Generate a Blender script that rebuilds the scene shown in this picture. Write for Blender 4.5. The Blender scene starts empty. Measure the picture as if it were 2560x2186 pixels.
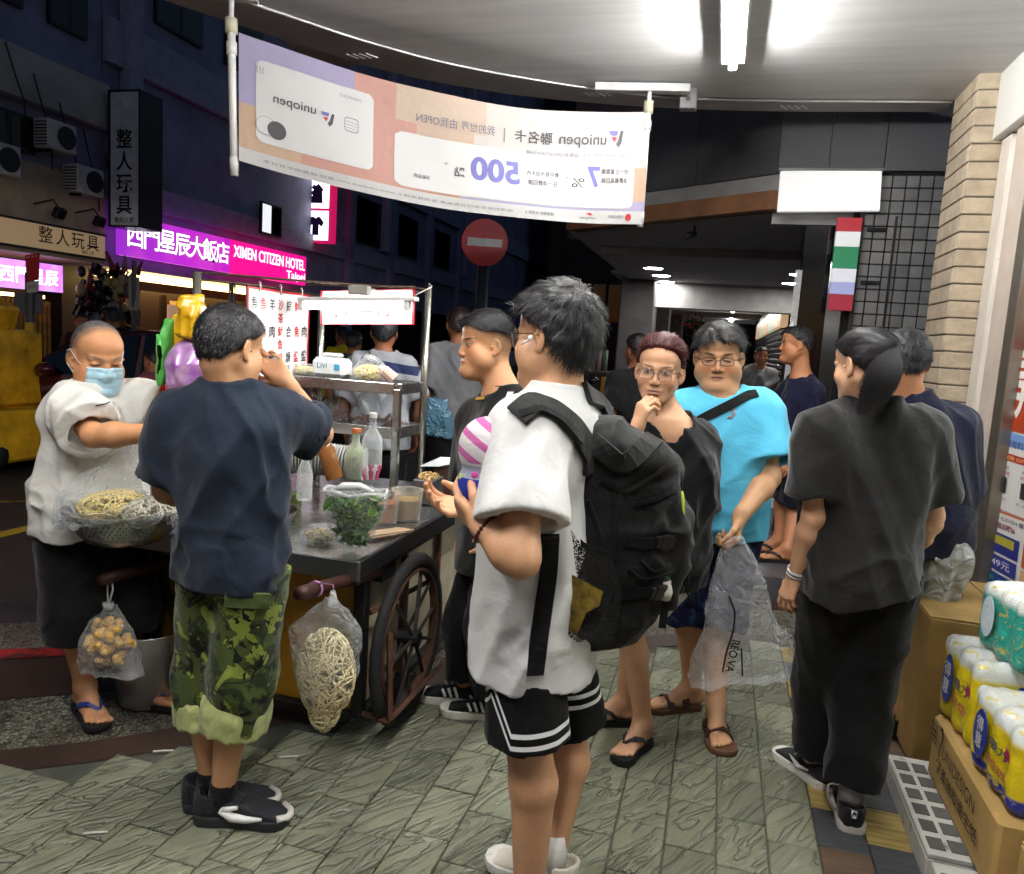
import bpy, math, random, time
import numpy as np
from mathutils import Matrix, Vector, Euler
T0 = time.time()
random.seed(7); RNG = np.random.default_rng(7)
sc = bpy.context.scene
COL = sc.collection

# ---------------------------------------------------------------- camera
F, CX, CY, CAMH = 1900.0, 1280.0, 1093.0, 1.55      # in pixels of the 2560 x 2186 photograph
YAW, PITCH, ROLL = map(math.radians, (15.1, 7.1, 3.65))
camd = bpy.data.cameras.new('camera'); cam = bpy.data.objects.new('camera', camd); COL.objects.link(cam)
camd.sensor_fit = 'HORIZONTAL'; camd.sensor_width = 36.0; camd.lens = 36.0 * F / 2560.0
camd.clip_start = 0.05; camd.clip_end = 400
RM = Matrix.Rotation(YAW, 3, 'Z') @ Matrix.Rotation(math.pi / 2 - PITCH, 3, 'X') @ Matrix.Rotation(ROLL, 3, 'Z')
cam.matrix_world = Matrix.Translation((0, 0, CAMH)) @ RM.to_4x4()
sc.camera = cam
RN = np.array(RM); C0 = np.array([0, 0, CAMH])
FH = np.array([-math.sin(YAW), math.cos(YAW), 0.0])    # horizontal heading

def ray(px, py):
    return RN @ np.array([(px - CX) / F, -(py - CY) / F, -1.0])
def at(px, py, z=None, x=None, y=None, d=None, hd=None):
    """the point on the ray of a photo pixel that lies on the given plane"""
    v = ray(px, py)
    if z is not None: t = (z - C0[2]) / v[2]
    elif x is not None: t = x / v[0]
    elif y is not None: t = y / v[1]
    elif hd is not None: t = hd / (v @ FH)
    else: t = d
    return C0 + v * t

# ---------------------------------------------------------------- world, sun, exposure (night)
w = bpy.data.worlds.new('World'); sc.world = w; w.use_nodes = True
nt = w.node_tree; bg = nt.nodes['Background']
sky = nt.nodes.new('ShaderNodeTexSky'); sky.sky_type = 'NISHITA'; sky.sun_disc = False
sky.sun_elevation = math.radians(-.5); sky.sun_rotation = math.radians(200); sky.ozone_density = 2.2
nt.links.new(sky.outputs[0], bg.inputs[0]); bg.inputs[1].default_value = 0.15
sc.view_settings.view_transform = 'Standard'; sc.view_settings.look = 'None'
sc.view_settings.exposure = 1.2; sc.view_settings.gamma = 1.0
sc.render.engine = 'CYCLES'
cy = sc.cycles
cy.use_denoising = True
try: cy.denoiser = 'OPENIMAGEDENOISE'
except Exception: pass
cy.max_bounces = 6; cy.diffuse_bounces = 3; cy.glossy_bounces = 3; cy.transmission_bounces = 4
cy.transparent_max_bounces = 16; cy.caustics_reflective = False; cy.caustics_refractive = False
cy.sample_clamp_indirect = 4.0

# ---------------------------------------------------------------- materials
MATS = {}
def srgb(h):
    if isinstance(h, str):
        h = h.lstrip('#'); c = [int(h[i:i + 2], 16) / 255 for i in (0, 2, 4)]
        return tuple(x / 12.92 if x <= .04045 else ((x + .055) / 1.055) ** 2.4 for x in c)
    return h
def newmat(name):
    m = bpy.data.materials.new(name); m.use_nodes = True
    return m, m.node_tree, m.node_tree.nodes['Principled BSDF']
def N(nt, t, **kw):
    n = nt.nodes.new(t)
    for k, v in kw.items():
        if k == 'ins':
            for a, b in v.items():
                if hasattr(b, 'is_linked') or isinstance(b, bpy.types.NodeSocket): nt.links.new(b, n.inputs[a])
                else: n.inputs[a].default_value = b
        else: setattr(n, k, v)
    return n
def rgba(c): c = srgb(c); return (c[0], c[1], c[2], 1.0)
def mixc(nt, f, a, b, bt='MIX'):
    n = nt.nodes.new('ShaderNodeMix'); n.data_type = 'RGBA'; n.blend_type = bt
    for s, v in ((n.inputs[0], f), (n.inputs[6], a), (n.inputs[7], b)):
        if isinstance(v, bpy.types.NodeSocket): nt.links.new(v, s)
        elif isinstance(v, (int, float)): s.default_value = v
        else: s.default_value = rgba(v)
    return n.outputs[2]
def ramp(nt, f, stops, mode='LINEAR'):
    n = nt.nodes.new('ShaderNodeValToRGB'); n.color_ramp.interpolation = mode
    e = n.color_ramp.elements
    while len(e) < len(stops): e.new(0.5)
    for el, (p, c) in zip(e, stops): el.position = p; el.color = rgba(c)
    nt.links.new(f, n.inputs[0]); return n.outputs[0]
def noise(nt, co, scale, detail=3, rough=.55, dist=0):
    n = N(nt, 'ShaderNodeTexNoise', ins={'Scale': scale, 'Detail': detail, 'Roughness': rough, 'Distortion': dist})
    nt.links.new(co, n.inputs['Vector']); return n.outputs['Fac']
def coord(nt, kind='Object'):
    return nt.nodes.new('ShaderNodeTexCoord').outputs[kind]
def geopos(nt): return nt.nodes.new('ShaderNodeNewGeometry').outputs['Position']
def bumpn(nt, h, strength=.3, dist=.01, prev=None):
    n = N(nt, 'ShaderNodeBump', ins={'Strength': strength, 'Distance': dist}); nt.links.new(h, n.inputs['Height'])
    if prev is not None: nt.links.new(prev, n.inputs['Normal'])
    return n.outputs[0]
def pm(name, col, rough=.6, metal=0., var=.12, vs=6., bump=0., bs=60., col2=None, spec=.4, coat=0., sheen=0., rvar=.0, wear=None, aniso=0):
    """plain procedural material: base colour with two scales of noise, roughness variation, fine bump"""
    if name in MATS: return MATS[name]
    m, t, p = newmat(name); co = geopos(t)
    c = srgb(col); c2 = srgb(col2) if col2 else tuple(x * (1 - var * 1.6) for x in c); c1 = tuple(min(1, x * (1 + var)) for x in c)
    f = noise(t, co, vs, 4, .6)
    out = ramp(t, f, [(.3, c2), (.7, c1)])
    if wear:
        f2 = noise(t, co, wear[1], 5, .7)
        out = mixc(t, ramp(t, f2, [(wear[2], (0, 0, 0)), (min(1, wear[2] + .08), (1, 1, 1))]), out, wear[0])
    t.links.new(out, p.inputs['Base Color'])
    p.inputs['Roughness'].default_value = rough; p.inputs['Metallic'].default_value = metal
    p.inputs['Specular IOR Level'].default_value = spec; p.inputs['Coat Weight'].default_value = coat
    if sheen: p.inputs['Sheen Weight'].default_value = sheen; p.inputs['Sheen Roughness'].default_value = .5
    if rvar:
        rr = N(t, 'ShaderNodeMapRange', ins={'To Min': max(.02, rough - rvar), 'To Max': min(1, rough + rvar), 0: noise(t, co, vs * 2.3, 4)})
        t.links.new(rr.outputs[0], p.inputs['Roughness'])
    if bump:
        t.links.new(bumpn(t, noise(t, co, bs, 4, .6), bump, .01), p.inputs['Normal'])
    MATS[name] = m; return m
def emis(name, col, st, col2=None, vs=3):
    if name in MATS: return MATS[name]
    m, t, p = newmat(name)
    p.inputs['Base Color'].default_value = rgba(col); p.inputs['Emission Color'].default_value = rgba(col)
    if col2: t.links.new(ramp(t, noise(t, geopos(t), vs), [(.35, col), (.65, col2)]), p.inputs['Emission Color'])
    p.inputs['Emission Strength'].default_value = st; p.inputs['Roughness'].default_value = .4
    MATS[name] = m; return m
def plastic_bag(name, tint=(.93, .95, .96), alpha=.1, crinkle=.7, bs=22., rough=.1):
    """thin clear film: mostly see-through, with crinkled highlights"""
    if name in MATS: return MATS[name]
    m, t, p = newmat(name); co = geopos(t)
    out = t.nodes['Material Output']
    wn = noise(t, co, bs * .7, 2, .5, 1.6); rd = N(t, 'ShaderNodeMath', operation='ABSOLUTE', ins={0: N(t, 'ShaderNodeMath', operation='SUBTRACT', ins={0: wn, 1: .5}).outputs[0]}).outputs[0]
    b = bumpn(t, rd, crinkle, .06)
    p.inputs['Base Color'].default_value = rgba(tint); p.inputs['Roughness'].default_value = rough
    p.inputs['Specular IOR Level'].default_value = .8
    t.links.new(b, p.inputs['Normal'])
    tr = N(t, 'ShaderNodeBsdfTransparent'); tr.inputs[0].default_value = (min(1, tint[0] * 1.02), min(1, tint[1] * 1.02), min(1, tint[2] * 1.02), 1)
    fr = N(t, 'ShaderNodeLayerWeight', ins={'Blend': .25}); t.links.new(b, fr.inputs['Normal'])
    mr = N(t, 'ShaderNodeMapRange', ins={'To Min': alpha, 'To Max': min(1, alpha + .4), 0: fr.outputs['Facing']})
    ms = N(t, 'ShaderNodeMixShader'); t.links.new(mr.outputs[0], ms.inputs[0]); t.links.new(tr.outputs[0], ms.inputs[1]); t.links.new(p.outputs[0], ms.inputs[2])
    t.links.new(ms.outputs[0], out.inputs[0]); MATS[name] = m; return m
def glassy(name, tint=(.9, .95, .93), alpha=.2, rough=.03):
    if name in MATS: return MATS[name]
    m, t, p = newmat(name); out = t.nodes['Material Output']
    p.inputs['Base Color'].default_value = rgba(tint); p.inputs['Roughness'].default_value = rough; p.inputs['Specular IOR Level'].default_value = .7
    tr = N(t, 'ShaderNodeBsdfTransparent'); tr.inputs[0].default_value = rgba(tint)
    fr = N(t, 'ShaderNodeLayerWeight', ins={'Blend': .3}); mr = N(t, 'ShaderNodeMapRange', ins={'To Min': alpha, 'To Max': min(1, alpha + .6), 0: fr.outputs['Facing']})
    ms = N(t, 'ShaderNodeMixShader'); t.links.new(mr.outputs[0], ms.inputs[0]); t.links.new(tr.outputs[0], ms.inputs[1]); t.links.new(p.outputs[0], ms.inputs[2])
    t.links.new(ms.outputs[0], out.inputs[0]); MATS[name] = m; return m

# ---------------------------------------------------------------- objects
def thing(name, label, cat, loc, group=None, kind=None):
    o = bpy.data.objects.new(name, None); COL.objects.link(o)
    o.location = [float(x) for x in loc]; o.empty_display_size = .1
    o['label'] = label; o['category'] = cat
    if group: o['group'] = group
    if kind: o['kind'] = kind
    return o
def tag(o, label, cat, group=None):
    o['label'] = label; o['category'] = cat
    if group: o['group'] = group
    return o
def adopt(o, parent):
    if parent is not None:
        o.parent = parent
        if parent.type == 'EMPTY': o.matrix_parent_inverse = Matrix.Translation(-Vector(parent.location))
    return o
def mesh_obj(name, V, Fc, mat, parent=None, smooth=False, kind=None):
    me = bpy.data.meshes.new(name)
    if isinstance(V, np.ndarray): V = V.tolist()
    if isinstance(Fc, np.ndarray): Fc = Fc.tolist()
    me.from_pydata(V, [], Fc)
    if smooth: me.polygons.foreach_set('use_smooth', [True] * len(me.polygons))
    if isinstance(mat, (list, tuple)):
        for x in mat: me.materials.append(x)
    elif mat: me.materials.append(mat)
    o = bpy.data.objects.new(name, me); COL.objects.link(o)
    if kind: o['kind'] = kind
    return adopt(o, parent)
def struct(o): o['kind'] = 'structure'; return o
def nrm(v): v = np.asarray(v, float); return v / (np.linalg.norm(v) + 1e-12)
def frame(d):
    d = nrm(d); u = np.array([0, 0, 1.]) if abs(d[2]) < .95 else np.array([1., 0, 0])
    a = nrm(np.cross(u, d)); return a, np.cross(d, a), d
class B:
    """collects shapes for ONE mesh object"""
    def __init__(s): s.v = []; s.f = []; s.mi = []; s.cur = 0
    def add(s, V, Fc):
        n = len(s.v); s.v += [tuple(float(c) for c in p) for p in V]; s.f += [tuple(i + n for i in q) for q in Fc]; s.mi += [s.cur] * len(Fc); return s
    def box(s, c, size, b=0., R=None):
        c = np.asarray(c, float); hx, hy, hz = [x / 2 for x in size]
        if b <= 0:
            V = [(x, y, z) for x in (-hx, hx) for y in (-hy, hy) for z in (-hz, hz)]
            Fc = [(0, 1, 3, 2), (4, 6, 7, 5), (0, 4, 5, 1), (2, 3, 7, 6), (0, 2, 6, 4), (1, 5, 7, 3)]
        else:
            b = min(b, hx * .98, hy * .98, hz * .98); V = []; ix = {}
            for i in (0, 1):
                for j in (0, 1):
                    for k in (0, 1):
                        sx, sy, sz = 2 * i - 1, 2 * j - 1, 2 * k - 1
                        for ax in range(3):
                            ix[i, j, k, ax] = len(V)
                            p = [sx * (hx - b), sy * (hy - b), sz * (hz - b)]; p[ax] = (sx * hx, sy * hy, sz * hz)[ax]; V.append(p)
            Fc = []
            for i in (0, 1):
                Fc.append([ix[i, 0, 0, 0], ix[i, 1, 0, 0], ix[i, 1, 1, 0], ix[i, 0, 1, 0]][::1 if i else -1])
                Fc.append([ix[0, i, 0, 1], ix[0, i, 1, 1], ix[1, i, 1, 1], ix[1, i, 0, 1]][::1 if i else -1])
                Fc.append([ix[0, 0, i, 2], ix[1, 0, i, 2], ix[1, 1, i, 2], ix[0, 1, i, 2]][::1 if i else -1])
            for i in (0, 1):
                for j in (0, 1):
                    Fc.append([ix[i, j, 0, 0], ix[i, j, 1, 0], ix[i, j, 1, 1], ix[i, j, 0, 1]][::-1 if i != j else 1])
                    Fc.append([ix[i, 0, j, 0], ix[i, 1, j, 0], ix[i, 1, j, 2], ix[i, 0, j, 2]][::1 if i != j else -1])
                    Fc.append([ix[0, i, j, 1], ix[1, i, j, 1], ix[1, i, j, 2], ix[0, i, j, 2]][::-1 if i != j else 1])
                    for k in (0, 1):
                        Fc.append([ix[i, j, k, 0], ix[i, j, k, 1], ix[i, j, k, 2]][::1 if (i + j + k) % 2 else -1])
        V = np.array(V, float)
        if R is not None: V = V @ np.array(R).T
        return s.add(V + c, Fc)
    def cyl(s, p, q, r, r2=None, n=12, caps=True):
        p = np.asarray(p, float); q = np.asarray(q, float); r2 = r if r2 is None else r2
        a, b, d = frame(q - p); V = []
        for (c, rr) in ((p, r), (q, r2)):
            for i in range(n):
                t = 2 * math.pi * i / n; V.append(c + rr * (math.cos(t) * a + math.sin(t) * b))
        Fc = [(i, (i + 1) % n, n + (i + 1) % n, n + i) for i in range(n)]
        if caps: Fc += [tuple(range(n))[::-1], tuple(range(n, 2 * n))]
        return s.add(V, Fc)
    def tube(s, P, r, n=8, caps=True):
        P = [np.asarray(p, float) for p in P]; m = len(P); rs = r if hasattr(r, '__len__') else [r] * m; V = []
        a0 = None
        for k in range(m):
            d = nrm(P[min(k + 1, m - 1)] - P[max(k - 1, 0)])
            if a0 is None: a, b, _ = frame(d)
            else:
                a = nrm(a0 - d * (a0 @ d)); b = np.cross(d, a)
            a0 = a
            for i in range(n):
                t = 2 * math.pi * i / n; V.append(P[k] + rs[k] * (math.cos(t) * a + math.sin(t) * b))
        Fc = [(k * n + i, k * n + (i + 1) % n, (k + 1) * n + (i + 1) % n, (k + 1) * n + i) for k in range(m - 1) for i in range(n)]
        if caps: Fc += [tuple(range(n))[::-1], tuple(range((m - 1) * n, m * n))]
        return s.add(V, Fc)
    def lathe(s, prof, c=(0, 0, 0), n=24, axis=(0, 0, 1), sx=1., sy=1.):
        a, b, d = frame(axis); 
        if abs(d[2]) > .99: a, b = np.array([1., 0, 0]), np.array([0, 1. if d[2] > 0 else -1., 0])
        c = np.asarray(c, float); V = []
        for (r, z) in prof:
            for i in range(n):
                t = 2 * math.pi * i / n; V.append(c + z * d + r * (sx * math.cos(t) * a + sy * math.sin(t) * b))
        m = len(prof); Fc = [(k * n + i, k * n + (i + 1) % n, (k + 1) * n + (i + 1) % n, (k + 1) * n + i) for k in range(m - 1) for i in range(n)]
        if prof[0][0] > 1e-6: Fc.append(tuple(range(n))[::-1])
        if prof[-1][0] > 1e-6: Fc.append(tuple(range((m - 1) * n, m * n)))
        return s.add(V, Fc)
    def open_lathe(s, prof, c=(0, 0, 0), n=24, axis=(0, 0, 1)):
        k = len(s.f); s.lathe(prof, c, n, axis)
        while len(s.f[-1]) == n and n > 4: s.f.pop(); s.mi.pop()
        return s
    def prism(s, poly, o, ux, uy, h):
        """polygon in the (ux, uy) plane through o, extruded by vector h"""
        o = np.asarray(o, float); ux = np.asarray(ux, float); uy = np.asarray(uy, float); h = np.asarray(h, float); n = len(poly)
        V = [o + x * ux + y * uy for x, y in poly] + [o + x * ux + y * uy + h for x, y in poly]
        Fc = [tuple(range(n))[::-1], tuple(range(n, 2 * n))] + [(i, (i + 1) % n, n + (i + 1) % n, n + i) for i in range(n)]
        return s.add(V, Fc)
    def ball(s, c, r, n=12, m=8):
        r = r if hasattr(r, '__len__') else (r, r, r); c = np.asarray(c, float)
        V = [c + np.array([0, 0, -r[2]])]; 
        for j in range(1, m):
            p = -math.pi / 2 + math.pi * j / m
            for i in range(n):
                t = 2 * math.pi * i / n; V.append(c + np.array([r[0] * math.cos(p) * math.cos(t), r[1] * math.cos(p) * math.sin(t), r[2] * math.sin(p)]))
        V.append(c + np.array([0, 0, r[2]])); L = len(V) - 1
        Fc = [(0, 1 + (i + 1) % n, 1 + i) for i in range(n)]
        for j in range(m - 2):
            for i in range(n): Fc.append((1 + j * n + i, 1 + j * n + (i + 1) % n, 1 + (j + 1) * n + (i + 1) % n, 1 + (j + 1) * n + i))
        Fc += [(L, 1 + (m - 2) * n + i, 1 + (m - 2) * n + (i + 1) % n) for i in range(n)]
        return s.add(V, Fc)
    def quad(s, a, b, c, d): return s.add([a, b, c, d], [(0, 1, 2, 3)])
    def obj(s, name, mat, parent=None, smooth=False, kind=None):
        o = mesh_obj(name, s.v, s.f, mat, parent, smooth, kind)
        if any(s.mi): o.data.polygons.foreach_set('material_index', s.mi)
        return o
def auto_smooth(o, deg=40):
    me = o.data
    me.polygons.foreach_set('use_smooth', [True] * len(me.polygons))
    try: me.set_sharp_from_angle(angle=math.radians(deg))
    except Exception: pass
    return o
def rr_poly(w, h, r, n=5):
    P = []
    for cx, cy, a0 in ((w / 2 - r, h / 2 - r, 0), (-w / 2 + r, h / 2 - r, 90), (-w / 2 + r, -h / 2 + r, 180), (w / 2 - r, -h / 2 + r, 270)):
        for i in range(n + 1):
            t = math.radians(a0 + 90 * i / n); P.append((cx + r * math.cos(t), cy + r * math.sin(t)))
    return P
_fc = None
def text_mesh(body, size=1., bold=0., align='CENTER', space=1.0, shear=0.):
    """glyph outlines of the built-in font as flat mesh data: (verts Nx2, faces); size = em height"""
    global _fc
    if _fc is None:
        _fc = bpy.data.curves.new('lettering', 'FONT'); fo = bpy.data.objects.new('lettering_source', _fc); text_mesh.sc = bpy.data.scenes.new('glyphs'); text_mesh.sc.collection.objects.link(fo)
        text_mesh.o = fo
    _fc.body = body; _fc.size = size; _fc.offset = bold * size; _fc.align_x = align; _fc.align_y = 'CENTER'; _fc.space_character = space; _fc.resolution_u = 5; _fc.shear = shear
    vl = text_mesh.sc.view_layers[0]; vl.update(); dg = vl.depsgraph
    me = bpy.data.meshes.new_from_object(text_mesh.o.evaluated_get(dg))
    V = np.array([v.co[:2] for v in me.vertices]) if len(me.vertices) else np.zeros((0, 2)); Fc = [tuple(p.vertices) for p in me.polygons]
    bpy.data.meshes.remove(me); return V, Fc
def text_on(name, body, o, ux, uy, size, mat, parent, bold=0., align='CENTER', fit=None, space=1.0, lift=.002, mapf=None):
    """flat lettering: o = centre, ux / uy unit axes; fit = (width, height) to stretch the text to"""
    V, Fc = text_mesh(body, size, bold, align, space)
    if not len(V): return None
    if fit:
        lo, hi = V.min(0), V.max(0); V = (V - (lo + hi) / 2) * (np.array(fit) / np.maximum(hi - lo, 1e-6))
    if mapf: P = [mapf(x, y) for x, y in V]
    else:
        ux = np.asarray(ux, float); uy = np.asarray(uy, float); nn = np.cross(nrm(ux), nrm(uy))
        P = np.asarray(o, float) + V[:, :1] * ux + V[:, 1:] * uy + nn * lift
        P = P.tolist()
    return mesh_obj(name, P, Fc, mat, parent)
# ---------------------------------------------------------------- implicit surfaces: bodies, clothes, soft things
def smin(a, b, k):
    if k <= 0: return np.minimum(a, b)
    h = np.clip(.5 + .5 * (b - a) / k, 0, 1); return b + (a - b) * h - k * h * (1 - h)
def smax(a, b, k): return -smin(-a, -b, k)
class Fld:
    """list of primitives; each is (lo, hi, fn, k, op)"""
    def __init__(s): s.p = []
    def _a(s, lo, hi, fn, k, op): s.p.append((np.asarray(lo, float), np.asarray(hi, float), fn, k, op)); return s
    def cone(s, a, b, ra, rb=None, k=.02, op='u'):
        a = np.asarray(a, float); b = np.asarray(b, float); rb = ra if rb is None else rb; R = max(ra, rb)
        ba = b - a; L2 = ba @ ba + 1e-12
        def fn(P):
            t = np.clip(((P - a) @ ba) / L2, 0, 1); return np.linalg.norm(P - a - t[..., None] * ba, axis=-1) - (ra + (rb - ra) * t)
        return s._a(np.minimum(a, b) - R, np.maximum(a, b) + R, fn, k, op)
    def ell(s, c, r, k=.02, op='u', M=None):
        c = np.asarray(c, float); r = np.asarray(r if hasattr(r, '__len__') else (r, r, r), float); R = r.max()
        M = None if M is None else np.asarray(M)
        def fn(P):
            q = P - c
            if M is not None: q = q @ M
            k0 = np.linalg.norm(q / r, axis=-1); k1 = np.linalg.norm(q / (r * r), axis=-1) + 1e-9
            return k0 * (k0 - 1) / k1
        return s._a(c - R, c + R, fn, k, op)
    def loft(s, st, rgt, fwd, k=.03, op='u', e=2.2, axis=None):
        """stations (centre, half width, half depth) along an axis, elliptic sections"""
        cs = np.array([q[0] for q in st], float); W = np.array([q[1] for q in st]); D = np.array([q[2] for q in st])
        ax = nrm(cs[-1] - cs[0]) if axis is None else nrm(axis); sv = (cs - cs[0]) @ ax
        r = nrm(rgt - ax * (rgt @ ax)); f = nrm(np.cross(ax, r)); f = f if f @ fwd > 0 else -f
        tt = np.linspace(sv[0], sv[-1], 60)
        def cub(y):   # smooth resample
            yi = np.interp(tt, sv, y); ker = np.ones(5) / 5; yp = np.pad(yi, 2, mode='edge'); return np.convolve(yp, ker, 'valid')
        tab = [cub(cs[:, i]) for i in range(3)] + [cub(W), cub(D)]
        R = max(W.max(), D.max())
        def fn(P):
            q = (P - cs[0]) @ ax; qc = np.clip(q, sv[0], sv[-1])
            C = np.stack([np.interp(qc, tt, tab[i]) for i in range(3)], -1); ww = np.interp(qc, tt, tab[3]); dd = np.interp(qc, tt, tab[4])
            v = P - C; u = np.abs(v @ r) / ww; g = np.abs(v @ f) / dd
            d = ((u ** e + g ** e + 1e-9) ** (1 / e) - 1) * np.minimum(ww, dd)
            ex = np.maximum(q - sv[-1], sv[0] - q)
            return np.maximum(d, ex)
        return s._a(cs.min(0) - R, cs.max(0) + R, fn, k, op)
    def plane(s, p, n, k=.0):
        """keep the side the normal points away from"""
        p = np.asarray(p, float); n = nrm(n)
        return s._a(np.full(3, -1e3), np.full(3, 1e3), lambda P: (P - p) @ n, k, 'i')
    def fn(s, f, k=0., op='i', lo=None, hi=None):
        return s._a(np.full(3, -1e3) if lo is None else lo, np.full(3, 1e3) if hi is None else hi, f, k, op)
    def disp(s, f): return s._a(np.full(3, -1e3), np.full(3, 1e3), f, 0, 'd')
    def bounds(s):
        u = [q for q in s.p if q[4] == 'u']; return np.min([q[0] for q in u], 0), np.max([q[1] for q in u], 0)
    def grid(s, lo, hi, h):
        lo = np.asarray(lo, float); n = np.ceil((np.asarray(hi) - lo) / h).astype(int) + 1
        ax = [lo[i] + h * np.arange(n[i]) for i in range(3)]
        D = np.full(n, .25)
        for (a, b, fn, k, op) in s.p:
            mg = k + 3 * h + .004
            i0 = [max(0, int(np.floor((a[i] - mg - lo[i]) / h))) for i in range(3)]; i1 = [min(n[i], int(np.ceil((b[i] + mg - lo[i]) / h)) + 1) for i in range(3)]
            if any(i1[i] <= i0[i] for i in range(3)): continue
            sl = tuple(slice(i0[i], i1[i]) for i in range(3))
            if op == 'd':
                m = np.abs(D) < .035
                idx = np.argwhere(m)
                if len(idx): D[m] += fn(lo + idx * h)
                continue
            P = np.stack(np.meshgrid(*[ax[i][sl[i]] for i in range(3)], indexing='ij'), -1)
            d = fn(P); cur = D[sl]
            D[sl] = smin(cur, d, k) if op == 'u' else (smax(cur, -d, k) if op == 's' else smax(cur, d, k))
        return D, lo
    def mesh(s, h, lo=None, hi=None):
        if lo is None:
            lo, hi = s.bounds(); lo = lo - 3 * h - .01; hi = hi + 3 * h + .01
        D, lo = s.grid(lo, hi, h); return surfnet(D, lo, h)
_E = [((0, 0, 0), (1, 0, 0)), ((0, 1, 0), (1, 1, 0)), ((0, 0, 1), (1, 0, 1)), ((0, 1, 1), (1, 1, 1)),
      ((0, 0, 0), (0, 1, 0)), ((1, 0, 0), (1, 1, 0)), ((0, 0, 1), (0, 1, 1)), ((1, 0, 1), (1, 1, 1)),
      ((0, 0, 0), (0, 0, 1)), ((1, 0, 0), (1, 0, 1)), ((0, 1, 0), (0, 1, 1)), ((1, 1, 0), (1, 1, 1))]
def surfnet(D, lo, h):
    S = D < 0; n = D.shape
    c = np.zeros((n[0] - 1, n[1] - 1, n[2] - 1), np.int8)
    for i in (0, 1):
        for j in (0, 1):
            for k in (0, 1): c += S[i:n[0] - 1 + i, j:n[1] - 1 + j, k:n[2] - 1 + k]
    m = (c > 0) & (c < 8); ijk = np.argwhere(m)
    if not len(ijk): return np.zeros((0, 3)), np.zeros((0, 4), int)
    idx = np.full(m.shape, -1, np.int64); idx[m] = np.arange(len(ijk))
    acc = np.zeros((len(ijk), 3)); cnt = np.zeros(len(ijk))
    for a, b in _E:
        a = np.array(a); b = np.array(b); pa = ijk + a; pb = ijk + b
        da = D[pa[:, 0], pa[:, 1], pa[:, 2]]; db = D[pb[:, 0], pb[:, 1], pb[:, 2]]; x = (da < 0) != (db < 0)
        t = np.where(x, da / np.where(x, da - db, 1), 0); acc[x] += (a + t[:, None] * (b - a))[x]; cnt[x] += 1
    V = lo + h * (ijk + acc / cnt[:, None]); Fs = []
    for ax in range(3):
        A = [slice(None)] * 3; Bq = [slice(None)] * 3; A[ax] = slice(0, n[ax] - 1); Bq[ax] = slice(1, n[ax])
        e = S[tuple(A)] != S[tuple(Bq)]; u, v = [(1, 2), (2, 0), (0, 1)][ax]
        q = np.argwhere(e); q = q[(q[:, u] > 0) & (q[:, v] > 0) & (q[:, u] < n[u] - 1) & (q[:, v] < n[v] - 1)]
        if not len(q): continue
        def cell(du, dv):
            r = q.copy(); r[:, u] += du; r[:, v] += dv; return idx[r[:, 0], r[:, 1], r[:, 2]]
        f = np.stack([cell(-1, -1), cell(0, -1), cell(0, 0), cell(-1, 0)], 1)
        ins = S[q[:, 0], q[:, 1], q[:, 2]]; f[~ins] = f[~ins][:, ::-1]; Fs.append(f)
    return V, np.concatenate(Fs)
_LAT = RNG.random((24, 24, 24))
def vnoise(P):
    """smooth value noise in -1..1, unit lattice"""
    i = np.floor(P).astype(int); f = P - i; f = f * f * (3 - 2 * f); i %= 24; j = (i + 1) % 24
    def L(a, b, c): return _LAT[a, b, c]
    x0, y0, z0 = i[..., 0], i[..., 1], i[..., 2]; x1, y1, z1 = j[..., 0], j[..., 1], j[..., 2]; fx, fy, fz = f[..., 0], f[..., 1], f[..., 2]
    a = L(x0, y0, z0) * (1 - fx) + L(x1, y0, z0) * fx; b = L(x0, y1, z0) * (1 - fx) + L(x1, y1, z0) * fx
    c = L(x0, y0, z1) * (1 - fx) + L(x1, y0, z1) * fx; d = L(x0, y1, z1) * (1 - fx) + L(x1, y1, z1) * fx
    return ((a * (1 - fy) + b * fy) * (1 - fz) + (c * (1 - fy) + d * fy) * fz) * 2 - 1
def folds(dirv, freq=14., stretch=.3, amp=.006, seed=0., sharp=1.6, where=None):
    """cloth folds running along dirv; ridged noise squeezed across the run"""
    a, b, d = frame(dirv); M = np.stack([a * freq, b * freq, d * freq * stretch], 1); off = np.array([seed * 3.7, seed * 1.3, seed * 7.1]) + 50
    def f(P):
        q = P @ M + off; wv = vnoise(q * .5 + 9) * .8
        n = 1 - np.abs(vnoise(q + wv[..., None])) * 1.9
        n = np.sign(n) * np.abs(n) ** sharp; n = n + .35 * vnoise(q * 2.3 + 4)
        o = -amp * n
        if where is not None: o = o * where(P)
        return o
    return f
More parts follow.
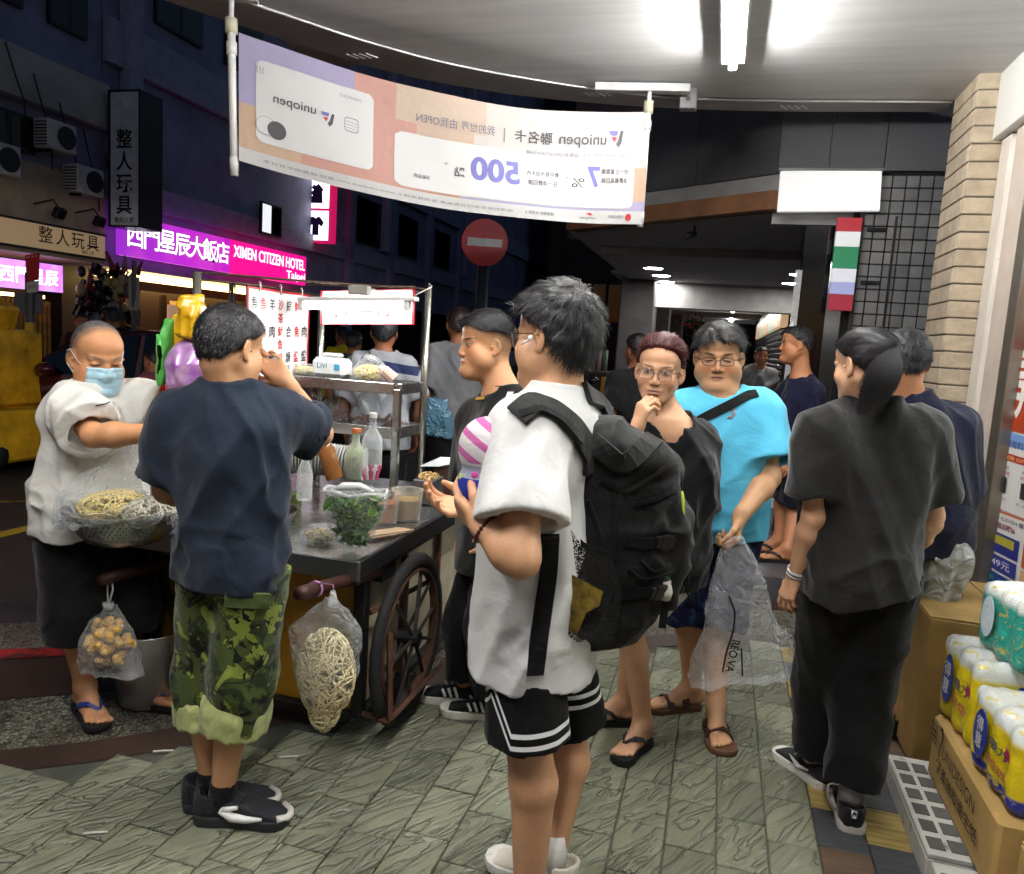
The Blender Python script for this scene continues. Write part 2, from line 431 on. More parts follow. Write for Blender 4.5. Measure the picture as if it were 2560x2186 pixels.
# ---------------------------------------------------------------- people
UP = np.array([0, 0, 1.])
def lerp(a, b, t): return np.asarray(a) * (1 - t) + np.asarray(b) * t
def skin_mat(name, tone='#c99872', brow='#1d1512', lip='#a5655a', eyes='open', gaze=0., stubble=None, brow_w=.0042, red=.25, shadow_beard=0., old=0., bz=.021, eye_h=.0040, lash=.0020):
    m, t, p = newmat(name)
    hp = N(t, 'ShaderNodeAttribute', attribute_name='hp').outputs['Vector']
    sx = N(t, 'ShaderNodeSeparateXYZ'); t.links.new(hp, sx.inputs[0]); X, Y, Z = sx.outputs
    def M(op, a, b=0., c=0.):
        n = N(t, 'ShaderNodeMath', operation=op)
        for i, v in enumerate((a, b, c)):
            if isinstance(v, bpy.types.NodeSocket): t.links.new(v, n.inputs[i])
            else: n.inputs[i].default_value = v
        return n.outputs[0]
    AX = M('ABSOLUTE', X)
    def el(x, cx, cz, rx, rz, soft=.15, tilt=0., jit=None):
        dx = M('SUBTRACT', x, cx); dz = M('SUBTRACT', Z, cz)
        if tilt: dz = M('SUBTRACT', dz, M('MULTIPLY', dx, tilt))
        a = M('DIVIDE', dx, rx); b = M('DIVIDE', dz, rz); q = M('ADD', M('MULTIPLY', a, a), M('MULTIPLY', b, b))
        if jit is not None: q = M('ADD', q, jit)
        mr = N(t, 'ShaderNodeMapRange', interpolation_type='SMOOTHSTEP', ins={0: q, 1: 1 + soft * 2, 2: 1 - soft * 2, 3: 0., 4: 1.}); return mr.outputs[0]
    fm = N(t, 'ShaderNodeMapRange', ins={0: Y, 1: .045, 2: .058, 3: 0., 4: 1.}).outputs[0]
    near = N(t, 'ShaderNodeMapRange', ins={0: Y, 1: .5, 2: .4, 3: 0., 4: 1.}).outputs[0]
    fm = M('MULTIPLY', fm, near)
    pos = geopos(t); tone = srgb(tone)
    c = ramp(t, noise(t, pos, 9., 4, .6), [(.3, tuple(x * y for x, y in zip(tone, (.86, .80, .76)))), (.72, tuple(min(1, x * 1.08) for x in tone))])
    fine = noise(t, pos, 160., 3, .6)
    c = mixc(t, .22, c, ramp(t, fine, [(.35, tuple(x * .75 for x in tone)), (.65, tuple(min(1, x * 1.15) for x in tone))]))
    rd = tuple(x * y for x, y in zip(tone, (1.0, .62, .55)))
    ck = el(AX, .043, -.033, .028, .024, .5); ns = M('MULTIPLY', el(X, 0., -.036, .016, .014, .5), .7)
    c = mixc(t, M('MULTIPLY', M('MULTIPLY', M('ADD', ck, ns), fm), red), c, rd)
    jn = noise(t, hp, 260., 3, .7); jit = M('MULTIPLY', M('SUBTRACT', jn, .5), 1.3)
    if shadow_beard:
        bd = M('MULTIPLY', el(X, 0., -.085, .055, .04, .3), fm); c = mixc(t, M('MULTIPLY', bd, shadow_beard), c, tuple(x * .45 for x in tone))
    if stubble:   # (colour, amount): scalp hair shaved short over the back and sides
        mk = N(t, 'ShaderNodeMapRange', ins={0: M('ADD', M('MULTIPLY', Y, -1.), M('MULTIPLY', Z, .55)), 1: stubble[2], 2: stubble[2] + .03, 3: 0., 4: 1.}).outputs[0]
        mk2 = N(t, 'ShaderNodeMapRange', ins={0: Z, 1: -.06, 2: -.02, 3: 0., 4: 1.}).outputs[0]
        g = N(t, 'ShaderNodeMapRange', ins={0: jn, 1: .35, 2: .6, 3: .45, 4: 1.}).outputs[0]
        c = mixc(t, M('MULTIPLY', M('MULTIPLY', M('MULTIPLY', mk, mk2), near), M('MULTIPLY', g, stubble[1])), c, stubble[0])
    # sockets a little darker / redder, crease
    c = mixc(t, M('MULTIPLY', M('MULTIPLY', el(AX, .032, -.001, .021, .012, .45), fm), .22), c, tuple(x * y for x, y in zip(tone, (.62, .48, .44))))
    if old:
        nl = M('MULTIPLY', M('MULTIPLY', el(AX, .033, -.052, .0035, .022, .5, 0.), fm), old); c = mixc(t, nl, c, tuple(x * .45 for x in tone))
        fl = M('MULTIPLY', M('MULTIPLY', el(AX, .032, -.016, .018, .004, .5), fm), old * .6); c = mixc(t, fl, c, tuple(x * .5 for x in tone))
    c = mixc(t, M('MULTIPLY', M('MULTIPLY', el(AX, .035, bz, .021, brow_w, .4, .13, jit), fm), .9), c, brow)
    if eyes == 'open':
        c = mixc(t, M('MULTIPLY', el(AX, .0325, .0008, .0165, eye_h + lash, .22, .06), fm), c, '#140d0a')
        c = mixc(t, M('MULTIPLY', el(AX, .0325, -.0008, .0150, eye_h, .15, .06), fm), c, '#a99c90')
        for sg in (-1, 1):
            eyelid = el(AX, .0325, -.0008, .0150, eye_h, .15, .06)
            c = mixc(t, M('MULTIPLY', M('MULTIPLY', el(X, sg * .0325 + gaze, .0004, .0056, .0056, .2), eyelid), fm), c, '#120a07')
    else:
        c = mixc(t, M('MULTIPLY', M('MULTIPLY', el(AX, .0325, -.0045, .0170, .0028, .4, -.1), fm), .95), c, '#140b08')
        c = mixc(t, M('MULTIPLY', M('MULTIPLY', el(AX, .0325, .0085, .017, .0014, .5, -.08), fm), .6), c, tuple(x * .4 for x in tone))
    c = mixc(t, M('MULTIPLY', M('MULTIPLY', el(X, 0., -.0715, .0235, .0085, .25), fm), .75), c, lip)
    c = mixc(t, M('MULTIPLY', M('MULTIPLY', el(X, 0., -.0705, .0245, .0014, .4), fm), .85), c, '#3a1714')
    for sg in (-1, 1):
        c = mixc(t, M('MULTIPLY', M('MULTIPLY', el(X, sg * .0072, -.0475, .0042, .0026, .4), fm), .8), c, '#2a120d')
    t.links.new(c, p.inputs['Base Color'])
    p.inputs['Roughness'].default_value = .48; p.inputs['Specular IOR Level'].default_value = .35
    p.inputs['Subsurface Weight'].default_value = .08; p.inputs['Subsurface Radius'].default_value = (.008, .003, .0015); p.inputs['Subsurface Scale'].default_value = 1.
    t.links.new(bumpn(t, noise(t, pos, 380., 3), .12, .002), p.inputs['Normal'])
    return m
def fabric(name, col, var=.1, weave=420., rough=.85, bump=.25, col2=None, vs=5., sheen=.12, fn=None):
    if name in MATS: return MATS[name]
    m, t, p = newmat(name); pos = geopos(t); c = srgb(col)
    o = ramp(t, noise(t, pos, vs, 4, .6), [(.3, srgb(col2) if col2 else tuple(x * (1 - var) for x in c)), (.7, tuple(min(1, x * (1 + var)) for x in c))])
    if fn: o = fn(t, pos, o)
    t.links.new(o, p.inputs['Base Color']); p.inputs['Roughness'].default_value = rough; p.inputs['Specular IOR Level'].default_value = .15
    p.inputs['Sheen Weight'].default_value = sheen; p.inputs['Sheen Roughness'].default_value = .45
    b = bumpn(t, noise(t, pos, weave, 2), bump, .002); b = bumpn(t, noise(t, pos, 9., 3, .55, .5), .35, .03, b)
    t.links.new(b, p.inputs['Normal']); MATS[name] = m; return m
def camo_fn(t, pos, o):
    n1 = noise(t, pos, 7., 3, .6, 1.5); n2 = noise(t, N(t, 'ShaderNodeVectorMath', operation='ADD', ins={0: pos, 1: (3.1, 7.7, 1.9)}).outputs[0], 9., 3, .6, 1.8)
    n3 = noise(t, N(t, 'ShaderNodeVectorMath', operation='ADD', ins={0: pos, 1: (9.1, 2.7, 5.9)}).outputs[0], 12., 2, .6, 2.)
    o = mixc(t, ramp(t, n1, [(.53, (0, 0, 0)), (.545, (1, 1, 1))]), '#3f4a22', '#26301a')
    o = mixc(t, ramp(t, n2, [(.57, (0, 0, 0)), (.585, (1, 1, 1))]), o, '#7d8a3a')
    return mixc(t, ramp(t, n3, [(.60, (0, 0, 0)), (.615, (1, 1, 1))]), o, '#14160f')
def head_frame(yaw, pitch=0., roll=0.):
    """columns: person's right, forward, up; yaw = heading angle in the plan (0 = +Y, positive turns left)"""
    R = Matrix.Rotation(yaw, 3, 'Z') @ Matrix.Rotation(pitch, 3, 'X') @ Matrix.Rotation(roll, 3, 'Y'); return np.array(R)
def head_prims(Fd, hc, M, s=1., w=1., fat=0., jaw=1., nose=1., ear=1., female=False, age=0., chin=1., mouth=True):
    L = lambda x, y, z: np.asarray(hc) + M @ (np.array([x * w, y, z]) * s)
    def E(c, r, k=.012, op='u', rot=None):
        Fd.ell(L(*c), np.array(r) * s * np.array([w, 1, 1]), k, op, M if rot is None else M @ rot)
    E((0, -.014, .040), (.0765, .094, .079), 0)
    E((0, .02, .045), (.066, .068, .058), .02)
    E((0, .018, -.028), (.063 + fat * .35, .066, .082), .02)
    E((0, -.045, .0), (.066, .058, .07), .03)
    for q in (-1, 1):
        Fd.cone(L(q * .055 * jaw, -.012, -.045), L(q * .024 * jaw, .062, -.096 * chin), .020 * s, .018 * s, .025)
        E((q * (.040 + fat * .3), .055, -.032), (.026 + fat * .4, .021, .027), .026)
        if fat: E((q * (.040 + fat * .7), .030, -.062), (.026 + fat * .6, .036, .034), .035)
        Fd.cone(L(q * .010, .082, .018), L(q * .046, .068, .017), .0095 * s, .008 * s, .014)
    E((0, .074, -.100 * chin), (.020, .017, .015), .018)
    E((0, .066, -.067), (.034, .024, .026), .018)
    if fat: E((0, .045, -.108), (.05, .05, .02 + fat), .03)
    for q in (-1, 1):
        E((q * .032, .094, -.001), (.019, .0125, .0125), .010, 's')
        E((q * .0325, .0705, -.0005), (.0165, .0145, .0125), .003)
    Fd.cone(L(0, .081, .010), L(0, .0975 * (.98 + .02 * nose), -.033), .0068 * s, .0100 * s * nose, .014)
    for q in (-1, 1): E((q * .0115 * nose, .0935, -.040), (.0085 * nose, .0095, .0075), .006)
    E((0, .0955, -.0405), (.009, .009, .007), .006)
    if mouth:
        E((0, .0865, -.0655), (.022, .0085, .0055), .006)
        E((0, .0845, -.0770), (.0185, .009, .0065), .006)
        E((0, .0975, -.0708), (.026, .0085, .0013), .003, 's')
        E((0, .083, -.087), (.016, .006, .004), .008, 's')
    for q in (-1, 1):
        rot = np.array(Matrix.Rotation(q * math.radians(30), 3, 'Z') @ Matrix.Rotation(math.radians(-12), 3, 'X'))
        E((q * .0815, -.016, -.006), (.0070 * ear, .0205 * ear, .033 * ear), .005, 'u', rot)
        E((q * .0905, -.013, -.002), (.0065, .0115, .021), .003, 's', rot)
        E((q * .0795, -.008, -.033), (.006, .009, .010), .005, 'u', rot)
        E((q * .0835, .004, -.006), (.004, .004, .006), .004)
    return L
def hand_prims(Fd, wr, d, palm, side, s=1., curl=.5, spread=.16, thumb=.7, curls=None, k0=.012):
    """d: along the hand, palm: the way the palm faces, side: +1 right / -1 left hand"""
    d = nrm(d); n = nrm(palm - d * (np.asarray(palm) @ d)); t = np.cross(d, n) * side      # t = towards the thumb
    # for a right hand with palm n and fingers d the thumb lies along d x n mirrored by side
    P = lambda a, b, c: np.asarray(wr) + s * (a * d + b * t + c * n)
    Fd.cone(P(-.02, 0, 0), P(.02, 0, 0), .025 * s, .024 * s, .012)
    offs = [.030, .0105, -.0095, -.028]; lens = [(.040, .025, .020), (.044, .028, .021), (.040, .026, .020), (.031, .020, .018)]; rad = [.0098, .0100, .0095, .0085]
    for i in range(4):
        kn = P(.088 - .003 * abs(i - 1) - (.008 if i == 3 else 0), offs[i], -.003); Fd.cone(P(.018, offs[i] * .55, 0), kn, .0155 * s, .0122 * s, k0)
        c = (curls[i] if curls else curl) * (1 + .06 * i); ang = c * .55; sp = offs[i] * spread / .03
        cur = kn; dd = nrm(d + t * sp)
        for j in range(3):
            ang = c * (.7, 1.65, 2.45)[j]; v = nrm(dd * math.cos(ang) + n * math.sin(ang)); q = cur + v * lens[i][j] * s
            Fd.cone(cur, q, rad[i] * s * (1, .93, .86)[j], rad[i] * s * (.93, .86, .76)[j], .0035); cur = q
    b = P(.022, .020, .006); tv = nrm(d * .75 + t * .75 + n * .35 * thumb); q = b + tv * .042 * s; Fd.cone(P(.012, .010, .004), b, .016 * s, .015 * s, .01); Fd.cone(b, q, .0150 * s, .0112 * s, .008)
    tv2 = nrm(d * .95 + t * .25 + n * .55 * thumb); q2 = q + tv2 * .030 * s; Fd.cone(q, q2, .0112 * s, .0100 * s, .004)
    tv3 = nrm(d * .95 - t * .05 + n * .6 * thumb); Fd.cone(q2, q2 + tv3 * .024 * s, .0100 * s, .0082 * s, .003)
    return P
def foot_prims(Fd, an, toe, s=1., side=1, flat=0., lift=0.):
    """bare foot; an = ankle, toe = horizontal toe direction; the sole lies .0 at ground under the ankle - .08*s"""
    f = nrm(toe * np.array([1, 1, 0])); rt = np.cross(f, UP); g = an - UP * .082 * s
    P = lambda a, b, c: g + s * (a * f + b * rt + c * UP)
    Fd.cone(an, P(-.025, 0, .035), .036 * s, .034 * s, .02); Fd.cone(P(-.03, 0, .028), P(.05, 0, .03), .029 * s, .030 * s, .02)
    Fd.cone(an + .01 * f, P(.10, -.008 * side, .03), .033 * s, .022 * s, .03)
    Fd.cone(P(.04, .016 * side, .020), P(.125, .022 * side, .014), .022 * s, .015 * s, .02); Fd.cone(P(.05, -.012 * side, .022), P(.135, -.022 * side, .017), .024 * s, .018 * s, .02)
    tl = [(-.032, .205, .0125), (-.010, .203, .0092), (.007, .196, .0088), (.023, .185, .0083), (.037, .170, .0080)]
    for (b, a, r) in tl:
        Fd.cone(P(.13 if b < 0 else .12, b * .85 * side, .014), P(a - .012, b * side, .011), r * 1.1 * s, r * s, .006)
    return g, f, rt
def skin_obj(Fd, root, mat, hc, M, hs, fine, h=.0078, name='body'):
    lo, hi = Fd.bounds(); Vs = []; Fs = []; n = 0
    V, Q = Fd.mesh(h, lo - .03, hi + .03); cen = V[Q].mean(1); keep = np.ones(len(Q), bool)
    for (a, b, hh) in fine: keep &= ~np.all((cen > a + h * .8) & (cen < b - h * .8), axis=1)
    Vs.append(V); Fs.append(Q[keep]); n = len(V)
    for (a, b, hh) in fine:
        V, Q = Fd.mesh(hh, a, b)
        if len(V): Vs.append(V); Fs.append(Q + n); n += len(V)
    V = np.concatenate(Vs); Q = np.concatenate(Fs)
    o = mesh_obj(name, V, Q, mat, root, True)
    if hc is not None:
        hp = (V - hc) @ M / hs; far = (np.abs(hp).max(1) > .17); hp[far] = 9.
        at_ = o.data.attributes.new('hp', 'FLOAT_VECTOR', 'POINT'); at_.data.foreach_set('vector', hp.ravel())
    return o
def hair_obj(root, hc, M, hs, mat, mask, thick=.012, n=3500, length=.03, flow=None, lift=.35, w=1., wid=.0011, amp=.004, seed=1, extra=None, h=.0042, top=0., strand_jit=.35, curl=0., name='hair', hshape=None):
    """a cap of hair over the skull plus strands; mask(local pts) < 0 where hair grows"""
    Fd = Fld(); L = lambda x, y, z: np.asarray(hc) + M @ (np.array([x * w, y, z]) * hs)
    T = np.array([thick] * 3)
    def E(c, r, k, t=T): Fd.ell(L(*c), (np.array(r) * np.array([w, 1, 1]) + t) * hs, k, 'u', M)
    E((0, -.014, .040 + top), (.0765, .094, .079), 0); E((0, .02, .045 + top), (.066, .068, .058), .02); E((0, -.045, .0), (.066, .058, .07), .03)
    if extra: extra(Fd, L)
    Fd.fn(lambda P: mask((P - hc) @ M / hs) * hs, .006)
    if amp: Fd.disp(lambda P: amp * vnoise(((P - hc) @ M / hs) * np.array([95., 60., 60.]) + seed * 5))
    V, Q = Fd.mesh(h)
    nv = np.zeros_like(V); fnrm = np.cross(V[Q[:, 1]] - V[Q[:, 0]], V[Q[:, 3]] - V[Q[:, 0]])
    for j in range(4): np.add.at(nv, Q[:, j], fnrm)
    nv /= np.linalg.norm(nv, axis=1)[:, None] + 1e-9
    rg = np.random.default_rng(seed); loc = (V - hc) @ M / hs; nl = nv @ M
    ins = mask(loc) < -.001
    cand = np.where(ins & ((nl * nrm([0, 0, 0.0]) + 1).sum(1) > 0) & (np.linalg.norm(loc - np.array([0, -.01, .03]), axis=1) > .062))[0]
    if not len(cand): return mesh_obj(name, V, Q, mat, root, True)
    pick = rg.choice(cand, n); R0 = loc[pick] + rg.normal(0, .0015, (n, 3)); Nn = nl[pick]
    fl = flow(R0) if flow else np.tile([0, -1., -.3], (n, 1)); fl = fl + rg.normal(0, strand_jit, (n, 3))
    fl = fl - Nn * (fl * Nn).sum(1)[:, None]; fl /= np.linalg.norm(fl, axis=1)[:, None] + 1e-9
    ln = length * rg.uniform(.55, 1.2, n) * np.where((np.abs(R0[:, 0]) > .052) & (R0[:, 2] < .06) & (R0[:, 1] > -.06), .35, 1.); lf = lift * rg.uniform(.4, 1.5, n)
    side = np.cross(fl, Nn); side /= np.linalg.norm(side, axis=1)[:, None] + 1e-9
    K = 4; pts = []
    for k in range(K + 1):
        u = k / K; p = R0 + fl * (ln * u)[:, None] + Nn * (lf * ln * (u - .55 * u * u))[:, None] + np.array([0, 0, -1.]) * (ln * u * u * .18)[:, None] + side * (curl * ln * u * u * rg.choice([-1, 1], n))[:, None]
        # keep the strand outside the skull shell
        wd = wid * (1 - .8 * u); pts += [p - side * wd, p + side * wd]
    SV = np.stack(pts, 1).reshape(-1, 3); m = 2 * (K + 1); base = np.arange(n) * m
    SF = np.concatenate([np.stack([base + 2 * k, base + 2 * k + 1, base + 2 * k + 3, base + 2 * k + 2], 1) for k in range(K)])
    SV = hc + (SV * hs) @ M.T
    return mesh_obj(name, np.concatenate([V, SV]), np.concatenate([Q, SF + len(V)]), mat, root, True)
def hair_mat(name, col, col2=None, rough=.5):
    if name in MATS: return MATS[name]
    m, t, p = newmat(name); pos = geopos(t); c = srgb(col)
    o = ramp(t, noise(t, pos, 240., 2), [(.35, tuple(x * .4 for x in c)), (.58, c), (.75, srgb(col2) if col2 else tuple(min(1, x * 2.2) for x in c))])
    t.links.new(o, p.inputs['Base Color']); p.inputs['Roughness'].default_value = rough; p.inputs['Specular IOR Level'].default_value = .5
    MATS[name] = m; return m
def mask_short(front=.055, fz=.06, slope=1.3, temple=.02, nape=-.06, burn=-.005):
    """hair region of a short cut: below zero = hair"""
    def f(q):
        x, y, z = np.abs(q[..., 0]), q[..., 1], q[..., 2]
        fr = (y - (front + slope * (z - fz)) + temple * np.clip((x - .03) / .04, 0, 1)) / math.sqrt(1 + slope * slope)
        zb = np.interp(y, [-.2, -.055, -.028, -.012, .012, .03, .06], [nape, nape, -.035, .030, .028, burn, burn + .05])
        return np.maximum(fr, (zb - z) * .8)
    return f
def sleeve_fn(a, e, r0, r1, frac, hollow=.011, k=0):
    a = np.asarray(a, float); e = np.asarray(e, float); d = nrm(e - a); L = np.linalg.norm(e - a) * frac; end = a + d * L
    def fn(P):
        q = P - a; s = q @ d; t = np.clip(s / L, 0, 1); rad = np.linalg.norm(q - np.clip(s, 0, L)[..., None] * d, axis=-1)
        R = r0 + (r1 - r0) * t; o = np.maximum(rad - R, s - L)
        ax = np.linalg.norm(q - s[..., None] * d, axis=-1)
        return np.maximum(o, -np.maximum(ax - (R - hollow), (L - .05) - s))
    R = max(r0, r1); return fn, np.minimum(a, end) - R, np.maximum(a, end) + R
def shirt(root, J, mat, W, D, hem, sl=(.75, .75), slr=(.085, .088), neck=.072, fold=(.5, .0065), seed=1, h=.0068, name='shirt', tilt=(0, 0), neckdrop=.0, fr=13., sleeve_pts=None, vneck=0., hem_round=.0):
    """W/D: half widths / depths at hem, waist, chest, shoulders"""
    r, f = J['r'], J['f']; pel, ch, nk = J['pelvis'], J['chest'], J['neck']
    ax = nrm(nk - pel); hemc = pel + ax * hem
    st = [(hemc, W[0], D[0]), (lerp(hemc, ch, .5), W[1], D[1]), (ch, W[2], D[2]), (lerp(ch, nk, .5), W[3], D[3] * .95), (lerp(ch, nk, .9), W[3] * .62, D[3] * .75), (nk + ax * .025, .062, .065)]
    Fd = Fld()
    for i, sd in enumerate('LR'):
        a, e = J['sh' + sd], J['el' + sd]
        fn, lo, hi = sleeve_fn(lerp(a, ch, .10), e, slr[0], slr[1], sl[i]); Fd.fn(fn, .035, 'u', lo, hi)
    Fd.loft(st, r, f, .05)
    for sd in 'LR': Fd.cone(lerp(nk, ch, .12), lerp(J['sh' + sd], nk, .12), .052, slr[0] * .72, .05)
    a1 = J.get('fold1', -UP + r * .5); a2 = J.get('fold2', -UP - r * .6)
    Fd.disp(folds(a1, fr, .22, fold[1] * 1.8, seed, 1.1)); Fd.disp(folds(a2, fr * .75, .3, fold[1] * fold[0] * 2.4, seed + 5, 1.1)); Fd.disp(folds(r + UP * .15, fr * 1.6, .3, fold[1] * 1.2, seed + 9, 1.3, lambda P: np.clip(1 - np.abs((P - hemc) @ ax - .12) / .14, 0, 1)))
    hd = nrm(J['head'] - nk)
    Fd.cone(nk - hd * (.02 + neckdrop) + f * .012, nk + hd * .12 + f * .02, neck, neck * 1.1, .008, 's')
    pn = -ax + r * tilt[0] + f * tilt[1]; Fd.plane(hemc, pn, .006); J['hemcut'] = (hemc + ax * .03, -nrm(pn))
    V, Q = Fd.mesh(h); return mesh_obj(name, V, Q, mat, root, True)
def legs(root, J, mat, rad, hems, hipw=.17, hipd=.135, waist=.09, fold=.006, seed=3, h=.0075, name='trousers', hollow=.012, fr=12., crotch=-.09):
    """rad: radii at hip, knee, hem; hems: distance fraction hip->knee->ankle (0..2) per leg"""
    r, f = J['r'], J['f']; pel = J['pelvis']; Fd = Fld()
    for i, sd in enumerate('LR'):
        hp = J['hip' + sd]; kn = J['kn' + sd]; an = J['an' + sd]; q = hems[i]
        if q <= 1:
            fn, lo, hi = sleeve_fn(hp, kn, rad[0], rad[2], q, hollow); Fd.fn(fn, .03, 'u', lo, hi)
        else:
            def fun(hp=hp, kn=kn, an=an, q=q):
                A = Fld().cone(hp, kn, rad[0], rad[1]); g1 = A.p[0][2]; fn2, lo, hi = sleeve_fn(kn, an, rad[1], rad[2], q - 1, hollow)
                lo = np.minimum(lo, A.p[0][0]); hi = np.maximum(hi, A.p[0][1]); d2 = nrm(an - kn); L2 = np.linalg.norm(an - kn) * (q - 1)
                return (lambda P: np.maximum(smin(g1(P), fn2(P), .03), (P - kn) @ d2 - L2)), lo, hi
            fn, lo, hi = fun(); Fd.fn(fn, .03, 'u', lo, hi)
    Fd.loft([(pel + UP * crotch, hipw * .8, hipd * .8), (pel - UP * .02, hipw, hipd), (pel + UP * waist, hipw * .93, hipd * .93)], r, f, .05)
    if 'hemcut' in J: Fd.plane(*J['hemcut'], .004)
    Fd.disp(folds(-UP + r * .35, fr, .3, fold, seed)); Fd.disp(folds(r + UP * .4, fr * .9, .35, fold * .7, seed + 2))
    V, Q = Fd.mesh(h); return mesh_obj(name, V, Q, mat, root, True)
FOOT = [(-.5, 0), (-.49, .10), (-.44, .145), (-.3, .15), (-.1, .135), (.1, .15), (.25, .175), (.38, .165), (.46, .12), (.5, .03), (.485, -.06), (.42, -.13), (.3, -.165), (.15, -.165), (-.05, -.13), (-.3, -.135), (-.44, -.125), (-.49, -.08)]
def foot_sole(b, g, f, rt, L, wid, z0, z1, side=1, toe_up=0.):
    """foot-shaped slab; g on the ground under the ankle"""
    n = len(FOOT); V = []
    for z, k in ((z0, .96), ((z0 * .4 + z1 * .6), 1.), (z1, .985)):
        for (a, c) in FOOT: V.append(g + f * (a * L + L * .22) * (k if abs(a) > .4 else 1) + rt * c * wid / .3 * side * k + UP * (z + (toe_up * max(0, a - .2) ** 2 * 8)))
    Fc = [tuple(range(n)), tuple(range(2 * n, 3 * n))[::-1]]
    for q in range(2):
        for i in range(n): Fc.append((q * n + i, q * n + n + i, q * n + n + (i + 1) % n, q * n + (i + 1) % n))
    if side > 0: Fc = [x[::-1] for x in Fc]
    b.add(V, Fc)
def shoe(root, g, toe, L=.285, mat=None, sole=None, lace=None, collar=.085, side=1, ztop=.07, h=.0052, heel_lift=0., name='shoe'):
    """trainer: g = ground point under the ankle. returns the shoe part (upper) with sole, laces as sub-parts"""
    f = nrm(np.asarray(toe) * np.array([1, 1, 0])); rt = np.cross(f, UP)
    fl = nrm(f - UP * heel_lift); up = nrm(UP + f * heel_lift); P = lambda a, b, c: g + a * L * fl + b * rt + c * up + UP * heel_lift * L * .72
    Fd = Fld()
    Fd.loft([(P(-.27, 0, .05), .030, .035), (P(-.18, 0, .055), .036, .042), (P(.1, 0, .055), .038, .042), (P(.35, 0, .042), .044, .030), (P(.58, 0, .036), .046, .022), (P(.70, 0, .030), .034, .014)], rt, up, .01, axis=fl, e=2.5)
    Fd.cone(P(-.14, 0, .06), P(-.14, 0, ztop + .02), .040, .043, .02); Fd.cone(P(.0, 0, .07), P(.35, 0, .052), .030, .028, .02)
    Fd.cone(P(-.13, 0, ztop), P(-.15, 0, ztop + .1), .034, .036, .004, 's'); Fd.plane(P(-.14, 0, ztop + .012), up + fl * .25, .004)
    V, Q = Fd.mesh(h); o = mesh_obj(name, V, Q, mat, root, True)
    b = B(); foot_sole(b, g + UP * heel_lift * L * .72 if not heel_lift else P(0, 0, 0), fl, rt, L, .098, -.004 if heel_lift else .0, .030, side)
    so = b.obj('sole', sole, o); auto_smooth(so, 50)
    if lace:
        b = B()
        for i in range(4):
            a = .04 + .085 * i; zz = .103 - .013 * i
            b.tube([P(a, -.022, zz - .008), P(a + .01, 0, zz + .002), P(a, .022, zz - .008)], .0035, 5)
        b.obj('laces', lace, o, True)
    return o, P
def joints(hd, yaw, **px):
    """world joints from photo pixels (x, y, metres behind the person's upright plane)"""
    a = math.radians(yaw); f = np.array([-math.sin(a), math.cos(a), 0.]); r = np.cross(f, UP); J = {'f': f, 'r': r, 'hd': hd}
    gz = px.pop('gz', 0.); az = px.pop('az', .1)
    for k, v in px.items(): J[k] = at(v[0], v[1], z=gz + az) if k in ('anL', 'anR') else at(v[0], v[1], hd=hd + (v[2] if len(v) > 2 else 0.))
    if 'hipL' not in J:
        J['hipL'] = J['pelvis'] - r * .088 - UP * .05; J['hipR'] = J['pelvis'] + r * .088 - UP * .05
    for sd, q in (('L', -1), ('R', 1)):
        if 'sh' + sd not in J: J['sh' + sd] = lerp(J['chest'], J['neck'], .62) + r * q * .175
    return J
def seg(J):
    L = lambda a, b: round(float(np.linalg.norm(J[a] - J[b])), 2)
    return {k: L(*k.split('-')) for k in ('shL-elL', 'elL-wrL', 'shR-elR', 'elR-wrR', 'pelvis-knL', 'knL-anL', 'pelvis-knR', 'knR-anR', 'pelvis-neck', 'neck-head', 'shL-shR') if all(q in J for q in k.split('-'))}
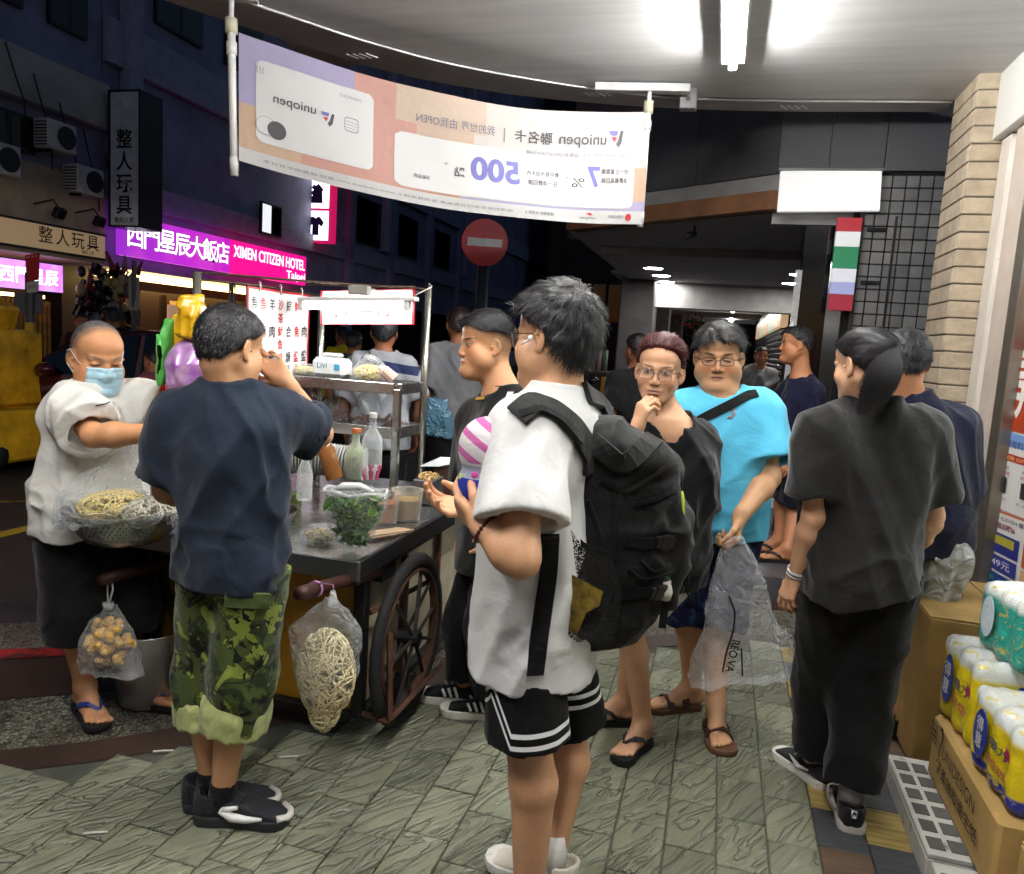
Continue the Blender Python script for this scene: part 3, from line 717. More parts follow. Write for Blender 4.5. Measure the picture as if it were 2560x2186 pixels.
def build_skin(root, J, skin, head, s=1., arm=1., leg=1., bare=(False, False), toes=None, hands=None, torso=(.15, .10), neckr=.054, h=.0078, headres=.0033, feet_s=1.):
    """one continuous body: head, neck, trunk, limbs, hands, feet"""
    Fd = Fld(); hc = J['head']; M = head['M']; hs = head.get('s', 1.)
    r, f = J['r'], J['f']; pel, ch, nk = J['pelvis'], J['chest'], J['neck']
    # trunk and limbs first, head detail last
    Fd.loft([(pel - UP * .08, torso[0] * .85, torso[1] * .85), (pel, torso[0], torso[1]), (lerp(pel, ch, .5), torso[0] * .88, torso[1] * .92), (ch, torso[0] * 1.02, torso[1]), (lerp(ch, nk, .7), torso[0] * .8, torso[1] * .7), (nk, .06, .06)], r, f, .03)
    base = hc + M @ (np.array([0, -.028, -.06]) * hs)
    Fd.cone(base, nk, neckr * .98, neckr * 1.06, .02); Fd.cone(nk, lerp(nk, ch, .3), neckr * 1.05, neckr * 1.5, .04)
    fine = []
    for sd in 'LR':
        sh, el = J['sh' + sd], J['el' + sd]
        Fd.cone(nk - UP * .02, sh, .045, .05, .05); Fd.cone(sh, el, .048 * arm, .040 * arm, .03)
        if 'wr' + sd in J:
            wr = J['wr' + sd]; Fd.cone(el, lerp(el, wr, .28), .040 * arm, .0435 * arm, .02); Fd.cone(lerp(el, wr, .28), wr, .0435 * arm, .0265 * arm, .02)
            hd = (hands or {}).get(sd)
            if hd:
                hand_prims(Fd, wr, hd['d'], hd['palm'], 1 if sd == 'R' else -1, hd.get('s', 1.), hd.get('curl', .5), hd.get('spread', .16), hd.get('thumb', .7), hd.get('curls'))
                c = wr + nrm(hd['d']) * .085; fine.append((c - .125, c + .125, .0031))
        if 'kn' + sd in J:
            hp, kn, an = J['hip' + sd], J['kn' + sd], J['an' + sd]
            Fd.cone(hp, kn, .078 * leg, .054 * leg, .03); cf = lerp(kn, an, .3) - J.get('ff' + sd, f) * .016
            Fd.cone(kn, cf, .052 * leg, .0555 * leg, .02); Fd.cone(cf, an, .0545 * leg, .036 * leg, .02)
            Fd.cone(kn + J.get('ff' + sd, f) * .012 + UP * .01, kn + J.get('ff' + sd, f) * .012 - UP * .02, .045 * leg, .04 * leg, .02)
            if toes is not None and bare[0 if sd == 'L' else 1]:
                foot_prims(Fd, an, toes[sd], feet_s, 1 if sd == 'R' else -1)
                c = an + nrm(toes[sd] * np.array([1, 1, 0])) * .05 - UP * .05; fine.append((c - np.array([.2, .2, .09]), c + np.array([.2, .2, .07]), .0042))
    head_prims(Fd, hc, M, hs, **head.get('o', {}))
    fine.append((hc - .135 * hs, hc + .135 * hs, headres))
    return skin_obj(Fd, root, skin, hc, M, hs, fine, h)
def ring_band(b, c, n, r, w=.012, th=.003, e=None, seg=24):
    a, bb, d = frame(n); e = e or (1, 1)
    for i in range(seg):
        t0, t1 = 2 * math.pi * i / seg, 2 * math.pi * (i + 1) / seg
        P = lambda t, rr, z: np.asarray(c) + rr * (e[0] * math.cos(t) * a + e[1] * math.sin(t) * bb) + z * d
        b.add([P(t0, r, -w / 2), P(t1, r, -w / 2), P(t1, r, w / 2), P(t0, r, w / 2), P(t0, r + th, -w / 2), P(t1, r + th, -w / 2), P(t1, r + th, w / 2), P(t0, r + th, w / 2)],
              [(4, 5, 6, 7), (3, 2, 1, 0), (0, 1, 5, 4), (7, 6, 2, 3)])
    return b
def glasses(root, hc, M, hs, mat, shape='round', w=.024, hgt=.02, lens=True, ear=.072, z=-.006, wf=1., rad=.0013, y=.102):
    L = lambda x, y, z: hc + M @ (np.array([x, y, z]) * hs); b = B()
    def rim(q):
        out = []
        for i in range(20):
            t = 2 * math.pi * i / 20; cx, cz = math.cos(t), math.sin(t)
            if shape != 'round':
                k = 3.2; m = (abs(cx) ** k + abs(cz) ** k) ** (-1 / k); cx, cz = cx * m, cz * m
            out.append(L(q * .033 + w * cx, y - .35 * abs(.033 + q * w * cx - .033) * (1 if q * cx > 0 else .2), z + hgt * cz))
        return out
    for q in (-1, 1):
        P = rim(q); b.tube(P + [P[0], P[1]], rad * hs, 6, False)
        b.tube([L(q * (.033 + w), y - .004, z + hgt * .5), L(q * .069 * wf, y - .02, z + hgt * .5), L(q * ear * wf * 1.08, .0, z + hgt * .45), L(q * ear * wf * 1.08, -.02, z + hgt * .2)], rad * hs, 6)
    b.tube([L(-.033 + w * .97, y - .001, z + .003), L(0, y + .003, z + .006), L(.033 - w * .97, y - .001, z + .003)], rad * hs, 6)
    o = b.obj('glasses', mat, root, True)
    if lens:
        for q in (-1, 1):
            P = rim(q); mesh_obj('lens', [list(p) for p in P], [tuple(range(len(P)))], glassy('spectacle lens', (.97, .98, .98), .03), o)
    return o
def flipflop(root, an, toe, side, s, sole_m, strap_m, thick=.018, name='flip_flop', wid=.092, wedge=0.):
    f = nrm(np.asarray(toe) * np.array([1, 1, 0])); rt = np.cross(f, UP); g = an - UP * .082 * s
    P = lambda a, b, c: g + s * (a * f + b * rt + c * UP); b = B()
    foot_sole(b, g + f * .03 * s - UP * (thick + wedge), f, rt, .265 * s, wid * s, 0., thick + .004 + wedge, side)
    o = auto_smooth(b.obj(name, sole_m, root), 50); b = B()
    for q, yb in ((1, .045), (-1, .050)):
        pts = [P(.148, -.020 * side, .012), P(.138, -.018 * side, .03), P(.105, (q * .022 - .006 * side), .052), P(.065, q * .041, .040), P(.03, q * .044, .004)]
        for i in range(len(pts) - 1):
            a, c = pts[i], pts[i + 1]; wv = np.cross(nrm(c - a), nrm(UP * .6 + rt * q * .6)) * .010 * s * (.5 if i == 0 else 1)
            nn = nrm(UP * .7 + rt * q * .5) * .003; b.add([a - wv + nn, a + wv + nn, c + wv + nn, c - wv + nn, a - wv, a + wv, c + wv, c - wv], [(0, 1, 2, 3), (7, 6, 5, 4), (0, 3, 7, 4), (1, 5, 6, 2), (0, 4, 5, 1), (3, 2, 6, 7)])
    b.obj('strap', strap_m, o); return o
from mathutils.bvhtree import BVHTree
_BVH = {}
def cast(o, px, py, off=.003):
    """point where the photo ray of a pixel meets one built object, lifted off its surface"""
    v = nrm(ray(px, py))
    if o.name not in _BVH: _BVH[o.name] = BVHTree.FromPolygons([q.co for q in o.data.vertices], [tuple(q.vertices) for q in o.data.polygons])
    p, n, i, _ = _BVH[o.name].ray_cast(Vector(C0), Vector(v))
    if p is None: return None, None
    n = np.array(n); p = np.array(p)
    if n @ v > 0: n = -n
    return p + n * off, n
def ribbon_on(o, pix, w, name, mat, parent, off=.004, th=.0035, steps=6, w2=None):
    """strap that lies on an object along a line of photo pixels"""
    pts = []
    for a, b in zip(pix[:-1], pix[1:]):
        for k in range(steps): pts.append((a[0] + (b[0] - a[0]) * k / steps, a[1] + (b[1] - a[1]) * k / steps))
    pts.append(pix[-1]); P = []; Nn = []
    for q in pts:
        p, n = cast(o, *q, off=off)
        if p is not None: P.append(p); Nn.append(n)
    return ribbon(P, Nn, w, name, mat, parent, th, w2)
def ribbon(P, Nn, w, name, mat, parent, th=.0035, w2=None):
    if len(P) < 2: return None
    P = np.array(P); Nn = np.array(Nn)
    for _ in range(2):
        Q = P.copy(); Q[1:-1] = (P[:-2] + 2 * P[1:-1] + P[2:]) / 4; P = Q
        Q = Nn.copy(); Q[1:-1] = (Nn[:-2] + Nn[1:-1] + Nn[2:]) / 3; Nn = Q
    m = len(P); V = []; Fc = []
    for i in range(m):
        d = nrm(P[min(i + 1, m - 1)] - P[max(i - 1, 0)]); n = nrm(Nn[i] - d * (Nn[i] @ d)); s = np.cross(d, n); ww = (w + ((w2 or w) - w) * i / (m - 1)) / 2
        V += [P[i] - s * ww, P[i] + s * ww, P[i] + s * ww * .96 + n * th, P[i] - s * ww * .96 + n * th]
    for i in range(m - 1):
        a = 4 * i
        for j in range(4): Fc.append((a + j, a + 4 + j, a + 4 + (j + 1) % 4, a + (j + 1) % 4))
    Fc += [(0, 1, 2, 3), (4 * m - 1, 4 * m - 2, 4 * m - 3, 4 * m - 4)]
    return mesh_obj(name, V, Fc, mat, parent)
def patch_fn(patches):
    """coloured zones sewn into a cloth: (centre, axis a, axis b, half a, half b, half thickness, colour)"""
    def f(t, pos, o):
        for (c, a, b, ha, hb, hn, col) in patches:
            a = nrm(a); b = nrm(np.asarray(b) - a * (np.asarray(b) @ a)); n = np.cross(a, b); fac = None
            v = N(t, 'ShaderNodeVectorMath', operation='SUBTRACT', ins={0: pos, 1: tuple(float(x) for x in c)}).outputs[0]
            for ax, hh in ((a, ha), (b, hb), (n, hn)):
                d = N(t, 'ShaderNodeVectorMath', operation='DOT_PRODUCT', ins={0: v, 1: tuple(float(x) for x in ax)}).outputs['Value']
                q = N(t, 'ShaderNodeMath', operation='ABSOLUTE', ins={0: d}).outputs[0]; q = N(t, 'ShaderNodeMath', operation='LESS_THAN', ins={0: q, 1: hh}).outputs[0]
                fac = q if fac is None else N(t, 'ShaderNodeMath', operation='MULTIPLY', ins={0: fac, 1: q}).outputs[0]
            o = mixc(t, fac, o, col)
        return o
    return f
def flow_from(c, bias=(0, 0, 0)):
    c = np.array(c); bias = np.array(bias)
    def f(q):
        v = q - c; return v / (np.linalg.norm(v, axis=1)[:, None] + 1e-6) + bias
    return f
def flow_to(c):
    c = np.array(c)
    def f(q):
        v = c - q; return v / (np.linalg.norm(v, axis=1)[:, None] + 1e-6)
    return f
def yawv(deg): a = math.radians(deg); return np.array([-math.sin(a), math.cos(a), 0.])
def simple_person(label, px, hd, top, yaw, shirt_m, trouser_m, tone, hairm, height=1.68, arms=((.06, .3, -.05), (.06, .3, -.05)), low=True, head_yaw=None, pitch=0., sl=.8, gz=0., hair=True, wide=1., legs_hem=1.95, parts=None, bag=None, group=None, hat=None, lower=True):
    """someone further back: stands at horizontal distance hd, top of the head at photo pixel (px, top)"""
    t = at(px, top, hd=hd); s = (t[2] - gz) / 1.74; f = yawv(yaw); r = np.cross(f, UP); b = np.array([t[0], t[1], gz])
    Z = lambda x, y, z: b + r * x * s + f * y * s + UP * z * s
    J = {'f': f, 'r': r, 'pelvis': Z(0, 0, .93), 'chest': Z(0, 0, 1.26), 'neck': Z(0, .0, 1.46), 'head': Z(0, .02, 1.625), 'hipL': Z(-.09, 0, .88), 'hipR': Z(.09, 0, .88), 'knL': Z(-.10, .02, .49), 'knR': Z(.10, .0, .49), 'anL': Z(-.11, -.02, .085), 'anR': Z(.11, -.02, .085), 'shL': Z(-.175, 0, 1.40), 'shR': Z(.175, 0, 1.40)}
    for sd, q, A in (('L', -1, arms[0]), ('R', 1, arms[1])):
        out, down, fw = A; J['el' + sd] = J['sh' + sd] + s * (r * q * out + f * fw - UP * down * .93); J['wr' + sd] = J['el' + sd] + s * (f * (.05 + abs(fw)) - UP * .22 * (1 if fw < .1 else -.2) + r * q * -.02)
    root = thing('person', label, 'person', b, group)
    M = head_frame(math.radians(yaw if head_yaw is None else head_yaw), pitch); sk = skin_mat('skin ' + label[:24], tone)
    build_skin(root, J, sk, {'M': M, 's': s, 'o': {}}, hands={k: dict(d=nrm(J['wr' + k] - J['el' + k]), palm=r * (1 if k == 'L' else -1), curl=.4, s=s) for k in 'LR'} if not low else None, toes={'L': f, 'R': f}, h=.011, headres=.0055)
    shirt(root, J, shirt_m, tuple(x * s * wide for x in (.185, .18, .185, .18)), tuple(x * s * wide for x in (.135, .13, .13, .12)), -.10 * s, sl=(sl, sl), slr=(.075 * s * wide, .08 * s), h=.011, seed=len(label), fold=(.5, .007))
    if lower:
        legs(root, J, trouser_m, (.11 * s, .085 * s, .075 * s), (legs_hem, legs_hem), .165 * s, .13 * s, h=.012, seed=len(label))
        for sd, q in (('L', -1), ('R', 1)):
            an = J['an' + sd]; bb = B(); foot_sole(bb, np.array([an[0], an[1], gz]), f, r, .27 * s, .09 * s, 0, .05, q); bb.obj('shoe', pm('dark shoe', '#16161a', .5), root)
    if hair and hairm is not None: hair_obj(root, J['head'], M, s, hairm, mask_short(), .011, 900, .02, flow_from((0, -.06, .12)), .4, wid=.003, h=.006)
    return root, J, M, s
# ================================================================= SETTING
def curve_off(P, d):
    P = np.array(P, float); out = []
    for i in range(len(P)):
        t = nrm(P[min(i + 1, len(P) - 1)] - P[max(i - 1, 0)]); n = np.array([-t[1], t[0]]); out.append(P[i] + n * d)
    return np.array(out)
def chaikin(P, k=2):
    P = np.array(P, float)
    for _ in range(k):
        Q = [P[0]]
        for a, b in zip(P[:-1], P[1:]): Q += [a * .75 + b * .25, a * .25 + b * .75]
        P = np.array(Q + [P[-1]])
    return P
EDGE = chaikin([(-4.2, .2), (-3.2, 1.25), (-2.6, 1.68), (-2.24, 1.90), (-1.9, 2.15), (-1.5, 2.6), (-1.08, 3.15), (-.75, 3.6), (-.29, 3.95), (.4, 4.3), (1.6, 4.7)])
def strip(name, d0, d1, z, mat, kind='structure'):
    A = curve_off(EDGE, d0); Bq = curve_off(EDGE, d1); V = [(*p, z) for p in A] + [(*p, z) for p in Bq]; n = len(A)
    o = mesh_obj(name, V, [(i, i + 1, n + i + 1, n + i) for i in range(n - 1)], mat); o['kind'] = kind; return o
def inside(x, y, m=0.): 
    k = np.argmin(np.hypot(EDGE[:, 0] - x, EDGE[:, 1] - y)); t = nrm(EDGE[min(k + 1, len(EDGE) - 1)] - EDGE[max(k - 1, 0)]); n = np.array([-t[1], t[0]])
    return (np.array([x, y]) - EDGE[k]) @ n < -m
def asphalt():
    m, t, p = newmat('wet dark asphalt'); pos = geopos(t)
    c = ramp(t, noise(t, pos, .9, 4), [(.3, '#1a1516'), (.55, '#2b2322'), (.75, '#3a2c28')]); c = mixc(t, .5, c, ramp(t, noise(t, pos, 140., 2), [(.35, '#151113'), (.7, '#4a403d')]))
    t.links.new(c, p.inputs['Base Color']); t.links.new(N(t, 'ShaderNodeMapRange', ins={0: noise(t, pos, 2.1, 4), 'To Min': .35, 'To Max': .8}).outputs[0], p.inputs['Roughness'])
    t.links.new(bumpn(t, noise(t, pos, 160., 3), .4, .008), p.inputs['Normal']); return m
def pebbles(name, c1, c2, c3):
    m, t, p = newmat(name); pos = geopos(t)
    v = N(t, 'ShaderNodeTexVoronoi', ins={'Scale': 62.}); t.links.new(pos, v.inputs['Vector']); c = ramp(t, v.outputs['Color'], [(.2, c1), (.5, c2), (.8, c3)])
    c = mixc(t, ramp(t, noise(t, pos, 2.2, 3), [(.4, (0, 0, 0)), (.65, (.75, .75, .75))]), c, '#3a2418')
    v2 = N(t, 'ShaderNodeTexVoronoi', feature='DISTANCE_TO_EDGE', ins={'Scale': 62.}); t.links.new(pos, v2.inputs['Vector'])
    c = mixc(t, ramp(t, v2.outputs['Distance'], [(.0, (1, 1, 1)), (.12, (0, 0, 0))]), c, '#1c1815')
    t.links.new(c, p.inputs['Base Color']); p.inputs['Roughness'].default_value = .55
    t.links.new(bumpn(t, ramp(t, v2.outputs['Distance'], [(0, (0, 0, 0)), (.3, (1, 1, 1))]), .9, .012), p.inputs['Normal']); return m
struct(mesh_obj('road', [(-80, -30, -.03), (80, -30, -.03), (80, 140, -.03), (-80, 140, -.03)], [(0, 1, 2, 3)], asphalt()))
brown = pm('brown paving band', '#3a2a22', .6, var=.25, vs=3., bump=.3, bs=90.)
V = [(*p, -.009) for p in EDGE] + [(3., 4.7, -.009), (3., -3, -.009), (-4.2, -3, -.009)]
pave = struct(mesh_obj('pavement', V, [tuple(range(len(V)))[::-1]], pm('dark mortar', '#4a4b42', .9, var=.2, bump=.4, bs=150.)))
struct(strip('paving_band', -.02, .13, -.004, brown)); struct(strip('pebble_strip', .13, .55, -.010, pebbles('washed pebbles', '#77745f', '#a3a290', '#4b463e')))
strip('paving_band', .55, .95, -.006, pm('brown paving wide', '#33231c', .6, var=.3, vs=2., bump=.3, bs=60.)); strip('kerb_line', .95, 1.06, -.002, pm('worn red paint', '#8c1d1c', .6, wear=('#3a1c1a', 9, .5)))
strip('pebble_strip', 1.06, 1.42, -.010, pebbles('reddish pebbles', '#6a5a50', '#7c7a6c', '#5a3630')); strip('gutter', 1.42, 1.75, -.016, pm('dark gutter stone', '#2a2224', .7, var=.2))
yl = pm('worn yellow road paint', '#a8871f', .6, wear=('#4d3d14', 7, .56))
def ground_line(name, a, b, w, mat):
    a = np.array(a); b = np.array(b); t = nrm(b - a); n = np.array([-t[1], t[0], 0]) * w / 2
    struct(mesh_obj(name, [a - n, b - n, b + n, a + n], [(0, 1, 2, 3)], mat))
ground_line('road_marking', (-4.8, -6, -.026), (-4.8, 6.0, -.026), .13, yl); ground_line('road_marking', (-8.2, 2.4, -.026), (-5.0, 5.45, -.026), .05, yl); ground_line('road_marking', (-10.2, 3.4, -.026), (-6.2, 7.2, -.026), .05, yl)
ground_line('road_marking', (-4.4, 5.4, -.026), (.5, 5.2, -.026), .10, pm('worn red paint', '#8c1d1c', .6))

def slate(name, c1, c2, c3):
    """split-face tile: wavy ridges and a mottled stone colour, different on every tile"""
    m, t, p = newmat(name); pos = geopos(t); oi = N(t, 'ShaderNodeObjectInfo').outputs['Random']
    off = N(t, 'ShaderNodeCombineXYZ'); mm = N(t, 'ShaderNodeMath', operation='MULTIPLY', ins={0: oi, 1: 37.}); t.links.new(mm.outputs[0], off.inputs[0]); t.links.new(mm.outputs[0], off.inputs[1])
    pp = N(t, 'ShaderNodeVectorMath', operation='ADD'); t.links.new(pos, pp.inputs[0]); t.links.new(off.outputs[0], pp.inputs[1]); q = pp.outputs[0]
    rot = N(t, 'ShaderNodeVectorRotate', ins={'Angle': .55}); t.links.new(q, rot.inputs['Vector'])
    sc_ = N(t, 'ShaderNodeVectorMath', operation='MULTIPLY', ins={1: (11., 2.3, 1.)}); t.links.new(rot.outputs[0], sc_.inputs[0])
    n1 = noise(t, sc_.outputs[0], 1.0, 3, .5, .9)
    st = N(t, 'ShaderNodeMath', operation='PINGPONG', ins={0: N(t, 'ShaderNodeMath', operation='MULTIPLY', ins={0: n1, 1: 6.5}).outputs[0], 1: .5}).outputs[0]
    ridge = ramp(t, st, [(.0, (0, 0, 0)), (.10, (.75, .75, .75)), (.5, (1, 1, 1)), (1., (.9, .9, .9))])
    fine = noise(t, q, 90., 4, .65)
    c = ramp(t, noise(t, q, 5., 4, .6), [(.3, c1), (.55, c2), (.75, c3)]); c = mixc(t, .35, c, ramp(t, fine, [(.3, c3), (.7, c1)]))
    dirt = noise(t, pos, 1.3, 4, .6); c = mixc(t, ramp(t, dirt, [(.58, (0, 0, 0)), (.72, (.5, .5, .5))]), c, '#3d2b22')
    tint = N(t, 'ShaderNodeMapRange', ins={0: oi, 'To Min': .78, 'To Max': 1.15}).outputs[0]; g = N(t, 'ShaderNodeCombineColor'); [t.links.new(tint, g.inputs[i]) for i in range(3)]
    c = mixc(t, 1., c, g.outputs[0], 'MULTIPLY')
    edge_ = ramp(t, st, [(.0, (1, 1, 1)), (.07, (.55, .55, .55)), (.16, (0, 0, 0))]); c = mixc(t, N(t, 'ShaderNodeMath', operation='MULTIPLY', ins={0: edge_, 1: .55}).outputs[0], c, '#aaac9c')
    t.links.new(c, p.inputs['Base Color']); t.links.new(N(t, 'ShaderNodeMapRange', ins={0: noise(t, pos, 3., 3), 'To Min': .42, 'To Max': .72}).outputs[0], p.inputs['Roughness'])
    t.links.new(bumpn(t, fine, .3, .005, bumpn(t, ridge, 1., .02)), p.inputs['Normal']); return m
sl_m = slate('green grey slate', '#6e705c', '#7f816a', '#565848')
def tile_mesh(name, sx, sy, h, bev, mat):
    b = B(); b.box((0, 0, -h / 2), (sx, sy, h), bev); me = bpy.data.meshes.new(name); me.from_pydata(b.v, [], b.f); me.materials.append(mat); return me
tm = tile_mesh('tile', .1545, .2545, .012, .003, sl_m); cnt = 0
rg = random.Random(3); cand = []
for ix in range(-22, 4):
    x = -.04 + .16 * ix + .08; oy = rg.uniform(0, .26)
    for iy in range(0, 16):
        y = .95 + oy + .26 * iy
        if x > .42: continue
        if inside(x, y, .07) and y < 4.3: cand.append((x, y))
cand = [c for c in cand if (lambda d: d[2] > .3 and -200 < CX + F * d[0] / d[2] < 2760 and CY - F * d[1] / d[2] < 2400)((lambda v: (v[0], v[1], -v[2]))(RN.T @ (np.array([c[0], c[1], 0]) - C0)))]
cand.sort(key=lambda c: math.hypot(*c))
for (x, y) in cand[:300]:
    o = bpy.data.objects.new('tile', tm); COL.objects.link(o); o.location = (x, y, rg.uniform(-.0012, .0006)); o.parent = pave; o.rotation_euler = (rg.gauss(0, .004), rg.gauss(0, .004), rg.gauss(0, .002))
def woodtile(name, a, b_):
    m, t, p = newmat(name); pos = geopos(t); oi = N(t, 'ShaderNodeObjectInfo').outputs['Random']
    s_ = N(t, 'ShaderNodeVectorMath', operation='MULTIPLY', ins={1: (5., 60., 1.)}); t.links.new(pos, s_.inputs[0]); n1 = noise(t, s_.outputs[0], 1., 4, .6, .5)
    c = ramp(t, n1, [(.32, b_), (.6, a)]); t.links.new(c, p.inputs['Base Color']); p.inputs['Roughness'].default_value = .55; t.links.new(bumpn(t, n1, .5, .006), p.inputs['Normal']); return m
wt_y, wt_d, wt_b = woodtile('yellow plank tile', '#a08a4e', '#6e5c2e'), woodtile('grey plank tile', '#3f4145', '#26282c'), woodtile('brown plank tile', '#5e4a38', '#3a2c22')
bt = {k: tile_mesh('band_tile', .1545, .2145, .012, .0025, m) for k, m in (('y', wt_y), ('d', wt_d), ('b', wt_b))}
for ix in range(6):
    for iy in range(13):
        k = ('y', 'd')[(iy + ix) % 2] if ix < 2 else ('b', 'd', 'y')[(iy * 2 + ix) % 3]
        if rg.random() < .12: k = 'b'
        x, y = .44 + .08 + .16 * ix, 1.5 + .22 * iy + (.07 if ix % 2 else 0)
        if inside(x, y, .06):
            o = bpy.data.objects.new('band_tile', bt[k]); COL.objects.link(o); o.location = (x, y, rg.uniform(-.001, .0006)); o.parent = pave

# ---- canopy ceiling over the pavement, curved outer edge
CEIL = 3.3
edge = chaikin([(-3.5, -3), (-3.5, 2.2), (-3.36, 3.2), (-3.16, 3.75), (-2.99, 4.01), (-2.7, 4.45), (-2.3, 5.01), (-1.58, 5.48), (-.87, 5.74), (0, 5.92), (1.28, 6.0)])
inner = chaikin([(-3.0, -3), (-3.0, 2.2), (-2.9, 3.2), (-2.71, 3.75), (-2.5, 4.05), (-2.28, 4.37), (-1.9, 4.78), (-1.47, 5.08), (-.95, 5.38), (-.36, 5.62), (1.28, 5.76)])
def ceil_mat():
    m, t, p = newmat('painted strip ceiling'); pos = geopos(t)
    s_ = N(t, 'ShaderNodeVectorMath', operation='MULTIPLY', ins={1: (.8, 16., 1.)}); t.links.new(pos, s_.inputs[0]); n1 = noise(t, s_.outputs[0], 1., 3, .6)
    c = ramp(t, n1, [(.3, '#c4c4c4'), (.7, '#d4d4d4')]); c = mixc(t, ramp(t, noise(t, pos, 1.1, 4), [(.45, (0, 0, 0)), (.75, (.25, .25, .25))]), c, '#a19e9c'); t.links.new(c, p.inputs['Base Color']); p.inputs['Roughness'].default_value = .6
    sy = N(t, 'ShaderNodeSeparateXYZ'); t.links.new(pos, sy.inputs[0]); fr = N(t, 'ShaderNodeMath', operation='FRACT', ins={0: N(t, 'ShaderNodeMath', operation='MULTIPLY', ins={0: sy.outputs[1], 1: 8.}).outputs[0]}).outputs[0]
    t.links.new(bumpn(t, ramp(t, fr, [(0, (0, 0, 0)), (.03, (1, 1, 1)), (.97, (1, 1, 1)), (1, (0, 0, 0))]), .25, .004), p.inputs['Normal']); return m
cm_ = ceil_mat(); soff = pm('grey soffit band', '#a5a2a2', .65, var=.12, vs=2.)
V = [(*p, CEIL) for p in inner] + [(1.62, 5.76, CEIL), (1.62, -3, CEIL)]
struct(mesh_obj('ceiling', V, [tuple(range(len(V)))], cm_))
n = len(edge); V = [(*p, CEIL - .012) for p in inner] + [(*p, CEIL - .004) for p in edge] + [(*p, CEIL + .45) for p in edge]
struct(mesh_obj('ceiling_edge', V, [(i, i + 1, n + i + 1, n + i) for i in range(n - 1)] + [(n + i, n + i + 1, 2 * n + i + 1, 2 * n + i) for i in range(n - 1)], soff))
b = B(); b.tube([(*p, CEIL - .012) for p in inner], .009, 6); struct(b.obj('ceiling_trim', pm('white aluminium trim', '#c9c9c9', .3, .6), None, True))
struct(mesh_obj('upper_storey', [(-3.5, -3, CEIL + .44), (1.28, -3, CEIL + .44), (1.28, 6, CEIL + .44), (-3.5, 6, CEIL + .44)], [(3, 2, 1, 0)], soff))
vm = pm('vent slot', '#d0d0d0', .5)
for (px, py) in ((905, 140), (1495, 236), (1985, 268)):
    p = at(px, py, z=CEIL - .016); t_ = thing('ceiling_vent', {905: 'small slotted vent in the soffit above the banner middle', 1495: 'small slotted vent in the soffit above the right end of the banner', 1985: 'small slotted vent in the soffit above the dark fascia'}[px], 'vent', p, 'slotted soffit vents')
    for i in range(4): b = B(); b.box(p + np.array([.045 * (i - 1.5), .0, -.002]), (.012, .09, .006), 0, np.array(Matrix.Rotation(-.5, 3, 'Z'))); b.obj('slat', vm, t_)
tube_m = emis('fluorescent tube', (1., .98, .95), 150.); house = pm('white enamel housing', '#d9d9d6', .35)
def ceiling_tube(x, y0, y1, z, label, grp=None):
    t_ = thing('fluorescent_lamp', label, 'lamp', (x, y0, z), grp); b = B(); b.box((x, (y0 + y1) / 2, z + .048), (.15, abs(y1 - y0) + .06, .06), .012); b.obj('housing', house, t_)
    b = B(); b.cyl((x, y0, z), (x, y1, z), .019, n=12); b.obj('tube', tube_m, t_, True)
    for y in (y0, y1): b = B(); b.box((x, y + (.018 if y == max(y0, y1) else -.018), z + .015), (.05, .03, .075), .006); b.obj('end_cap', house, t_)
ceiling_tube(-.11, 3.6, 4.78, CEIL - .085, 'bright ceiling fluorescent tube above the arcade entrance, nearest the dark fascia')
ceiling_tube(-.11, 1.7, 2.9, CEIL - .085, 'ceiling fluorescent tube second in the row, over the shoppers', 'ceiling tubes')
ceiling_tube(-.11, -.3, .9, CEIL - .085, 'ceiling fluorescent tube third in the row, behind the viewer', 'ceiling tubes')
ceiling_tube(-1.9, .2, 1.4, CEIL - .085, 'ceiling fluorescent tube over the pavement on the cart side', 'ceiling tubes')

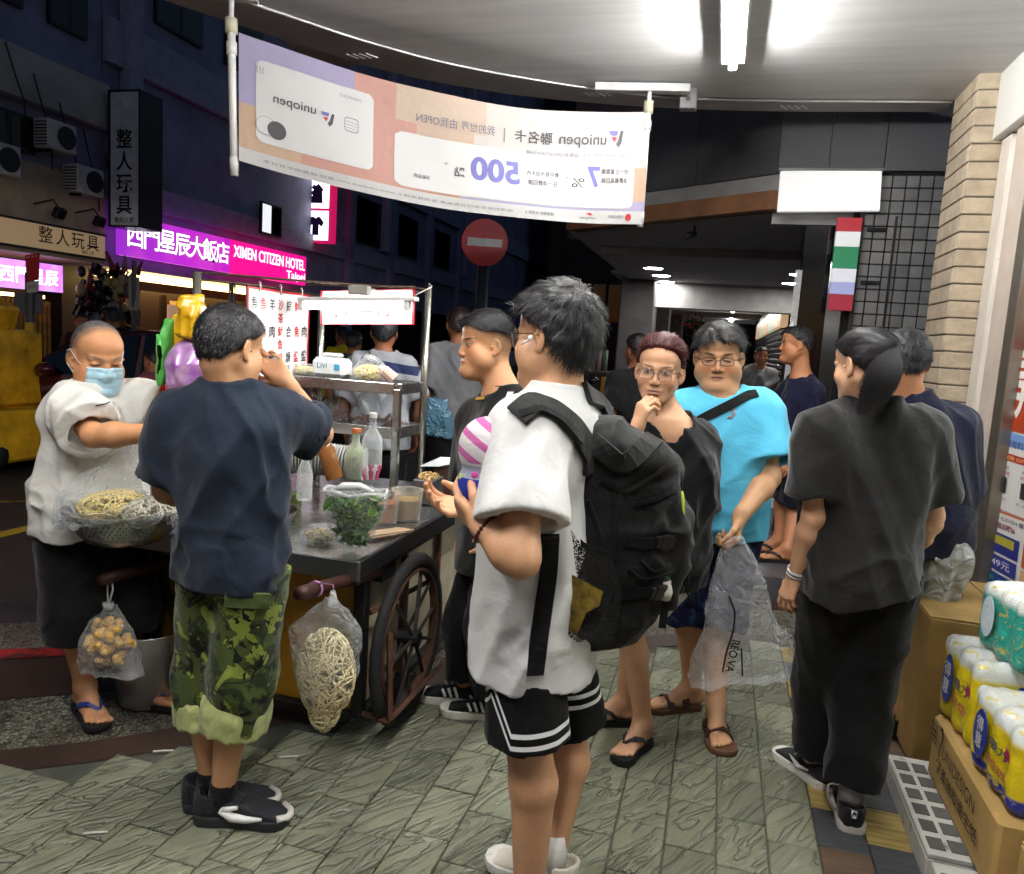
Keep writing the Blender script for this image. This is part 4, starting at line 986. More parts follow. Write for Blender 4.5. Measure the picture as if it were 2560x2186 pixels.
# ---- store corner: tiled column, header, frames, glass
def cast_store():
    col = thing('store_column', 'cream split-face tiled corner column of the store', 'column', (1.36, 5.5, 0))
    core = B(); core.box((1.478, 5.53, 1.65), (.34, .50, 3.30)); core.obj('core', pm('grey mortar', '#6a665f', .9), col)
    side_m = pm('cream split-face tile', '#b9ab94', .7, var=.1, vs=9., bump=.7, bs=38., col2='#a39480')
    zz = .02; i = 0
    while zz < 3.26:
        hh = .094
        b = B(); b.box((1.304, 5.54, zz + hh / 2), (.016, .475, hh), .004); b.obj('tile', side_m, col)
        b = B(); b.box((1.385, 5.278, zz + hh / 2), (.172, .016, hh), .004); b.obj('tile', side_m, col)
        zz += .103; i += 1
    t_ = thing('store_front', 'white framed store front with sliding door pocket and glass', 'storefront', (1.5, 4.6, 0)); wm = pm('white painted steel', '#cfc8be', .45, var=.06, wear=('#8a7f72', 14, .66)); bm = pm('beige wall panel', '#bfb2a6', .5, var=.08)
    def vert(name, y0, y1, x, th, z0, z1, m): b = B(); b.box((x, (y0 + y1) / 2, (z0 + z1) / 2), (th, abs(y1 - y0), z1 - z0), .004); return b.obj(name, m, t_)
    vert('header', 1.0, 5.27, 1.52, .22, 2.92, 3.298, pm('white header panel', '#d0d0cc', .4, var=.03)); vert('frame', 5.10, 5.262, 1.49, .06, 0, 2.915, wm); vert('door_pocket', 5.03, 5.098, 1.60, .05, 0, 2.915, pm('black gap', '#070707', .8))
    vert('wall_panel', 4.72, 5.028, 1.50, .07, .82, 2.915, bm); vert('wall_panel', 4.72, 5.028, 1.503, .066, 0, .816, pm('dark beige plinth', '#8d7d70', .5)); vert('steel_frame', 4.58, 4.716, 1.485, .08, 0, 2.915, pm('brushed steel', '#8f8a80', .35, .9, rvar=.1))
    vert('glass', 2.6, 4.578, 1.515, .012, .12, 2.915, glassy('shop glass', (.9, .95, .95), .12)); vert('sill', 2.6, 4.578, 1.50, .07, 0, .118, wm); vert('frame', 2.5, 2.598, 1.49, .07, 0, 2.915, wm)
    struct(mesh_obj('store_floor', [(1.56, -3, -.005), (6, -3, -.005), (6, 5.2, -.005), (1.56, 5.2, -.005)], [(0, 1, 2, 3)], pm('shop floor', '#b5b2aa', .4)))
    b = B(); b.box((4.6, 2.3, 1.6), (.1, 6, 3.3)); struct(b.obj('store_wall', pm('shop wall', '#c2bfb6', .7))); b = B(); b.box((3.05, 5.32, 1.6), (3, .08, 3.3)); struct(b.obj('store_wall', pm('shop wall', '#c2bfb6', .7))); b = B(); b.box((3.1, 2.3, 3.36), (3.1, 6, .1)); struct(b.obj('store_ceiling', pm('shop wall', '#c2bfb6', .7)))
    for i, y in enumerate((3.2, 4.6)): ceiling_tube(2.4, y - .9, y + .2, 3.15, 'lamp on the store ceiling behind the glass, ' + ('nearer the entrance' if i else 'nearer the till'), 'store lamps')
cast_store()
def poster(name, label, px, mat_bg, decor, x=1.505):
    """paper on the glass; px = four corners in the photo (tl, tr, br, bl) on the plane of the glass"""
    P = [at(*q, x=x) for q in px]; t_ = thing(name, label, 'poster', P[3]); n = np.array([-1., 0, 0])
    mesh_obj('sheet', [p for p in P] + [p - n * .0015 for p in P], [(0, 3, 2, 1), (4, 5, 6, 7), (0, 1, 5, 4), (1, 2, 6, 5), (2, 3, 7, 6), (3, 0, 4, 7)], mat_bg, t_)
    def uv(u, v): return (P[0] * (1 - u) + P[1] * u) * (1 - v) + (P[3] * (1 - u) + P[2] * u) * v
    k = [0]
    def rect(u0, v0, u1, v1, m, nm='print'):
        k[0] += 1; mesh_obj(nm, [uv(u0, v0) + n * .0006 * k[0], uv(u0, v1) + n * .0006 * k[0], uv(u1, v1) + n * .0006 * k[0], uv(u1, v0) + n * .0006 * k[0]], [(0, 1, 2, 3)], m, t_)
    def txt(s, u, v, wu, hv, m, bold=.0):
        k[0] += 1; V, Fc = text_mesh(s, 1., bold); lo, hi = V.min(0), V.max(0); V = (V - (lo + hi) / 2) / (hi - lo)
        mesh_obj('lettering', [uv(u + x_ * wu, v - y_ * hv) + n * .0006 * k[0] for x_, y_ in V], Fc, m, t_)
    decor(rect, txt); return t_
ink = lambda h: pm('ink ' + h, h, .6, var=.03); PW = pm('glossy paper', '#d8d6d2', .35, var=.03); PR = pm('red orange paper', '#a83a1c', .4, var=.08)
def dec1(r, t):
    t('開', .33, .5, .42, .72, ink('#e2ded8'), .02); r(.72, .04, .99, .96, ink('#c9c2b4')); r(.76, .1, .99, .9, ink('#7d3a1e'))
    t('全', .88, .3, .18, .25, ink('#e2ded8'))
poster('red_poster', 'orange red poster with a large white character on the store glass', [(2535, 842), (2700, 850), (2690, 1120), (2500, 1070)], PR, dec1)
poster('red_poster', 'upper red poster with food picture on the store glass', [(2545, 690), (2700, 690), (2700, 835), (2532, 836)], PR, lambda r, t: (r(.2, .2, .9, .75, ink('#d8c8b4')), r(.35, .3, .8, .6, ink('#7a4a20')), t('好口味', .5, .88, .7, .14, ink('#e2ded8'))))
def dec2(r, t):
    r(0, 0, .5, .18, ink('#6f8fc4')); t('最有料', .22, .14, .26, .10, ink('#24305e'), .01); t('OPEN POINT', .55, .16, .35, .05, ink('#b03040'))
    r(0, .27, 1, .36, ink('#a82a2c')); t('兌換 CITYCAFE 飲品', .45, .315, .7, .05, ink('#e8d27a'))
    for i in range(3): t('咖啡', .14 + .3 * i, .45, .1, .04, ink('#333338')); t('優惠價', .14 + .3 * i, .52, .14, .04, ink('#a82a5c')); r(.1 + .3 * i, .58, .18 + .3 * i, .78, ink('#26262a')); t('買一送一', .15 + .3 * i, .86, .16, .035, ink('#55555a'))
poster('coupon_poster', 'white coupon poster with red band on the store glass', [(2505, 1075), (2700, 1130), (2670, 1340), (2482, 1265)], PW, dec2)
def dec3(r, t):
    r(.0, .0, 1., .02, ink('#b0562c')); t('7-ELEVEN 優惠', .3, .06, .4, .04, ink('#30304a')); t('超值加購價', .2, .12, .3, .05, ink('#7a2848'), .01); t('買就送', .7, .14, .3, .06, ink('#7a2848'), .01)
    r(.02, .18, .42, .34, ink('#232c78')); r(.08, .20, .36, .27, ink('#a8a038')); r(.02, .36, .42, .48, ink('#2a3380')); t('49元', .22, .42, .25, .06, ink('#d8d8e0')); r(.02, .5, .42, .6, ink('#20307a')); t('第二件', .22, .55, .3, .05, ink('#2f9a70'))
    r(.48, .18, .98, .36, ink('#a8562a')); r(.55, .22, .9, .32, ink('#c4b49a')); r(.48, .38, .98, .5, ink('#c9a27a')); t('79元', .7, .55, .3, .06, ink('#30303a')); r(.48, .6, .98, .66, ink('#8f7048'))
    t('早餐組合', .22, .68, .3, .05, ink('#7a2848'), .01); t('好康限定', .22, .75, .3, .05, ink('#7a2848'), .01); t('點數五倍', .7, .78, .36, .05, ink('#7a2848'), .01); r(.02, .84, .36, .98, ink('#5a3a2a')); r(.12, .86, .26, .96, ink('#c49a4a'))
poster('promotion_poster', 'tall promotion poster with many small offers low on the store glass', [(2480, 1268), (2700, 1350), (2650, 1720), (2445, 1560)], PW, dec3)
# ---- arcade building across the lane: dark fascia, passage with lamps
GZ = .15
def arcade():
    t_ = thing('arcade_building', 'dark stone-clad arcade building over the covered passage', 'building', (0, 8, 0))
    gran = pm('dark speckled granite', '#5a5a5e', .45, var=.25, vs=120., col2='#3c3c40'); dark = pm('grey plaster', '#a2a2a2', .8, var=.1); tanm = pm('tan stone trim', '#94694a', .6, var=.2, vs=4.)
    A, Bp, Cp = np.array([1.75, 6.3]), np.array([.26, 6.3]), np.array([-1.62, 7.6])     # front, then a chamfer running back to the street side
    def wall(name, p, q, z0, z1, m, th=.12, off=0.):
        d = nrm(np.array([*(q - p), 0])); n = np.array([-d[1], d[0], 0]); n = n if n[1] < 0 else -n; b = B(); P0 = np.array([*p, 0]) + n * off; P1 = np.array([*q, 0]) + n * off
        V = [P0 + UP * z0, P1 + UP * z0, P1 + UP * z1, P0 + UP * z1]; V += [v - n * th for v in V]
        b.add(V, [(0, 1, 2, 3), (7, 6, 5, 4), (0, 4, 5, 1), (1, 5, 6, 2), (2, 6, 7, 3), (3, 7, 4, 0)]); return b.obj(name, m, t_)
    ed = [A, np.array([1.0, 6.3]), np.array([.62, 6.3]), Bp]; 
    for p, q in zip(ed[:-1], ed[1:]): wall('fascia_panel', p + (q - p) * .006, q - (q - p) * .006, 2.975, 4.6, gran)
    for i in range(3): p = Bp + (Cp - Bp) * i / 3; q = Bp + (Cp - Bp) * (i + 1) / 3; wall('fascia_panel', p + (q - p) * .006, q - (q - p) * .006, 2.955, 4.6, gran)
    wall('lower_fascia', Bp, Cp, 2.83, 2.950, dark, .1, -.02); 
    wall('trim_strip', Bp, Bp + (Cp - Bp) * .30, 2.69, 2.829, tanm, .16, .012); wall('trim_strip', Bp + (Cp - Bp) * .304, Cp, 2.69, 2.829, tanm, .16, .012); wall('backing', A, Bp, 2.6, 4.7, dark, .1, -.14); wall('backing', Bp, Cp, 2.7, 4.7, dark, .1, -.14)
    b = B(); V = [(1.0, 6.42, 2.69), (.26, 6.42, 2.69), (-1.62, 7.72, 2.69), (-1.62, 13.0, 2.69), (1.0, 13.0, 2.69)]; b.add(V, [(0, 1, 2, 3, 4)]); b.obj('passage_ceiling', dark, t_)
    b = B(); b.box((-.3, 8.9, 2.645), (2.3, .35, .088), .005); b.obj('ceiling_beam', dark, t_); b = B(); b.box((-.3, 13.1, 2.55), (2.8, .3, .55), .01); b.obj('ceiling_beam', dark, t_)
    b = B(); b.box((-.3, 21, 2.86), (3.4, 15.5, .05)); b.obj('passage_ceiling', pm('far ceiling', '#a0a0a0', .8), t_)
    for y in (16.2, 18.6, 20.6, 23, 27): b = B(); b.box((-.3, y, 2.74), (3.0, .16, .18)); b.obj('ceiling_beam', dark, t_)
    b = B(); b.box((-1.45, 12.95, 1.5), (.55, .7, 2.7), .02); b.obj('column', pm('grey column', '#4b494a', .7, var=.15), t_)
    for y in (19, 25): b = B(); b.box((-1.55, y, 1.5), (.4, .6, 2.7), .02); b.obj('column', pm('grey column', '#4b494a', .7, var=.15), t_)
    b = B(); b.box((1.35, 13, 1.5), (.6, 13, 2.9)); b.obj('shop_row', pm('dark shopfront', '#1b1a1b', .4, var=.3), t_); b = B(); b.box((1.1, 22, 1.4), (.4, 16, 2.8)); b.obj('shop_row', pm('dark shopfront', '#1b1a1b', .4, var=.3), t_); b = B(); b.box((-.3, 34, 1.5), (6, .3, 3)); b.obj('end_wall', pm('far end wall', '#1c1a1a', .8), t_)
    b = B(); b.box((.62, 6.62, 1.42), (.22, .34, 2.54), .01); b.obj('pillar', pm('black polished pillar', '#0d0d12', .12, coat=.5), t_)
    b = B(); b.box((.50, 6.43, 1.3), (.05, .015, 1.9)); b.obj('plastic_sheet', plastic_bag('loose clear sheet', alpha=.45), t_)
    fl = [(-1.7, 5.55), (-.4, 5.15), (1.8, 4.95), (1.8, 34), (-1.7, 34)]; V = [(x, y, GZ) for x, y in fl] + [(x, y, -.1) for x, y in fl]
    fo = mesh_obj('arcade_floor', V, [(0, 1, 2, 3, 4), (0, 5, 6, 1), (1, 6, 7, 2), (4, 9, 5, 0)], pm('dark stone floor', '#55545a', .4, var=.3, vs=3.)); struct(fo)
    # square-tiled side wall, tile by tile
    wallb = B(); wallb.box((1.28, 6.425, 1.5), (.86, .2, 2.94)); w_o = wallb.obj('tile_wall', pm('near-black grout', '#0e0e0f', .9), t_)
    gm = [pm('grey square tile %d' % i, c, .25, var=.1, vs=7., rvar=.08) for i, c in enumerate(('#6f7072', '#66676a', '#787878'))]
    tms = [tile_mesh('tile', .084, .012, .084, .003, m) for m in gm]
    for iz in range(19):
        for ix in range(8):
            x, z = .935 + .0925 * ix, 2.90 - .0925 * iz
            if x > 1.62: continue
            o = bpy.data.objects.new('tile', tms[rg.choice((0, 0, 1, 2))]); COL.objects.link(o); o.location = (x, 6.318, z + .042); o.parent = w_o
    b = B(); b.box((.895, 6.315, 1.6), (.03, .05, 2.5)); b.box((1.13, 6.312, 1.5), (.018, .02, 2.3)); b.obj('door_trim', pm('dark door trim', '#141416', .5), t_)
    for z in (2.55, 2.16): b = B(); b.box((1.0, 6.302, z), (.13, .022, .03), .004); b.cyl((.97, 6.30, z), (1.03, 6.30, z), .012, n=8); b.obj('hinge', pm('dark hinge metal', '#2a2a2c', .4, .8), t_)
    return t_
arcade()
p = [at(*q, y=6.27) for q in ((1950, 432), (2202, 428), (2196, 530), (1942, 532))]
wp = thing('sign_board', 'blank white lit sign board under the dark granite fascia', 'sign', p[3]); b = B(); V = p + [q + np.array([0, -.05, 0]) for q in p]; b.add(V, [(0, 1, 2, 3), (7, 6, 5, 4), (0, 4, 5, 1), (1, 5, 6, 2), (2, 6, 7, 3), (3, 7, 4, 0)]); b.obj('panel', emis('white sign face', (.86, .86, .86), .22), wp)
b = B(); c = (p[0] + p[1]) / 2; b.box((c[0], 6.235, p[0][2] + .012), (.74, .06, .018), .003); b.obj('top_rail', pm('grey rail', '#77777a', .4, .6), wp)
st = thing('striped_sign', 'vertical convenience store sign with red, white and green stripes beside the grille', 'sign', (.76, 6.25, 2.3))
p0 = at(2090, 585, y=6.2); 
for i, (h_, c_, e_) in enumerate(((.10, '#b01c2e', .25), (.11, '#cfd2d6', .6), (.16, '#0f7a50', .35), (.10, '#c9ccd6', .6), (.09, '#9aa0d0', .4), (.12, '#9c1c34', .2))):
    b = B(); zt = 2.62 - sum((.10, .11, .16, .10, .09, .12)[:i]); b.box((.80, 6.24, zt - h_ / 2), (.17, .05, h_ - .002), .002); b.obj('stripe_panel', emis('sign stripe ' + c_ + str(i), srgb(c_), e_ * .35), st)
# security camera under the fascia, ceiling lamps of the passage
cp = at(1735, 585, z=2.62); t_ = thing('security_camera', 'small round security camera hanging under the passage soffit', 'camera', cp); b = B(); b.cyl(cp + UP * .07, cp + UP * .02, .012, n=8); b.obj('mount', pm('black plastic', '#141416', .4), t_); b = B(); b.cyl(cp, cp + np.array([-.05, -.09, -.03]), .03, .032, 14); b.obj('camera_body', pm('black plastic', '#141416', .4), t_, True); b = B(); b.cyl(cp + np.array([-.05, -.09, -.03]), cp + np.array([-.053, -.095, -.032]), .022, n=14); b.obj('lens_ring', pm('silver ring', '#b9b9bc', .2, .9), t_)
dl = emis('downlight glow', (1., .96, .9), 45.)
for i, (x, y) in enumerate(((-1.05, 10.76), (-1.02, 11.76), (-1.02, 12.75), (.86, 9.6), (.86, 10.9), (.86, 12.2))):
    t_ = thing('downlight', 'recessed round downlight in the passage ceiling, ' + ['nearest of the left row', 'middle of the left row', 'farthest of the left row', 'nearest of the right row', 'middle of the right row', 'farthest of the right row'][i], 'downlight', (x, y, 2.68), 'passage downlights'); b = B(); b.cyl((x, y, 2.688), (x, y, 2.678), .13, n=20); b.obj('glow_disc', dl, t_); b = B(); ring_band(b, (x, y, 2.682), UP, .13, .016, .02, seg=20); b.obj('rim', house, t_)
pt_ = emis('passage tube', (1., .97, .93), 60.)
for i, (y, z) in enumerate(((15.4, 2.74), (17.6, 2.74), (19.6, 2.74), (24.5, 2.7))):
    t_ = thing('fluorescent_lamp', 'bare tube lamp across the far passage ceiling, ' + ['first', 'second', 'third', 'last'][i] + ' from the entrance', 'lamp', (.1, y, z), 'far passage tube lamps'); b = B(); b.cyl((-.75, y, z - .02), (.95, y, z - .02), .022, n=8); b.obj('tube', pm('dim tube', '#a8a0a0', .4), t_); b = B(); b.ball((.1, y - .03, z - .06), .07, 10, 8); b.obj('bulb', pt_, t_, True); b = B(); b.box((.1, y, z + .02), (1.75, .05, .03)); b.obj('batten', pm('dark batten', '#2a2a2a', .5), t_)
sg = thing('shop_sign', 'row of pale sign boxes along the right side of the far passage', 'sign', (.88, 15, 2.1))
for i in range(5): b = B(); b.box((.9, 14.4 + i * 2.1, 2.30), (.12, 2.0, .42), .01); b.obj('sign_box', emis('pale sign box %d' % (i % 2), ('#b08f6e', '#8fa08a')[i % 2] and srgb(('#b08f6e', '#9aa08a')[i % 2]), .45), sg)
sh_ = thing('roller_shutter', 'grey slatted shutter under the sign boxes in the passage', 'shutter', (.9, 15, 1.2))
for i in range(12): b = B(); b.box((.92, 16, 2.02 - i * .1), (.05, 5, .07), .01); b.obj('slat', pm('grey shutter', '#5f6062', .4, .5), sh_)
pl = thing('hanging_plant', 'hanging plant with red flowers at the far end of the passage', 'plant', (-.9, 22, 2.2)); b = B()
for i in range(90): q = np.array([-.95, 22, 2.35]) + RNG.normal(0, 1, 3) * np.array([.25, .2, .13]); v = nrm(RNG.normal(0, 1, 3)) * .06; u = nrm(np.cross(v, RNG.normal(0, 1, 3))) * .03; b.quad(q - v, q + u, q + v, q - u)
b.obj('leaves', pm('dark leaves', '#26401f', .6), pl); b = B()
for i in range(25): b.ball(np.array([-1., 21.9, 2.35]) + RNG.normal(0, 1, 3) * np.array([.2, .15, .1]), .03, 6, 5)
b.obj('blossoms', pm('red blossom', '#a02018', .5), pl)

# ---- across the street: toy shop building and hotel building
def across():
    navy = pm('dark blue tiled wall', '#8f8da8', .7, var=.18, vs=1.2, bump=.2, bs=30.); beige = pm('stained beige render', '#b09a80', .8, var=.2, vs=1.3, col2='#8a7868'); grey = pm('grey concrete', '#b4b0a8', .85, var=.2, vs=1.)
    t1 = thing('shop_building', 'dim building with a grey balcony band and beige shop frontage at the far left', 'building', (-12, 8, 0)); t2 = thing('hotel_building', 'dark blue tiled hotel building across the street', 'building', (-12, 20, 0))
    def bx(name, x0, x1, y0, y1, z0, z1, m, par, bev=0): b = B(); b.box(((x0 + x1) / 2, (y0 + y1) / 2, (z0 + z1) / 2), (x1 - x0, y1 - y0, z1 - z0), bev); return b.obj(name, m, par)
    bx('wall', -15, -11.52, -6, 12.08, 2.95, 16, navy, t1); bx('balcony_band', -11.515, -11.30, -6, 12.05, 4.96, 5.74, grey, t1, .01); bx('frontage_wall', -11.518, -11.42, -6, 12.05, 3.05, 4.02, beige, t1); bx('soffit', -13, -11.40, -6, 12.06, 2.52, 2.66, pm('cream soffit', '#a8957c', .7), t1)
    bx('back_wall', -14, -13.1, -6, 12.06, 0, 2.6, pm('warm shop wall', '#6a5a48', .7), t1); bx('wall', -15, -11.52, 12.1, 60, 2.5, 18, navy, t2); bx('ledge', -11.515, -11.38, 12.1, 60, 6.2, 7.0, pm('grey blue ledge', '#a5a4b8', .8), t2, .01); bx('ledge', -11.515, -11.42, 12.1, 60, 3.72, 4.2, pm('grey blue ledge', '#a5a4b8', .8), t2, .01)
    for y in (12.5, 24, 32): bx('pipe_shaft', -11.515, -11.25, y, y + .35, 4.3, 16, pm('grey blue ledge', '#a5a4b8', .8), t2, .02)
    for y in (21.5, 24.5, 28, 31.5, 35): bx('pilaster', -11.515, -11.3, y, y + .3, 0, 16, navy, t2)
    wf = pm('dark window frame', '#1c1c20', .4); wg = pm('dark window glass', '#14151d', .1)
    def win(par, y0, y1, z0, z1, lit=None, x=-11.50):
        o = bx('window', x - .02, x + .05, y0, y1, z0, z1, wf, par); k = (y1 - y0) / 2
        for i in range(2): q = bx('pane', x + .03, x + .056, y0 + .04 + i * k, y0 + k * (i + 1) - .04, z0 + .05, z1 - .05, lit if lit and i == 0 else wg, o)
        return o
    win(t2, 16.95, 17.85, 3.72 + .12, 4.62, emis('lit room', (.75, .78, .8), .5), -11.40)
    for y in (22.3, 25.5, 29): win(t2, y, y + 1.6, 4.4, 5.8)
    for y in (13.4, 15.6, 18.5, 22.3, 25.5): win(t2, y, y + 1.4, 7.4, 8.9)
    win(t1, 9.6, 10.6, 4.15, 4.75); win(t1, 6.5, 7.6, 4.15, 4.75); win(t1, 9.0, 10.4, 6.4, 7.6); win(t1, 10.9, 11.7, 6.4, 7.6)
    # hotel ground floor
    bx('entrance_wall', -13.2, -12.6, 12.2, 40, 0, 2.5, pm('dark stone entrance', '#241d1c', .4), t2)
    warm = emis('warm cove light', (1., .66, .22), 3.2); bx('cove_light', -12.59, -11.6, 13.0, 18.6, 2.36, 2.44, warm, t2); bx('wood_fascia', -11.595, -11.52, 13.0, 18.6, 2.12, 2.30, pm('gilded wood', '#8a6420', .5), t2)
    bx('door_frame', -12.6, -12.5, 13.75, 14.75, 0, 2.12, pm('dark wood frame', '#2a1a14', .4), t2); bx('door_frame', -12.6, -12.5, 15.0, 17.5, 0, 2.12, pm('dark wood frame', '#2a1a14', .4), t2); bx('door_glass', -12.51, -12.49, 15.1, 16.2, .1, 2.0, emis('dim lobby', (.30, .2, .09), .18), t2)
    for y in (13.6, 14.6): bx('spot_lamp', -12.3, -12.2, y, y + .1, 2.30, 2.33, emis('spot', (1, .9, .7), 12.), t2)
    bx('wall_lamp', -11.62, -11.55, 12.62, 12.72, 2.2, 2.42, emis('wall lantern', (1., .7, .3), 8.), t2)
    # wood slats, lit
    sl = thing('slat_screen', 'screen of warm lit vertical wood slats behind the road works', 'screen', (-12.2, 10.5, 0))
    for i in range(26): bx('slat', -12.25, -12.2, 9.0 + i * .1, 9.06 + i * .1, .1, 1.75, pm('honey wood slat', '#8a6a30', .5, var=.3), sl)
    bx('lamp_strip', -12.3, -12.27, 9.0, 11.5, 1.8, 1.86, warm, sl)
    ps = thing('backlit_sign', 'small purple backlit sign with white characters under the cream soffit', 'sign', (-11.9, 10.6, 2)); bx('panel', -11.95, -11.9, 10.05, 11.55, 1.93, 2.42, emis('purple light box', (.42, .12, .55), .9, srgb('#b58ad0')), ps)
    text_on('lettering', '西門星辰', np.array([-11.895, 10.85, 2.15]), np.array([0, 1., 0]), UP, .3, emis('white letters', (.95, .9, 1.), 1.6), ps, .01)
    # toy-shop fascia sign
    ts = thing('shop_fascia_sign', 'long cream shop sign with black brush characters above the toy shop', 'sign', (-11.35, 10, 2.6)); bx('board', -11.41, -11.33, 8.6, 11.95, 2.62, 3.02, emis('cream sign face', srgb('#b89a74'), .16), ts); bx('frame', -11.42, -11.32, 8.6, 11.98, 3.024, 3.06, wf, ts); bx('frame', -11.42, -11.32, 8.6, 11.98, 2.58, 2.618, wf, ts)
    for ch, yy in zip('整人玩具', (10.65, 11.0, 11.33, 11.66)): text_on('lettering', ch, np.array([-11.328, yy, 2.84]), np.array([0, 1., 0]), UP, .30, pm('black brush ink', '#14100e', .7), ts, .006)
    text_on('lettering', '整的人笑', np.array([-11.328, 11.55, 2.67]), np.array([0, 1., 0]), UP, .07, pm('black brush ink', '#14100e', .7), ts, .006)
    for i, y in enumerate((10.5, 11.35)):
        q = thing('spot_lamp', 'unlit black floodlight on a bracket over the toy shop sign, ' + ('nearer the vertical sign' if i else 'nearer the picture edge'), 'floodlight', (-10.9, y, 3.2), 'sign floodlights'); b = B(); b.tube([(-11.4, y, 3.35), (-11.0, y, 3.42), (-10.9, y, 3.3)], .015, 6); b.obj('bracket', wf, q); b = B(); b.box((-10.88, y, 3.2), (.12, .2, .18), .02, np.array(Matrix.Rotation(.5, 3, 'Y'))); b.obj('lamp_head', pm('black plastic', '#141416', .4), q)
    # hotel sign, purple to magenta
    hs_ = thing('hotel_sign', 'long purple and magenta lit hotel sign with white lettering', 'sign', (-11.1, 15, 2.8)); X = -11.15
    def quadx(name, y0, y1, z0, z1, m, x=X): return bx(name, x - .12, x, y0, y1, z0, z1, m, hs_)
    m, t, p_ = newmat('purple sign gradient'); pos = geopos(t); sx = N(t, 'ShaderNodeSeparateXYZ'); t.links.new(pos, sx.inputs[0]); f_ = N(t, 'ShaderNodeMapRange', ins={0: sx.outputs[1], 1: 12.2, 2: 15.5}).outputs[0]
    c = ramp(t, f_, [(0, '#7a1fa0'), (.5, '#9a1fa8'), (1, '#a0109a')]); c = mixc(t, ramp(t, noise(t, pos, 2.2), [(.45, (0, 0, 0)), (.7, (.5, .5, .5))]), c, '#b040a0'); t.links.new(c, p_.inputs['Emission Color']); p_.inputs['Emission Strength'].default_value = .75; p_.inputs['Base Color'].default_value = (.2, .05, .3, 1)
    quadx('sign_panel', 12.15, 15.45, 2.72, 3.48, m); quadx('sign_panel', 15.454, 18.75, 2.72, 3.48, emis('magenta sign face', srgb('#d80f78'), .7)); 
    wl = emis('white sign letters', (1, 1, 1), .9); dk = pm('letter outline', '#2a0a30', .6)
    for i, ch in enumerate('西門星辰大飯店'):
        yc = 12.50 + .445 * i
        text_on('lettering', ch, np.array([X + .004, yc, 3.10]), np.array([0, 1., 0]), UP, .50, dk, hs_, .03); text_on('lettering', ch, np.array([X + .010, yc, 3.10]), np.array([0, 1., 0]), UP, .50, wl, hs_, .012)
    text_on('lettering', 'XIMEN CITIZEN HOTEL', np.array([X + .01, 17.12, 3.24]), np.array([0, 1., 0]), UP, .36, wl, hs_, .012, fit=(3.1, .27)); text_on('lettering', 'Taipei', np.array([X + .01, 18.25, 2.90]), np.array([0, 1., 0]), UP, .3, wl, hs_, .006, fit=(.9, .26))
    # vertical shop sign hanging out over the street
    v0 = at(275, 230, y=11.9); v1 = at(347, 565, y=11.9); x0, x1, z0, z1 = v0[0], v1[0], v1[2], v0[2]; vs_ = thing('vertical_sign', 'tall unlit white vertical shop sign with four black characters', 'sign', (x0, 11.9, z0)); bx('box', x0, x1, 11.9, 12.45, z0, z1, pm('dim white acrylic', '#dcdce0', .5), vs_, .01); bx('frame', x0 - .03, x0 - .002, 11.88, 12.47, z0 - .03, z1 + .03, wf, vs_); bx('frame', x1 + .002, x1 + .03, 11.88, 12.47, z0 - .03, z1 + .03, wf, vs_); bx('frame', x0, x1, 11.89, 12.46, z1 + .002, z1 + .03, wf, vs_); bx('frame', x0, x1, 11.89, 12.46, z0 - .03, z0 - .002, wf, vs_)
    H = z1 - z0
    for i, ch in enumerate('整人玩具'): text_on('lettering', ch, np.array([(x0 + x1) / 2, 11.893, z1 - H * (.36 + .165 * i)]), np.array([1., 0, 0]), UP, .36, pm('black sign ink', '#121218', .6), vs_, .012, lift=.003)
    text_on('lettering', '整的人笑', np.array([(x0 + x1) / 2, 11.893, z0 + .09]), np.array([1., 0, 0]), UP, .11, pm('black sign ink', '#121218', .6), vs_, .005, lift=.003)
    # red light-box sign with garments
    g0 = at(755, 395, y=19.6); g1 = at(828, 608, y=19.6); rs = thing('laundry_sign', 'red framed vertical light box sign with purple garment pictures', 'sign', (g0[0], 19.6, g1[2])); bx('frame', g0[0], g1[0], 19.6, 19.85, g1[2], g0[2] + .8, emis('magenta red frame', srgb('#a8124a'), .6), rs); wbx = emis('white light box', (.9, .92, .95), 1.5); pk = pm('purple print', '#4a1468', .6)
    Wd = g1[0] - g0[0]; xc = (g0[0] + g1[0]) / 2
    for i in range(4):
        zt = g1[2] + .07 + i * (Wd * .88); bx('picture_box', xc - Wd * .39, xc + Wd * .39, 19.585, 19.598, zt, zt + Wd * .80, wbx, rs)
        S = Wd * .30; poly = [(-.35, -.9), (.35, -.9), (.35, .1), (.6, -.15), (.9, .25), (.45, .8), (.18, .8), (0, .65), (-.18, .8), (-.45, .8), (-.9, .25), (-.6, -.15), (-.35, .1)]
        if i == 1: poly = [(-.5, -.9), (.7, -.9), (.6, .2), (.8, .3), (.5, .6), (.2, .9), (-.1, .7), (-.3, .9), (-.5, .5), (-.3, .3), (-.6, .1), (-.4, -.2), (-.7, -.5)]
        if i == 2: poly = [(-.5, -.8), (-.2, -.8), (-.1, .2), (.1, .2), (.2, -.8), (.5, -.8), (.45, .8), (-.45, .8)]
        b = B(); b.prism([(a * S, c_ * S) for a, c_ in poly], (xc, 19.584, zt + Wd * .4), (1, 0, 0), (0, 0, 1), (0, -.004, 0)); b.obj('garment_picture', pk, rs)
